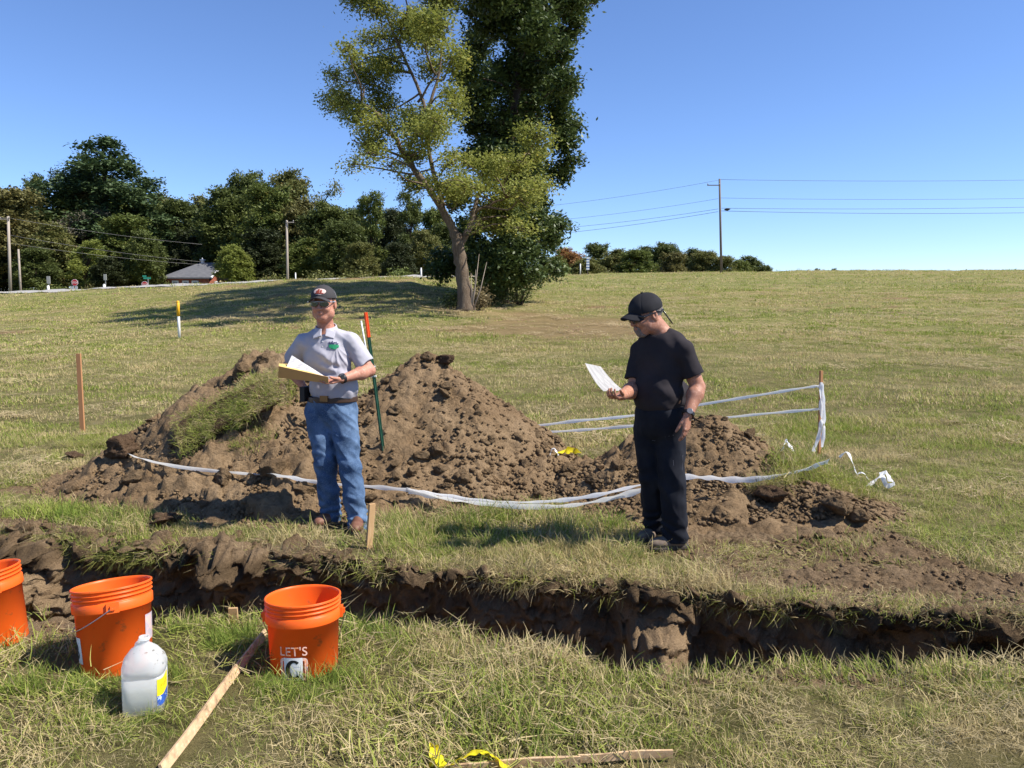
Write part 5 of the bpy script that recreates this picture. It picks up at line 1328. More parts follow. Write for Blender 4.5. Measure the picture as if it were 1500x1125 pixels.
o = stake((c[0], 3.44, zz-.22), (c[0], 3.44, zz), .040, .015, 'survey_peg', 'small flat wooden peg at the near trench edge, between two buckets', WOOD, .1); o['category'] = 'peg'
a = gp(388, 925, 3.28, .025); b2 = gp(236, 1122, 2.28, .018)
o = stake(b2, a, .037, .010, 'wooden_lath', 'long wooden lath lying in the grass beside the C bucket', LATH); o['category'] = 'lath'
o = stake(gp(640, 1112, 2.31, .018), gp(850, 1100, 2.35, .022), .030, .009, 'wooden_lath', 'thin lath under the yellow ribbon at the bottom edge', LATH, 1.4); o['category'] = 'lath'
o = stake(gp(846, 1103, 2.35, .025), gp(985, 1095, 2.38, .03), .026, .008, 'wooden_lath', 'splintered lath end lying right of the yellow ribbon', LATH, 1.4); o['category'] = 'lath'
def lathpts(a, b):
    for t in np.linspace(0, 1, 24): CLEAR.append((a[0]+(b[0]-a[0])*t, a[1]+(b[1]-a[1])*t, .045))
lathpts(a, b2); lathpts(gp(640, 1112, 2.31), gp(985, 1095, 2.38))
for k_ in range(4): CLEAR.append((P(540, 810, 5.1)[0], 5.1-.10*k_, .09))
# green steel post with orange tip and white rod
def tpost():
    d = hit(562, 660); a = P(562, 664, d+.02); b = P(535.5, 457.5, d-.35+.30); b = P(535.5, 457.5, d)
    a = a-(b-a)*.12; ax = nrm(b-a); s = nrm(np.cross(ax, (0, -1, 0))); u = np.cross(ax, s)
    root = empty('steel_post', a, 'green steel fence post with orange tip stuck in the middle mound', 'post')
    def prof(p0, p1, wd, th, m, name):
        mb = MB(); R = np.stack([s, u, ax], 1); L = np.linalg.norm(p1-p0); mb.box((p0+p1)/2+u*th*.5, (wd, th, L), R); mb.box((p0+p1)/2-u*.012, (th*1.1, .022, L*.9995), R); mb.build(name, m, root)
    tip = b-(b-a)*.155
    prof(a, tip, .030, .007, mat('green_paint', (.018, .075, .045), .45, .4, [(12, (.03, .11, .07), .5, .7)]), 'post_shaft')
    prof(tip, b, .032, .008, mat('orange_paint', (.80, .10, .02), .5, .4), 'painted_tip')
    for t in (.60, .66): 
        mb = MB(); mb.box(a+(b-a)*t-u*.004, (.046, .034, .012), np.stack([s, u, ax], 1)); mb.build('post_stud', mat('stud_pale', (.6, .6, .58), .5, .4), root)
    r0 = P(529, 470, d-.04); r1 = P(541, 548, d-.04)
    o = MB().tube([r0, (r0+r1)/2+s*.004, r1], .007, 8).build('white_rod', mat('white_fibreglass', (.78, .78, .76), .4, .4), None, True); tag(o, 'thin white fibreglass rod tied beside the green post', 'rod')
tpost()
# yellow-topped marker pole
def marker():
    x, d = P(263, 497, 23.0)[0], 23.0; z = float(G(x, d)); root = empty('marker_post', (x, d, z), 'white marker post with yellow top in the field, left', 'marker post')
    top = P(262.5, 442, d)[2]-z
    for nm, z0, z1_, m_ in (('lower_tube', -.1, top*.60, mat('post_white', (.78, .77, .74), .5, .4)), ('upper_sleeve', top*.60, top-.01, mat('post_yellow', (.80, .42, .02), .5, .4))):
        r = .040 if nm == 'lower_tube' else .046; V, F = lathe([(0, z0), (r, z0), (r, z1_-.015), (r*.8, z1_), (0, z1_)], 16); link(nm, mesh(nm, V, F, m_, True), root)
    V, F = lathe([(.030, top-.02), (.047, top-.015), (.04, top+.02), (0, top+.03)], 16); link('cap', mesh('cap', V, F, mat('post_yellow', (.80, .42, .02)), True), root)
marker()
# ------------------------------------------------------------ white plastic tapes
TAPE = mat('white_tape', (.86, .87, .88), .45, .4, [(18, (.76, .78, .80), .5, .75)], (60, .3, .004), trans=.4)
TAPEY = mat('yellow_tape', (.85, .72, .02), .5, .4, [(35, (.70, .55, .02), .5, .8)], (50, .3, .004), trans=.35)
def ribbon(pts, wd, name, label, m, tilt=0.9, tw=.5, seed=0, cat='barrier tape', sub=10, group=None, fold=True):
    """strip of tape through the points; tilt 1 = on edge (face to the camera), 0 = flat"""
    r = np.random.default_rng(seed); pts = np.array(pts, float); m_ = len(pts)
    t = np.linspace(0, m_-1, (m_-1)*sub+1); i = np.clip(t.astype(int), 0, m_-2); f = (t-i)[:, None]
    g = np.gradient(pts, axis=0); h00 = 2*f**3-3*f**2+1; h10 = f**3-2*f**2+f; h01 = -2*f**3+3*f**2; h11 = f**3-f**2
    C = h00*pts[i]+h10*g[i]+h01*pts[i+1]+h11*g[i+1]
    V = []; n = len(C)
    for k in range(n):
        tg = nrm(C[min(k+1, n-1)]-C[max(k-1, 0)]); side = nrm(np.cross(tg, (0, 0, 1))); upv = np.cross(side, tg)
        wd_ = wd*1.35; a = math.pi/2*tilt+.6*tw*math.sin(k*.23+seed)+.15*math.sin(k*.9+seed*2)
        w_ = side*math.cos(a)+upv*math.sin(a); nn = np.cross(w_, tg); ww = wd_*(1-.25*abs(math.sin(k*.37+seed)))
        for q, bow in ((-.5, 0), (-.17, .10), (.17, .10), (.5, 0)): V.append(C[k]+w_*ww*q+nn*ww*bow)
    V = np.array(V); F = []
    for k in range(n-1):
        for j in range(3): F.append((4*k+j, 4*k+j+1, 4*k+j+5, 4*k+j+4))
    c = C.mean(0); o = link(name, mesh(name, V-c, F, m, True), loc=c)
    return tag(o, label, cat, group)
T1 = [(183, 655), (186, 664), (215, 674), (270, 685), (350, 693), (410, 697)]
T1 = [P(a, b, min(hit(a, b+6)-.07, 6.9)) for a, b in T1]
ribbon(T1+[P(450, 704, min(hit(450, 712)-.06, 6.15)), P(500, 710, 6.08), P(545, 713, 6.1), P(600, 718, 6.1)], .040, 'barrier_tape', 'white tape strung across the left mound behind the man in jeans', TAPE, .52, .35, 1)
ribbon([P(596, 716, 6.1), P(640, 724, 6.05), P(700, 733, 6.0), P(760, 736, 5.95), P(820, 733, 5.9), P(880, 724, 5.85), P(940, 710, 5.75), P(1005, 699, 5.85)], .040, 'barrier_tape', 'upper white tape sagging between the two men', TAPE, .52, .3, 4)
ribbon([P(598, 719, 6.08), P(640, 728, 6.02), P(690, 736, 5.94), P(760, 742, 5.88), P(830, 741, 5.83), P(890, 731, 5.78), P(940, 718, 5.72), P(1003, 702, 5.82)], .052, 'barrier_tape', 'lower white tape sagging between the two men', TAPE, .52, .4, 7)
ribbon([P(1000, 698, 5.9), P(1040, 700, 5.9), P(1085, 703, 5.92), P(1130, 699, 5.98), P(1175, 689, 6.1), P(1215, 675, 6.25)], .060, 'barrier_tape', 'broad white tape running right from the man in black', TAPE, .52, .35, 9)
st = P(1201, 600, 8.38)
ribbon([P(765, 627, 7.9), P(840, 617, 7.95), P(925, 609, 8.0), P(1030, 592, 8.1), P(1110, 579, 8.25), P(1185, 567, 8.38), P(1200, 566, 8.38)], .036, 'barrier_tape', 'upper tape of the two stretched to the thin right stake', TAPE, .58, .15, 12)
ribbon([P(770, 635, 7.7), P(850, 630, 7.8), P(925, 624, 7.9), P(1040, 614, 8.05), P(1120, 606, 8.2), P(1201, 599, 8.37)], .036, 'barrier_tape', 'lower tape of the two stretched to the thin right stake', TAPE, .58, .15, 15)
ribbon([P(1203, 560, 8.36), P(1202, 585, 8.35), P(1203, 615, 8.34), P(1199, 640, 8.33), P(1191, 662, 8.30)], .034, 'barrier_tape', 'loose tape end dangling to the left of the thin right stake', TAPE, .58, .5, 17)
ribbon([P(1204, 562, 8.36), P(1206, 590, 8.35), P(1207, 625, 8.35), P(1204, 655, 8.33)], .034, 'barrier_tape', 'loose tape end dangling to the right of the thin right stake', TAPE, .58, .5, 19)
def gz(px, py, dz): d = hit(px, py, 4.5, 10); p = P(px, py, d); p[2] = float(surf(p[0], p[1]))+dz; return p
ribbon([gz(1229, 678, .06), gz(1240, 679, .12), gz(1248, 690, .08), gz(1255, 702, .05), gz(1262, 703, .07), gz(1272, 709, .04)], .028, 'tape_scrap', 'twisted white tape scrap in the grass right of the sod', TAPE, .5, 1.2, 21)
ribbon([gz(1271, 721, .05), gz(1285, 716, .10), gz(1297, 713, .13), gz(1303, 718, .09), gz(1309, 720, .07), gz(1298, 719, .05), gz(1290, 708, .10)], .036, 'tape_scrap', 'crumpled white tape ball at the right in the grass', TAPE, .5, 1.5, 23)
ribbon([gz(1145, 668, .05), gz(1151, 663, .10), gz(1158, 667, .07), gz(1163, 671, .04)], .032, 'tape_scrap', 'small white tape scrap beside the right mound', TAPE, .5, 1.2, 25)
ribbon([gz(806, 674, .05), gz(811, 671, .09), gz(818, 676, .05)], .032, 'tape_scrap', 'white scrap in the hollow between the mounds', TAPE, .5, 1.2, 27)
ribbon([gz(816, 672, .04), gz(826, 669, .05), gz(838, 668, .05), gz(848, 671, .05)], .06, 'ribbon_scrap', 'yellow ribbon scrap in the hollow between the mounds', TAPEY, .5, 1.2, 29)
ribbon([gp(636, 1104, 2.32, .02), gp(636, 1092, 2.38, .05), gp(640, 1100, 2.34, .04), gp(655, 1112, 2.30, .03), gp(672, 1104, 2.33, .035), gp(700, 1097, 2.36, .045), gp(722, 1103, 2.34, .04), gp(742, 1116, 2.29, .035), gp(756, 1122, 2.27, .02)], .040, 'yellow_ribbon', 'crumpled yellow plastic ribbon in the grass at the bottom edge', TAPEY, .35, .5, 31, cat='ribbon')
# ------------------------------------------------------------ sod slab on the left mound
def sod():
    dd = hit(338, 612)-.10; c = P(338, 602, dd); e1 = nrm(P(428, 566, dd+.10)-P(252, 640, dd-.07)); up = nrm(np.array([-.25, -.62, .74])); up = nrm(up-e1*np.dot(up, e1)); e2 = np.cross(up, e1)
    root = empty('sod_slab', c, 'overturned slab of sod with hanging grass on the left mound', 'sod')
    n1, n2 = 60, 26; V = []; th = .085
    V0, F0 = _I4
    q = V0.copy(); s = np.sign(q)*np.abs(q)**.55; s[:, 0] *= .52; s[:, 1] *= .19; s[:, 2] *= th/2
    s[:, 2] += -.10*s[:, 0]**2*1.2+.03*np.sin(s[:, 0]*5)
    W = c+s[:, :1]*e1+s[:, 1:2]*e2+s[:, 2:]*up; W = W+.036*np.stack([fbm(W*6, 3, s=91), fbm(W*6, 3, s=92), fbm(W*6, 3, s=93)], -1)+.01*np.stack([fbm(W*22, 2, s=94)]*3, -1)
    wpart('soil_body', W, F0, SOIL_D, root)
    n = 300; u = rng.uniform(-1, 1, n)*.50; v = rng.uniform(-1, 1, n)*.21
    pts = c+u[:, None]*e1+v[:, None]*e2+(th/2-.012-.12*u*u+.03*np.sin(u*5))[:, None]*up
    rots = []
    for i in range(n):
        z = nrm(up+.55*np.array([-.2, -.5, -.55])*rng.uniform(.2, 1.6)+.35*rng.normal(size=3)); x = nrm(np.cross(z, rng.normal(size=3))); y = np.cross(z, x)
        rots.append(Matrix(np.stack([x, y, z], 1).tolist()).to_euler()[:])
    ks = rng.random(n) < .5; rots = np.array(rots)
    scatter('grass_blades', pts[ks], rots[ks], rng.uniform(.45, .95, ks.sum()), C_SHORT, 'grass growing on the overturned slab', parent=root)
    scatter('dry_blades', pts[~ks], rots[~ks], rng.uniform(.5, 1.1, (~ks).sum()), C_ROOT, 'dry stalks on the overturned slab', parent=root)
    return root
sod()
# grass sprouting from other sod clods
def hairy(px, py, w, n, name, label, coll, s0, s1, dz=.02):
    d = hit(px, py); c = P(px, py, d); a = rng.uniform(0, 6.28, n); r = w/2*np.sqrt(rng.random(n)); x = c[0]+r*np.cos(a); y = c[1]+r*np.sin(a)*.7; z = surf(x, y)+dz
    scatter(name, np.stack([x, y, z], -1), rand_rot(n, .55), rng.uniform(s0, s1, n), coll, label)
hairy(1130, 728, .34, 34, 'dry_sod_grass', 'dry grass on the sod clod right of the man in black', C_ROOT, .8, 1.5, .10)
hairy(1200, 700, .75, 110, 'sod_grass', 'grass on the sod lump under the broad tape', C_SHORT, .8, 1.6)
hairy(1200, 705, .75, 60, 'sod_dry_grass', 'dry stalks on the sod lump under the broad tape', C_ROOT, .8, 1.4)
hairy(1250, 720, .5, 60, 'sod_grass_right', 'dry grass at the right end of the dug soil', C_ROOT, .8, 1.4)
hairy(165, 640, .5, 50, 'sod_grass_left', 'dry grass at the left end of the left mound', C_ROOT, .7, 1.3, .04)
hairy(110, 655, .45, 40, 'sod_clod_grass', 'dry grass on the sod clod in the left grass', C_ROOT, .6, 1.1, .05)
hairy(400, 575, .5, 60, 'mound_top_grass', 'grass blades at the top of the left mound', C_SHORT, .6, 1.2, .02)
hairy(365, 640, .35, 30, 'mound_slope_grass', 'grass sprigs on the front of the left mound', C_SHORT, .5, 1.0, .01)
CLEAR += [(-1.42, 5.62, .11), (-1.30, 5.52, .12), (-1.13, 5.45, .12), (-1.13, 5.30, .10), (-1.30, 5.36, .08), (1.0, 4.98, .12), (1.12, 4.98, .12), (.92, 4.92, .08)]
def lay(name, x, y, coll, label, tilt, s0, s1, dz=0.0, zf=G):
    z = zf(x, y)+dz; n = len(x)
    s = rng.uniform(s0, s1, n)*(1+.45*vnoise(v3(x*.9, y*1.2, 2), 201)+.25*vnoise(v3(x*2.6, y*3, 2), 202))
    return scatter(name, np.stack([x, y, z], -1), rand_rot(n, tilt), s, coll, label)
x, y = turf_points(2300, 1.3, 3.7, (.5, .80)); k = ok_turf(x, y) & (vnoise(v3(x*1.6, y*1.6, 0), 91) > rng.uniform(-2.2, .3, len(x)))
lay('near_turf_grass', x[k], y[k], C_SHORT, 'short trampled grass on the near side of the trench', .22, .6, 1.2)
x, y = turf_points(6500, 3.6, 10.5, (.6, .74)); k = ok_turf(x, y)
lay('mown_grass', x[k], y[k], C_SHORT, 'mown grass round the mounds', .12, .75, 1.3)
x, y = turf_points(9000, 9.5, 22, (.5, .72)); k = ok_turf(x, y) & (field_bare(x, y) < .15+rng.random(len(x)))
lay('field_grass', x[k], y[k], C_MID, 'mown grass of the field', .12, .7, 1.2)
x, y = turf_points(11000, 20, 48, (.5, .72)); k = ok_turf(x, y) & (field_bare(x, y)*1.5 < rng.random(len(x))*1.1)
lay('far_field_grass', x[k], y[k], C_FAR, 'mown grass in the far part of the field', .1, .6, 1.1)
x, y = turf_points(9000, 46, 100, (.5, .72)); x = x; k = (field_bare(x, y) < rng.random(len(x))*1.1)
lay('ridge_grass', x[k], y[k], C_FAR, 'mown grass on the rise towards the crest', .1, 1.0, 1.8, -.02)
# flattened cut grass
x, y = turf_points(1500, 1.3, 3.8, (.5, .80)); k = ok_turf(x, y, .75) & (vnoise(v3(x*1.9, y*1.9, 1), 93) > rng.uniform(-1., .6, len(x)))
lay('cut_grass_litter', x[k], y[k], C_STRAW, 'pale flattened clippings on the near bank', .25, .7, 1.4, .01)
x, y = turf_points(1900, 3.8, 8, (.6, .74)); k = ok_turf(x, y, .7)
lay('cut_grass_drifts', x[k], y[k], C_STRAW, 'pale dry clippings beyond the trench', .2, .6, 1.2, .012)
x, y = turf_points(6000, 6.5, 42, (.5, .72)); k = ok_turf(x, y, .6) & (vnoise(v3(x*.45, y*.8, 1), 191)+.5*vnoise(v3(x*1.6, y*2.2, 1), 192) > .02)
lay('mown_windrows', x[k], y[k], C_DRIFT, 'pale drifts of mown grass drying in the field', .12, .4, 1.0, .045)
# lush tufts: strip between trench and mounds, and scattered
x = rng.uniform(-3.6, 1.1, 1300); y = far_edge(x)+.20+rng.random(1300)**1.1*1.55
k = ok_turf(x, y, .35) & (vnoise(v3(x*1.5, y*2.2, 0), 92) > rng.uniform(-.7, .7, 1300))
for (cx, cy, r) in ((-1.36, 5.7, .22), (1.0, 5.15, .2)): k &= (x-cx)**2+(y-cy)**2 > r*r
lay('lush_grass_strip', x[k], y[k], C_TALL, 'long green grass between trench and mounds', .3, .35, .82)
cl = [P(415, 1010, 2.83), P(440, 1012, 2.82), P(470, 1006, 2.83), P(395, 1005, 2.84), P(150, 1010, 2.83), P(125, 1005, 2.84), P(230, 1045, 2.55), P(195, 1050, 2.55), P(338, 912, 3.26), P(352, 914, 3.24), P(330, 908, 3.30), P(1205, 985, 3.0), P(1215, 1000, 2.85), P(1180, 985, 2.95), P(1360, 1050, 2.6), P(1290, 1045, 2.65), P(1330, 1035, 2.7), P(940, 1070, 2.5), P(960, 1085, 2.45), P(560, 935, 3.3), P(600, 960, 3.2), P(520, 920, 3.3), P(640, 930, 3.2),
      P(460, 1000, 2.85), P(700, 950, 3.1), P(380, 1020, 2.7), P(290, 900, 3.4), P(75, 1000, 2.8), P(30, 990, 2.85), P(150, 1020, 2.6), P(1440, 1060, 2.6), P(1480, 1000, 2.8), P(235, 985, 2.9), P(1050, 980, 3.0), P(420, 1002, 2.85), P(135, 1000, 2.8), P(498, 985, 2.95)]
pts = []
for c in cl:
    for j in range(7):
        a = rng.uniform(0, 6.28); r = .11*math.sqrt(rng.random()); pts.append((c[0]+r*math.cos(a), c[1]+r*math.sin(a)))
x = rng.uniform(-3, 3, 1100); y = rng.uniform(1.6, 3.3, 1100); kk = vnoise(v3(x*2.2, y*2.2, 4), 95) > rng.uniform(-.3, .6, 1100)
pts += list(zip(x[kk], y[kk])); pts = np.array(pts); k = ok_turf(pts[:, 0], pts[:, 1], .9) & (pts[:, 1] < near_edge(pts[:, 0])-.03)
lay('near_green_tufts', pts[k, 0], pts[k, 1], C_TALL, 'green tufts of longer grass on the near bank', .4, .3, .55)
x, y = turf_points(1500, 5.5, 13, (.6, .74)); k = ok_turf(x, y, .4) & (vnoise(v3(x*1.1, y*1.4, 4), 96) > rng.uniform(.0, .7, 1500))
lay('rough_tufts', x[k], y[k], C_TALL, 'rougher tufts left standing in the mown field', .25, .3, .55)
# grass along the rims of the trench, leaning out over the edge
def rim(name, n, far, x0, x1, coll, label, s0, s1, tilt, skip=None):
    x = rng.uniform(x0, x1, n)
    if skip is not None: x = x[skip(x)]
    n = len(x)
    if far: y = far_edge(x)+rng.uniform(-.015, .09, n); rx = rng.normal(tilt, .25, n)
    else: y = near_edge(x)-rng.uniform(-.03, .06, n); rx = rng.normal(-.15, .25, n)
    z = G(x, y)-(.03*(rx > .9) if far else 0)
    R = np.stack([rx, rng.normal(0, .25, n), rng.normal(0, .5, n)], -1)
    scatter(name, np.stack([x, y, z], -1), R, rng.uniform(s0, s1, n), coll, label)
rim('rim_grass', 210, True, -4.2, 3.2, C_SHORT, 'short grass hanging over the far edge of the trench', .6, 1.1, .6, lambda x: ((x > -1.4) & (vnoise(v3(x*2.2, x*0, 3), 94) > -.1)) | (rng.random(len(x)) < .25))
rim('rim_dry_grass', 800, True, -4.2, 3.0, C_ROOT, 'dry roots and stalks hanging from the far edge of the trench', .7, 1.35, 1.5, lambda x: (vnoise(v3(x*2, x*0, 0), 99) > rng.uniform(-1, .5, len(x))))
rim('near_rim_grass', 260, False, -4.2, 3.2, C_SHORT, 'grass along the near edge of the trench', .6, 1.15, .6, lambda x: (x > -1.6) | (rng.random(len(x)) < .2))
# straw on the worn ground
x = rng.uniform(.4, 3.6, 1000); y = rng.uniform(3.6, 5.9, 1000); k = (y > far_edge(x)+.03) & (mounds(x, y) < -.05) & (vnoise(v3(x*2.2, y*2.2, 4), 97) > rng.uniform(-.5, .8, 1000))
lay('straw_on_worn_ground', x[k], y[k], C_STRAW, 'scraps of straw on the worn ground', .2, .35, .8, .006)
x = rng.uniform(.6, 3.6, 620); y = rng.uniform(3.8, 5.9, 620); k = (y > far_edge(x)+.03) & (mounds(x, y) < -.05) & (vnoise(v3(x*2.2, y*2.2, 4), 98) > rng.uniform(-.2, .8, 620))
lay('sparse_sprigs', x[k], y[k], C_SHORT, 'sparse sprigs of grass in the worn ground', .2, .4, .9)
# ------------------------------------------------------------ trees
def leaves(C, n_each, spread, size, seed, flat=.6, droop=.0):
    """leaf quads round clump centres C; returns V, F, tone"""
    r = np.random.default_rng(seed); m = len(C); N_ = m*n_each
    cc = np.repeat(C, n_each, 0); g = r.normal(size=(N_, 3))*spread*np.array([1, 1, .75]); p = cc+g
    nrmv = r.normal(size=(N_, 3)); nrmv[:, 2] = np.abs(nrmv[:, 2])+flat; nrmv /= np.linalg.norm(nrmv, axis=1, keepdims=True)
    a = np.cross(nrmv, r.normal(size=(N_, 3))); a /= np.linalg.norm(a, axis=1, keepdims=True)+1e-9; b = np.cross(nrmv, a)
    s = (size*r.uniform(.6, 1.35, N_))[:, None]
    a = a*s; b = b*s*.55; a[:, 2] -= droop*s[:, 0]
    V = np.stack([p-a, p-b*.9-a*.1, p+a, p+b*.9-a*.1], 1).reshape(-1, 3)
    F = np.arange(N_*4).reshape(-1, 4)
    ct = np.repeat(r.random(m), n_each)*.5+r.random(N_)*.5
    return V, F, np.repeat(ct, 4)
BARK = mat('bark_grey_brown', (.15, .115, .082), .95, .1, [(5, (.12, .085, .06), .4, .65, (1, 1, .22)), (25, (.22, .175, .13), .5, .7, (1, 1, .2))], [(22, .8, .05), (70, .5, .02)])
BARKD = mat('bark_dark', (.075, .055, .042), .95, .1, [(5, (.045, .033, .026), .4, .65, (1, 1, .25))], [(22, .8, .05)])
def limb(mb, pts, r0, r1, n=9, wob=.0, seed=0):
    pts = [np.array(p, float) for p in pts]; r = np.random.default_rng(seed); out = []; m = len(pts)
    for i in range(m-1):
        for k in range(4):
            t = k/4; out.append(pts[i]*(1-t)+pts[i+1]*t)
    out.append(pts[-1]); L = len(out); out = [o+(r.normal(size=3)*wob if 0 < i < L-1 else 0) for i, o in enumerate(out)]
    for _ in range(1): out = [out[0]]+[(out[i-1]+2*out[i]+out[i+1])/4 for i in range(1, L-1)]+[out[-1]]
    mb.tube(out, [r0+(r1-r0)*(i/(L-1))**.8 for i in range(L)], n); return out
def blob_points(blobs, per, seed, shell=.35):
    r = np.random.default_rng(seed); out = []
    for (c, rad) in blobs:
        n = max(3, int(per*rad[0]*rad[2])); v = r.normal(size=(n, 3)); v /= np.linalg.norm(v, axis=1, keepdims=True); q = (shell+(1-shell)*r.random((n, 1)))**.6
        out.append(np.array(c)+v*q*np.array(rad))
    return np.concatenate(out)
def big_tree(name, label, d, blobs_px, trunk, mleaf, bark, per, n_each, spread, lsize, seed, deep=1.0, twig=True, group=None, limbs=()):
    r = np.random.default_rng(seed); base = np.array([P(trunk[0][0], 450, d)[0], d, 0]); base[2] = float(G(base[0], d))-.05
    root = empty(name, base, label, 'tree', group)
    k = d/1127.0; blobs = []
    for (cx, cy, rx, ry) in blobs_px:
        off = r.normal()*1.1*deep
        blobs.append((P(cx, cy, d+off), (rx*k*1.0, (rx+ry)/2*k*1.05, ry*k)))
    mb = MB(); paths = []
    for (pts, r0, r1) in [(trunk, None, None)]+list(limbs):
        if r0 is None: pp = [np.array([base[0], base[1], base[2]])]+[P(x, y, d+dd) for (x, y, dd, rr_) in pts[1:]]; rads = [q[3] for q in pts]
        else: pp = [P(x, y, d+dd) for (x, y, dd) in pts]; rads = None
        if rads:
            L = []; R = []
            for i in range(len(pp)-1):
                for q in range(5): t = q/5; L.append(pp[i]*(1-t)+pp[i+1]*t+r.normal(size=3)*.02*(i > 0)); R.append((rads[i]*(1-t)+rads[i+1]*t)*(1+.06*r.normal()))
            L.append(pp[-1]); R.append(rads[-1]); mb.tube(L, R, 14); paths.append(L)
        else: paths.append(limb(mb, pp, r0, r1, 9, .05, seed+len(paths)))
    skel = np.concatenate([np.array(p)[1:] for p in paths])
    # branches from the nearest limb point to each blob, twigs inside it
    for (c, rad) in blobs:
        c = np.array(c); dd = np.linalg.norm(skel-c, axis=1)+np.clip(skel[:, 2]-c[2], 0, 9)*1.5; j = int(np.argmin(dd)); a = skel[j]
        if dd[j] > .6:
            m1 = (a+c)/2+r.normal(size=3)*.25; limb(mb, [a, m1, c], .042, .018, 5, .04, seed+j)
        for q in range(7):
            e = c+r.normal(size=3)*np.array(rad)*.55; limb(mb, [c, (c+e)/2+r.normal(size=3)*.12, e], .028, .008, 4, .02, q)
    mb.build('trunk', bark, root, True)
    C = blob_points(blobs, per, seed)
    V, F, T = leaves(C, n_each, spread, lsize, seed)
    wpart('crown', V, F, mleaf, root, smooth=False, attrs={'tone': T})
    return root
LOCUST = foliage_mat('leaf_locust', (.17, .20, .042), (.29, .30, .066), (.40, .36, .08), .42, .35)
DARKT = foliage_mat('leaf_dark_glossy', (.042, .066, .018), (.085, .120, .032), (.15, .19, .06), .22, .6, .5, spec=.35)  # third colour paints light highlights onto some leaves of the dark crown
big_tree('locust_tree', 'tall leaning locust tree with forked trunk and sparse yellow-green crown', 30.0,
  [(503,142,12,19),(484,150,19,12),(507,157,11,15),(552,187,24,11),(525,169,21,16),(545,205,19,15),(546,113,29,22),(569,97,23,16),(559,155,22,24),(630,32,27,16),(562,57,36,13),(608,37,30,20),(541,-4,17,12),(529,0,23,14),(555,15,25,9),(644,11,21,18),(616,33,21,11),(627,59,25,11),(661,139,14,17),(632,101,18,16),(664,84,15,19),(618,197,23,19),(617,171,29,13),(608,183,23,13),(638,179,11,15),(635,187,18,13),(664,158,17,13),(519,241,14,7),(545,224,16,6),(544,221,11,9),(617,271,28,12),(607,229,18,11),(644,272,20,9),(663,277,12,10),(669,274,16,11),(672,287,20,8),(711,304,23,11),(679,272,19,9),(707,273,22,9),(710,244,20,14),(732,244,20,17),(740,286,15,17),(785,228,19,14),(786,200,20,14),(755,238,21,11),(790,273,14,13),(765,280,13,15),(772,292,16,13),(702,321,12,5),(696,328,8,4),(693,324,8,4),(721,319,10,7),(716,325,10,8),(725,330,18,7),(572,-38,29,15),(580,-45,26,10),(652,-4,32,15),(519,83,12,9),(511,73,13,7),(518,98,9,7),(619,-118,29,19),(600,-108,25,14),(571,-71,44,18),(672,-45,35,17),(677,-93,26,12),(648,-70,26,17),(554,-77,20,14),(567,-56,22,12),(554,-70,18,14),(585,-136,32,12),(620,-160,28,17),(631,-125,33,13),(491,115,7,8),(489,132,8,9),(490,107,10,7),(587,240,7,7),(573,242,8,4),(595,261,11,5),(680,236,9,10),(663,228,10,8),(658,240,14,9),(735,334,9,5),(765,334,16,6),(744,322,12,6),(669,264,17,9),(684,272,19,7),(667,281,16,7)],
  [(683,450,0,.36),(680,425,0,.28),(676,390,0,.25),(671,358,0,.23),(662,333,0,.16),(638,290,-.2,.135),(612,256,-.4,.115),(586,213,-.6,.09),(557,171,-.8,.08),(530,150,-.9,.04)],
  LOCUST, BARK, 112, 56, .22, .060, 11, 2.3, limbs=[
   ([(672,360,0),(684,341,.1),(694,316,.2),(700,285,.4),(722,262,.6),(752,240,.8)], .15, .04), ([(650,312,-.1),(632,250,0),(620,150,.2),(596,94,.3),(574,43,.4),(552,-5,.5)], .10, .03),
   ([(624,190,.1),(640,120,.3),(652,60,.5),(640,0,.6)], .07, .03), ([(696,312,.2),(715,300,.1),(740,290,0)], .06, .03), ([(600,236,-.5),(560,215,-.7),(515,205,-1.)], .06, .02), ([(612,150,.2),(640,110,.1),(660,90,0)], .05, .02)])
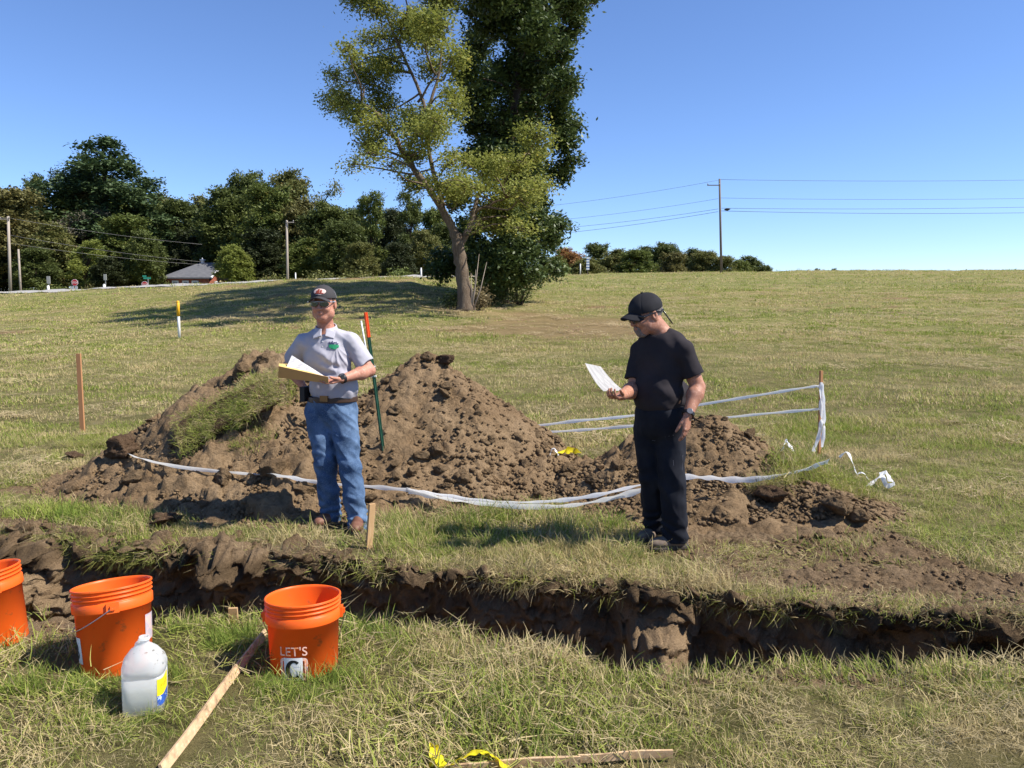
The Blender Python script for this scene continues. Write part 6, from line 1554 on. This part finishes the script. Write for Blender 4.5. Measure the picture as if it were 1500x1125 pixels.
big_tree('oak_tree', 'tall dark glossy-leaved tree behind the leaning one', 36.0,
  [(760,40,34,44),(765,110,36,44),(755,180,36,44),(760,250,38,40),(752,320,44,40),(748,380,46,34),(762,-40,34,40),(721,4,21,14),(708,24,28,20),(763,12,23,15),(716,4,19,21),(823,58,23,15),(787,46,22,20),(826,11,21,19),(800,17,20,14),(702,66,24,24),(808,136,26,16),(806,117,30,20),(771,106,27,17),(741,99,29,14),(836,12,24,22),(693,148,15,17),(718,130,22,15),(715,120,19,15),(711,156,16,18),(825,128,14,14),(817,159,16,14),(780,150,14,17),(825,179,21,19),(688,108,20,20),(720,191,31,19),(754,234,27,20),(744,185,24,14),(752,235,23,13),(822,198,20,26),(699,230,26,16),(719,225,28,17),(712,223,17,15),(749,229,17,17),(784,289,13,14),(814,257,21,14),(783,257,12,14),(784,283,19,14),(834,236,14,12),(673,293,17,16),(686,336,16,14),(735,315,25,17),(733,321,23,20),(690,348,16,16),(716,393,17,15),(710,378,22,14),(700,380,17,17),(655,382,24,22),(778,327,28,21),(755,325,27,14),(779,366,17,15),(753,360,26,21),(775,324,19,11),(810,330,18,17),(810,355,19,13),(799,342,19,17),(824,334,12,10),(748,409,14,8),(756,408,23,11),(726,403,22,10),(718,421,22,8),(800,398,24,14),(744,-48,33,16),(714,-41,36,14),(702,-32,35,17),(733,-16,33,14),(829,-46,19,16),(794,-14,18,16),(776,-49,22,13),(803,-8,24,11),(846,40,10,12),(640,400,14,12),(756,303,22,17),(769,275,19,18),(759,316,27,17),(783,307,20,19),(714,225,14,18),(731,207,15,13),(731,192,17,13),(693,179,18,13),(832,118,14,16),(815,80,20,20),(806,-120,27,18),(781,-140,25,23),(741,-98,24,18),(727,-146,32,22),(748,-82,22,13),(735,-100,18,19),(746,-72,14,17),(741,-85,18,18),(745,-158,21,20),(790,-175,20,17),(747,-180,27,23),(753,-197,25,18),(795,-119,14,16),(812,-83,16,19),(807,-111,13,19),(829,-65,18,14),(850,4,22,10),(866,-4,14,8)],
  [(735,437,0,.36),(734,410,0,.30),(738,340,.1,.26),(745,250,.1,.22),(755,150,0,.17),(765,60,0,.12),(770,-20,0,.07)],
  DARKT, BARKD, 40, 85, .24, .105, 12, 2.0)
# brush at the foot of the two trees
def shrub(px, py_top, d, wpx, label, m, seed, n=26, group=None, name='shrub', lsize=.05, each=60, sp=.16, zdrop=0):
    x = P(px, 440, d)[0]; z = float(G(x, d)); top = P(px, py_top, d)[2]-z; w_ = wpx/1127*d/2; r = np.random.default_rng(seed)
    root = empty(name, (x, d, z), label, 'shrub', group)
    c = r.normal(size=(n, 3)); c /= np.linalg.norm(c, axis=1, keepdims=True); c *= (.35+.65*r.random((n, 1)))**.6; C = c*np.array([w_, w_*.8, top*.5])+np.array([0, 0, top*.5])
    mb = MB()
    for k in range(0, n, 2): mb.tube([(r.normal()*.1, r.normal()*.1, -.05), C[k]*np.array([.5, .5, .5]), C[k]], [.03*top/1.5, .02*top/1.5, .006], 5)
    mb.build('stems', BARKD, root, True, world=False)
    V, F, T = leaves(C, each, sp, lsize, seed); link('foliage', mesh('foliage', V, F, m, False, {'tone': T}), root)
    return root
SHR = foliage_mat('leaf_shrub', (.045, .07, .018), (.10, .12, .035), (.16, .13, .07), .3, .8)
DRY = foliage_mat('leaf_dry_weed', (.16, .13, .06), (.24, .19, .10), None, .3, .8)
shrub(762, 400, 35.0, 60, 'dark bush at the foot of the dark tree', SHR, 31, 30)
shrub(720, 415, 33.0, 40, 'green brush between the two trunks', SHR, 32, 22)
shrub(700, 424, 30.5, 34, 'dry weeds right of the leaning trunk', DRY, 33, 16)
shrub(664, 430, 30.3, 30, 'small bush left of the leaning trunk', SHR, 34, 14)
mb = MB(); bs = np.array([P(691, 440, 29.8)[0], 29.8, float(G(P(691, 440, 29.8)[0], 29.8))])
for (a, b) in (((688, 448), (702, 372)), ((690, 448), (697, 395)), ((692, 448), (713, 384)), ((689, 448), (690, 400))):
    q = P(a[0], a[1], 29.8); q[2] = bs[2]-.05; mb.tube([q, (q+P(b[0], b[1], 29.8))/2+[.05, 0, 0], P(b[0], b[1], 29.8)], [.035, .022, .006], 6)
o = mb.build('dead_branches', mat('dead_wood', (.30, .25, .20), .9, .1), None, True); tag(o, 'bare dead branches beside the leaning trunk', 'branches')
# ------------------------------------------------------------ far trees: a few crowns, shared by many trees
def tree_kit(kind, seed):
    """unit tree: height 1, half-width about .3"""
    r = np.random.default_rng(seed); blobs = []
    if kind == 'round':
        for i in range(26):
            a = r.uniform(0, 6.28); t = r.random(); rad = .25*math.sin(math.pi*min(1, .22+t*.74))**.7
            blobs.append(((rad*math.cos(a)*r.uniform(.3, 1), rad*math.sin(a)*r.uniform(.3, 1), .20+.70*t), (r.uniform(.07, .13),)*2+(r.uniform(.06, .10),)))
        blobs.append(((0, 0, .52), (.25, .25, .33)))
        per, each, sp, ls = 2900, 34, .020, .0125
    elif kind == 'tall':
        for i in range(20):
            a = r.uniform(0, 6.28); t = r.random(); rad = .17*(1-t*.55)
            blobs.append(((rad*math.cos(a), rad*math.sin(a), .16+.78*t), (r.uniform(.06, .10),)*2+(r.uniform(.05, .09),)))
        per, each, sp, ls = 4200, 34, .018, .0115
    elif kind == 'pine':
        for i in range(15):
            t = i/14; k = 8 if t < .8 else 4
            for j in range(k):
                a = r.uniform(0, 6.28); rad = .40*(1-t)**.6*r.uniform(.25, 1.0)+.02
                blobs.append(((rad*math.cos(a), rad*math.sin(a), .18+.80*t+r.normal()*.01), (r.uniform(.07, .13)*(1.15-t*.7),)*2+(.030,)))
        per, each, sp, ls = 5200, 30, .018, .0105
    elif kind == 'open':
        for i in range(13):
            a = r.uniform(0, 6.28); t = r.random(); rad = .22*r.random()
            blobs.append(((rad*math.cos(a), rad*math.sin(a), .40+.52*t), (r.uniform(.05, .09),)*2+(r.uniform(.04, .07),)))
        per, each, sp, ls = 2600, 26, .024, .011
    C = blob_points(blobs, per, seed)
    V, F, T = leaves(C, each, sp, ls, seed+5)
    mb = MB(); lean = r.normal()*.02; top = np.array([lean, 0, .80 if kind != 'pine' else .97])
    mb.tube([(0, 0, -.03), (lean*.3, .0, .2), (lean*.6, .01, .5), top], [.022, .016, .011, .003], 8)
    for (c, rad) in blobs[:16]:
        h0 = max(.12, c[2]-.16-.2*r.random()); mb.tube([(lean*h0, 0, h0), (c[0]*.55, c[1]*.55, c[2]-.05), c], [.008, .005, .002], 5)
    tv = np.concatenate(mb.V)
    return mesh('crown', V, F, SHR, False, {'tone': T}), mesh('trunk', tv, mb.F, BARKD, True)
KITS = {k: [tree_kit(k, s) for s in ss] for k, ss in {'round': (501, 502, 503), 'tall': (511, 512), 'pine': (521,), 'open': (531, 532)}.items()}
FM = {
 'brown':  foliage_mat('leaf_brownish', (.105, .102, .034), (.165, .150, .050), (.22, .17, .05), .28, .14),
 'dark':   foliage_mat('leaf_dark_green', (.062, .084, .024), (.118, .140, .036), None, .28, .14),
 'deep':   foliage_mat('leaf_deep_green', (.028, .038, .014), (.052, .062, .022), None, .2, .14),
 'mid':    foliage_mat('leaf_mid_green', (.085, .115, .026), (.150, .175, .040), (.20, .17, .045), .3, .14),
 'olive':  foliage_mat('leaf_olive', (.115, .125, .036), (.185, .185, .056), (.22, .17, .06), .3, .14),
 'lime':   foliage_mat('leaf_yellow_green', (.165, .205, .040), (.260, .280, .065), None, .34, .2),
 'pine':   foliage_mat('needle_green', (.040, .072, .028), (.080, .115, .042), None, .2, .2),
 'rust':   foliage_mat('leaf_rust', (.26, .125, .045), (.34, .19, .07), None, .3, .2),
 'grey':   foliage_mat('twig_grey', (.115, .105, .070), (.170, .150, .105), None, .15, .2)}
_tn = 0
def far_tree(px, top, d, wpx, colr, kind, label, group='trees along the road and woods edge', cat='tree', name=None, base_px=None):
    global _tn; _tn += 1
    x = P(px, 400, d)[0]; z = float(G(x, d))-.1-(3.0 if d >= 140 else 0); H = P(px, top, d)[2]-z; W = wpx/1127*d*(1.35 if d >= 140 else 1.0)
    kits = KITS[kind]; cr, tr = kits[_tn % len(kits)]
    nm = name or {'brown': 'broadleaf_tree', 'pine': 'pine_tree'}.get(colr, 'broadleaf_tree')
    root = empty(nm, (x, d, z), label, cat, group, rz=(_tn*1.7) % 6.28); root.scale = (W/.56, W/.56, H)
    c = link('crown', cr, root); c.material_slots[0].link = 'OBJECT'; c.material_slots[0].material = FM[colr]
    link('trunk', tr, root); return root
T_ = [
 # left wood, front row
 (-40,262,112,150,'brown','round','brownish tree cut off by the left edge of the picture'),
 (22,268,108,120,'brown','round','large brown-green tree behind the two left poles'),
 (75,318,104,80,'olive','round','olive tree right of the left poles'),
 (128,348,96,70,'lime','tall','yellow-green vine-covered tree behind the first stop sign'),
 (190,310,104,100,'mid','round','green tree in front of the pine, right of the dead branches'),
 (215,330,98,62,'dark','round','dark green tree left of the brick house'),
 (95,300,118,90,'grey','open','greyish leafless-looking tree in the left wood'),
 (140,296,120,80,'grey','open','bare grey-twigged tree below the pine'),
 (60,250,128,60,'dark','tall','dark tree rising just left of the pine'),
 (98,234,134,52,'deep','open','dark ragged treetop left of the pine'),
 (160,206,126,190,'pine','pine','tall dark green pine above the left wood'),
 (205,262,132,90,'mid','round','rounded green tree right of the pine'),
 (240,278,138,80,'olive','round','olive tree in the gap right of the pine'),
 (262,284,125,84,'dark','round','dark tree behind the brick house'),
 (290,272,140,60,'olive','round','small far treetop in the dip of the treeline'),
 (250,318,130,90,'deep','round','deep green tree behind the brick house roof'),
 (282,330,120,70,'deep','round','deep green tree above the house ridge'),
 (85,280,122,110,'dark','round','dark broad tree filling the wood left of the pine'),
 (128,262,128,90,'brown','round','brown-green treetop left of the pine trunk'),
 (150,250,136,120,'mid','round','green broadleaf tree behind the pine trunk'),
 (300,300,128,90,'dark','round','dark treetop above the house ridge'),
 (520,300,112,90,'dark','round','dark tree in the gap right of the middle wood'),
 (640,300,110,70,'mid','round','green tree just left of the leaning trunk'),
 # middle wood
 (345,262,112,110,'dark','round','dark green tree above the house on its right'),
 (372,244,118,90,'dark','round','tall dark treetop in the middle wood'),
 (398,262,105,100,'mid','round','bright green maple right of the house'),
 (346,352,92,62,'lime','round','low light green tree overhanging the brick house'),
 (428,242,122,90,'olive','round','pale olive treetop in the middle wood'),
 (470,252,126,80,'olive','open','airy pale treetop of the middle wood'),
 (445,280,104,90,'brown','round','tree turning brown in the middle wood'),
 (480,292,98,96,'dark','round','dark tree behind the man in the polo shirt'),
 (385,330,96,80,'deep','round','deep green low tree left of the middle pole'),
 (445,342,92,76,'mid','round','low green tree right of the middle pole'),
 (500,318,88,80,'dark','round','dark low tree above the road'),
 (545,276,90,66,'mid','tall','slender green tree near the road'),
 (600,276,92,64,'dark','tall','slender dark tree left of the leaning tree'),
 (575,300,104,70,'deep','round','dark tree behind the slender ones'),
 (530,352,84,60,'olive','round','low olive tree beside the road'),
 (625,330,88,60,'olive','round','olive tree beside the leaning trunk'),
 (655,322,98,70,'dark','round','dark tree behind the leaning trunk'),
 (585,352,82,56,'deep','round','low dark tree at the road end'),
 # right, beyond the crest
 (835,356,150,50,'rust','round','rust-coloured tree right of the dark tree'),
 (812,372,140,44,'mid','round','green tree at the right foot of the dark tree'),
 (875,352,170,44,'dark','round','dark tree on the ridge behind the striped sign'),
 (862,372,145,52,'olive','round','olive bushy tree behind the striped sign'),
 (905,362,165,50,'olive','round','olive tree on the ridge'),
 (930,362,150,52,'mid','round','round green tree on the ridge'),
 (940,354,190,50,'dark','round','far dark tree on the ridge'),
 (972,352,175,48,'dark','round','rounded dark treetop left of the utility pole'),
 (985,366,160,44,'brown','round','brownish tree on the ridge'),
 (1008,358,175,42,'dark','round','dark tree just left of the utility pole'),
 (1030,364,165,44,'olive','round','olive tree at the utility pole'),
 (1058,372,160,40,'olive','round','low tree right of the utility pole'),
 (1095,370,175,44,'dark','round','dark round tree at the end of the ridge wood'),
 (1082,378,170,36,'mid','round','small green tree near the end of the ridge wood'),
 (1122,386,170,22,'dark','round','last small dark tree of the ridge wood'),
]
for t in T_: far_tree(*t)
# backdrop of deeper wood, more trunks behind, built as more trees
BGL = ['beyond the left picture edge', 'behind the two left poles', 'under the pine', 'right of the pine', 'behind the house chimney', 'behind the middle pole', 'behind the man in the polo shirt', 'behind the slender trees', 'left of the leaning tree', 'behind the leaning trunk', 'at the left edge, low', 'behind the short left pole', 'behind the stop signs', 'left of the house wall', 'behind the tall dark tree', 'far outside to the left', 'farthest outside to the left']
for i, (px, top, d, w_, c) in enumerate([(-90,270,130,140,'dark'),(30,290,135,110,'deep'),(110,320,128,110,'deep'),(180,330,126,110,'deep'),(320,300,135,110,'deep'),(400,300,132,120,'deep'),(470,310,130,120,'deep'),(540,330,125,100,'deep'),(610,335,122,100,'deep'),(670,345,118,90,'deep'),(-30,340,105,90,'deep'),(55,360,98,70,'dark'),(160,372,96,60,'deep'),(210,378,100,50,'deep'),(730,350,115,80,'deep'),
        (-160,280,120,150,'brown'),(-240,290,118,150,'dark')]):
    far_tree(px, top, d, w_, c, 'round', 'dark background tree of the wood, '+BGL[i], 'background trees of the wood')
for px, top, w_, q_ in ((1197, 391, 10, 'leftmost'), (1208, 392, 9, 'middle'), (1222, 391, 10, 'rightmost')):
    far_tree(px, top, 230, w_, 'dark', 'round', q_+' of three tiny treetops just above the field crest', 'tiny treetops above the crest')
# roadside shrubs
for px, top, d, w_, m_, lab in ((62, 417, 84, 50, 'mid', 'bright low bush along the road right of the short pole'), (92, 420, 82, 34, 'mid', 'low bush beside the first stop sign'), (135, 422, 84, 30, 'brown', 'reddish low bush between stop sign and guard post'),
        (520, 398, 60, 60, 'olive', 'roadside weeds right of the man in the polo shirt'), (470, 400, 62, 50, 'olive', 'roadside weeds behind the cap of the man in the polo shirt'), (400, 404, 66, 40, 'olive', 'roadside weeds in front of the middle pole'), (590, 396, 60, 44, 'mid', 'roadside bush near the dark tree')):
    shrub(px, top, d, w_, lab, FM[m_], int(px), 18, name='shrub', lsize=.10, each=50, sp=.28)
# ------------------------------------------------------------ poles and wires
POLEM = mat('pole_wood', (.36, .31, .26), .9, .1, [(4, (.27, .23, .19), .4, .7, (1, 1, .1))]); POLED = mat('pole_dark', (.17, .14, .12), .9, .1)
def pole(px0, py0, px1, py1, d, r, label, m, arm=None, name='utility_pole'):
    a = P(px0, py0, d); a[2] = min(a[2], float(G(a[0], d)))-.3; b = P(px1, py1, d); root = empty(name, a, label, 'utility pole')
    MB().tube([a, (a+b)/2, b], [r, r*.88, r*.74], 10).build('pole_shaft', m, root, True)
    if arm:
        for (dx, dz, L) in arm: 
            c = b+np.array([0, -.12, dz]); MB().box(c+[dx, 0, 0], (L, .1, .1)).build('crossarm', m, root)
            V, F = lathe([(0, 0), (.06, 0), (.05, .08), (.065, .1), (.03, .18), (0, .18)], 8)
            for e in (-.45, .45): wpart('insulator', V+c+[dx+L*e, 0, .05], F, mat('porcelain', (.30, .28, .27), .4), root)
    return root
P1 = pole(15, 429, 12, 317, 84, .17, 'tall grey utility pole at the far left', POLEM, [(-.3, -.3, 1.0)])
pole(30, 424, 27, 365, 86, .13, 'shorter grey pole right of the tall left one', POLEM)
pole(421, 412, 420, 323, 80, .14, 'slender grey pole in front of the middle wood', POLEM, [(.35, -.2, .8)])
pole(1057, 396, 1054, 262, 92, .15, 'dark utility pole on the crest of the field', POLED, [(-.7, -.75, 1.5)])
def wire(pts, r, label, sag=0.0):
    pts = [np.array(p, float) for p in pts]; out = []
    for i in range(len(pts)-1):
        for t in np.linspace(0, 1, 14)[:-1 if i < len(pts)-2 else None]: q = pts[i]*(1-t)+pts[i+1]*t; q[2] -= sag*4*t*(1-t); out.append(q)
    o = MB().tube(out, r, 5).build('power_line', mat('cable', (.10, .11, .13), .6, .3), None, True); return tag(o, label, 'wire')
D = 92
wire([P(1054, 263, D), P(1640, 261, D+2)], .020, 'topmost wire running right from the field pole', .25)
wire([P(1054, 290, D), P(1640, 288, D+2)], .018, 'second wire running right from the field pole', .25)
wire([P(1057, 305, D), P(1640, 300, D+2)], .022, 'third wire running right from the field pole', .25)
wire([P(1057, 309, D), P(1640, 309, D+2)], .026, 'lowest wire running right from the field pole', .3)
wire([P(1052, 264, D), P(800, 302, 96), P(560, 345, 104)], .016, 'topmost wire running left from the field pole', .2)
wire([P(1052, 291, D), P(800, 324, 96), P(560, 352, 104)], .016, 'second wire running left from the field pole', .2)
wire([P(1052, 306, D), P(800, 336, 96), P(560, 360, 104)], .020, 'third wire running left from the field pole', .2)
wire([P(1052, 310, D), P(800, 344, 96), P(560, 366, 104)], .022, 'lowest wire running left from the field pole', .2)
wm = mat('cable_pale', (.22, .21, .20), .6, .3)
for a, b, lab in (((12, 319), (296, 358), 'topmost wire from the left pole towards the house'), ((12, 344), (300, 384), 'second wire from the left pole towards the house'), ((13, 356), (300, 388), 'lowest wire from the left pole towards the house'), ((12, 319), (-120, 300), 'wire leaving the left pole to the left')):
    o = wire([P(a[0], a[1], 84), P(b[0], b[1], 92)], .013, lab, .25); o.data.materials[0] = wm
V = clod_verts(_I2, 5, 4, .03)[0]*np.array([.42, .2, .20]); c = P(1066, 307, D-.1)
o = link('splice_case', mesh('splice_case', V, _I2[1], mat('case_black', (.02, .02, .022), .5), True), loc=c); tag(o, 'black splice case hanging on the lowest wires by the pole', 'cable case')
# ------------------------------------------------------------ brick house beyond the road
def house():
    d = 100.0; x0, x1 = P(240, 400, d)[0], P(306, 400, d)[0]; eave = P(270, 406.5, d)[2]; ridge = P(290, 385, d+5)[2]; dep_ = 9.0
    root = empty('brick_house', (x0, d, eave-3.4), 'low red brick building with dark hipped roof beyond the road', 'house')
    br = mat('brick_red', (.34, .11, .07), .9, .1, [(3, (.17, .06, .042), .4, .7), (40, (.30, .13, .09), .5, .7)]); rf = mat('roof_shingle', (.105, .108, .118), .9, .1, [(2, (.15, .152, .160), .4, .7, (1, 1, 3))], (30, .4, .02))
    wh = mat('trim_white', (.60, .60, .60), .7); gl = mat('window_dark', (.03, .035, .045), .1, .8)
    MB().box(((x0+x1)/2, d+dep_/2, eave-1.9), (x1-x0, dep_, 3.8)).build('wall', br, root)
    # gable wall turned to the right, sunlit
    gm = MB(); gm.add([(x1+.003, d-.003, eave-.1), (x1+.003, d+dep_, eave-.1), (x1+.003, d+dep_/2, ridge-.15), (x1-.15, d, eave-.1), (x1-.15, d+dep_, eave-.1), (x1-.15, d+dep_/2, ridge-.15)], [(0, 1, 2), (3, 5, 4), (0, 3, 4, 1), (1, 4, 5, 2), (2, 5, 3, 0)]); gm.build('gable_wall', br, root)
    rx = x0+2.9; ov = .4; t = .18
    V = [(x0-ov, d-ov, eave), (x1+ov, d-ov, eave), (x1+ov, d+dep_/2, ridge), (rx, d+dep_/2, ridge), (x0-ov, d+dep_+ov, eave), (x1+ov, d+dep_+ov, eave)]
    V2 = [(a, b, c-t) for a, b, c in V]
    F = [(0, 1, 2, 3), (0, 3, 4), (4, 3, 2, 5), (6, 9, 8, 7), (6, 10, 9), (10, 11, 8, 9), (0, 6, 7, 1), (0, 4, 10, 6), (4, 5, 11, 10), (1, 7, 8, 2), (2, 8, 11, 5)]
    r = wpart('roof', V+V2, F, rf, root, False)
    mb = MB(); mb.tube([(x1+ov+.02, d-ov, eave-.05), (x1+ov+.02, d+dep_/2, ridge-.05)], .13, 6); mb.build('gable_trim', wh, root)
    # louvre and chimney cowl on the ridge
    c = P(297, 388, d+4.5); mb = MB(); mb.box(c+[0, 0, .25], (.35, .35, .7)); mb.box(c+[0, 0, .65], (.55, .55, .15)); mb.tube([c+[0, 0, .7], c+[0, 0, .95]], [.15, .04], 8); o = mb.build('chimney', wh, root)
    for px in (257, 272, 286):
        x = P(px, 410, d)[0]; w_ = MB().box((x, d-.05, eave-1.35), (.85, .12, 1.9)).build('window', wh, root)
        MB().box((x, d-.12, eave-1.35), (.50, .04, 1.55)).build('pane', gl, w_)
    x = x1+.06
    for yy in (2.2, 5.5):
        w_ = MB().box((x, d+yy, eave-1.35), (.12, .9, 1.9)).build('window', wh, root); MB().box((x+.08, d+yy, eave-1.35), (.04, .5, 1.5)).build('pane', gl, w_)
    MB().box((P(253, 415, d)[0], d-.05, eave-1.9), (.8, .1, 2.2)).build('door', mat('door_brown', (.12, .05, .03), .7), root)
    # entrance wing on the right, front to the sun
    xa, xb = P(308, 400, d+2)[0], P(343, 400, d+2)[0]; r2 = empty('brick_annex', (xa, d+3, eave-3), 'small sunlit brick annex half hidden by the low tree', 'house')
    MB().box(((xa+xb)/2, d+6, eave-1.7), (xb-xa, 5, 3.0)).build('wall', br, r2)
    MB().box(((xa+xb)/2, d+6, eave-.1), (xb-xa+.8, 5.8, .25)).build('roof', rf, r2)
    for px in (317, 330): 
        w_ = MB().box((P(px, 410, d+3)[0], d+3.45, eave-1.3), (1.1, .1, 1.2)).build('window', wh, r2); MB().box((P(px, 410, d+3)[0], d+3.38, eave-1.3), (.8, .06, .9)).build('pane', gl, w_)
house()
# ------------------------------------------------------------ signs and guard posts
def disc_sign(px, py, d, rad, label):
    c = P(px, py, d); z0 = float(G(c[0], d)); root = empty('stop_sign', (c[0], d, z0-.2), label, 'road sign')
    red = mat('sign_red', (.50, .02, .025), .5, .4); wh = mat('sign_white', (.78, .78, .78), .5, .4)
    def octo(r, y, th):
        a = [R_(22.5+45*k) for k in range(8)]; V = [(c[0]+r*math.cos(t), y, c[2]+r*math.sin(t)) for t in a]+[(c[0]+r*math.cos(t), y+th, c[2]+r*math.sin(t)) for t in a]
        return V, [tuple(range(8)), tuple(range(8, 16))[::-1]]+[(k, k+8, (k+1) % 8+8, (k+1) % 8) for k in range(8)]
    V, F = octo(rad, d, .02); wpart('sign_border', V, F, wh, root, False); V, F = octo(rad*.90, d-.012, .010); wpart('sign_plate', V, F, red, root, False)
    V, F = text_flat('STOP', rad*.82, .80, .004); Vw = np.stack([c[0]+V[:, 0], np.full(len(V), d-.016), c[2]-rad*.28+V[:, 1]], -1); wpart('lettering', Vw, F, wh, root, False)
    MB().box((c[0], d+.05, (c[2]+z0-.2)/2), (.07, .05, c[2]-z0+.2)).build('sign_post', mat('galvanised', (.40, .40, .40), .5, metallic=.4), root); return c, z0, root
c, z0, rt = disc_sign(109.5, 414, 80, .36, 'red stop sign with pale boards below, left')
for dx in (-.19, .19): MB().box((c[0]+dx, 79.9, c[2]-.75), (.26, .04, .75)).build('lower_board', mat('board_grey', (.46, .48, .50), .7), rt)
c, z0, rt = disc_sign(212, 417, 80, .36, 'red stop sign under the green street name sign')
b = empty('street_name_sign', (c[0]+.3, 80.1, z0), 'green street name sign above the second stop sign', 'road sign')
MB().box((c[0]+.32, 80.1, (P(214, 406, 80)[2]+z0)/2), (.06, .06, P(214, 406, 80)[2]-z0)).build('sign_post', mat('galvanised', (.4, .4, .4)), b)
MB().box(P(215.5, 407.5, 80), (.75, .03, .17)).build('name_plate', mat('sign_green', (.03, .30, .20), .5, .4), b); MB().box(P(211.5, 404.5, 80.0), (.40, .03, .15)).build('cross_name_plate', mat('sign_green', (.03, .30, .20)), b)
for px, py0, py1, d, w_, lab in ((71, 426, 418, 78, .28, 'white guard post right of the roadside bush'), (153, 424, 416, 78, .28, 'white guard post right of the first stop sign'), (617, 404, 392, 50, .12, 'thin white post left of the leaning trunk'), (850, 401, 386, 88, .16, 'plain white post left of the striped sign'), (433, 404, 399, 58, .10, 'small roadside marker in the weeds')):
    a = P(px, py0, d); a[2] = float(G(a[0], d))-.1; t = P(px, py1, d)[2]; root = empty('guard_post', a, lab, 'post'); wm_ = mat('post_white2', (.66, .66, .64), .6)
    MB().tube([a, (a[0], a[1], t-.05)], w_*.42, 10).build('post_shaft', wm_, root, True); V, F = lathe([(0, t), (w_*.3, t-.01), (w_*.45, t-.08), (0, t-.08)], 10); wpart('post_cap', V+[a[0], a[1], 0], F, wm_, root)
for px, py, d, s in ((71, 410, 79, (.35, .05, .75)), (154, 406, 79, (.30, .05, .6))):
    c = P(px, py, d); g0 = float(G(c[0], d)); rt = empty('small_sign', (c[0], d, g0), 'grey sign board above the white guard post %s' % ('at the bush' if px < 100 else 'near the house'), 'road sign')
    MB().box(c, s).build('sign_board', mat('board_dull', (.33, .33, .30), .7), rt); MB().box((c[0], d+.04, (c[2]+g0)/2), (.06, .05, c[2]-g0)).build('sign_post', mat('galvanised', (.4, .4, .4)), rt)
d = 88; a = P(861, 400, d); a[2] = float(G(a[0], d)); t = P(861, 374, d)[2]; root = empty('striped_sign', a, 'tall narrow blue and white sign on the ridge', 'sign')
h_ = t-a[2]
for k in range(5): MB().box((a[0], d, a[2]+h_*(.30+.14*k)), (.34, .08, h_*.085)).build('white_panel', mat('sign_white', (.78, .78, .78)), root)
for k in range(4): MB().box((a[0], d+.003, a[2]+h_*(.37+.14*k)), (.34, .07, h_*.054)).build('blue_panel', mat('sign_blue', (.06, .16, .36), .6), root)
MB().box((a[0], d+.07, a[2]+h_*.47), (.08, .06, h_*.94)).build('sign_post', POLED, root)
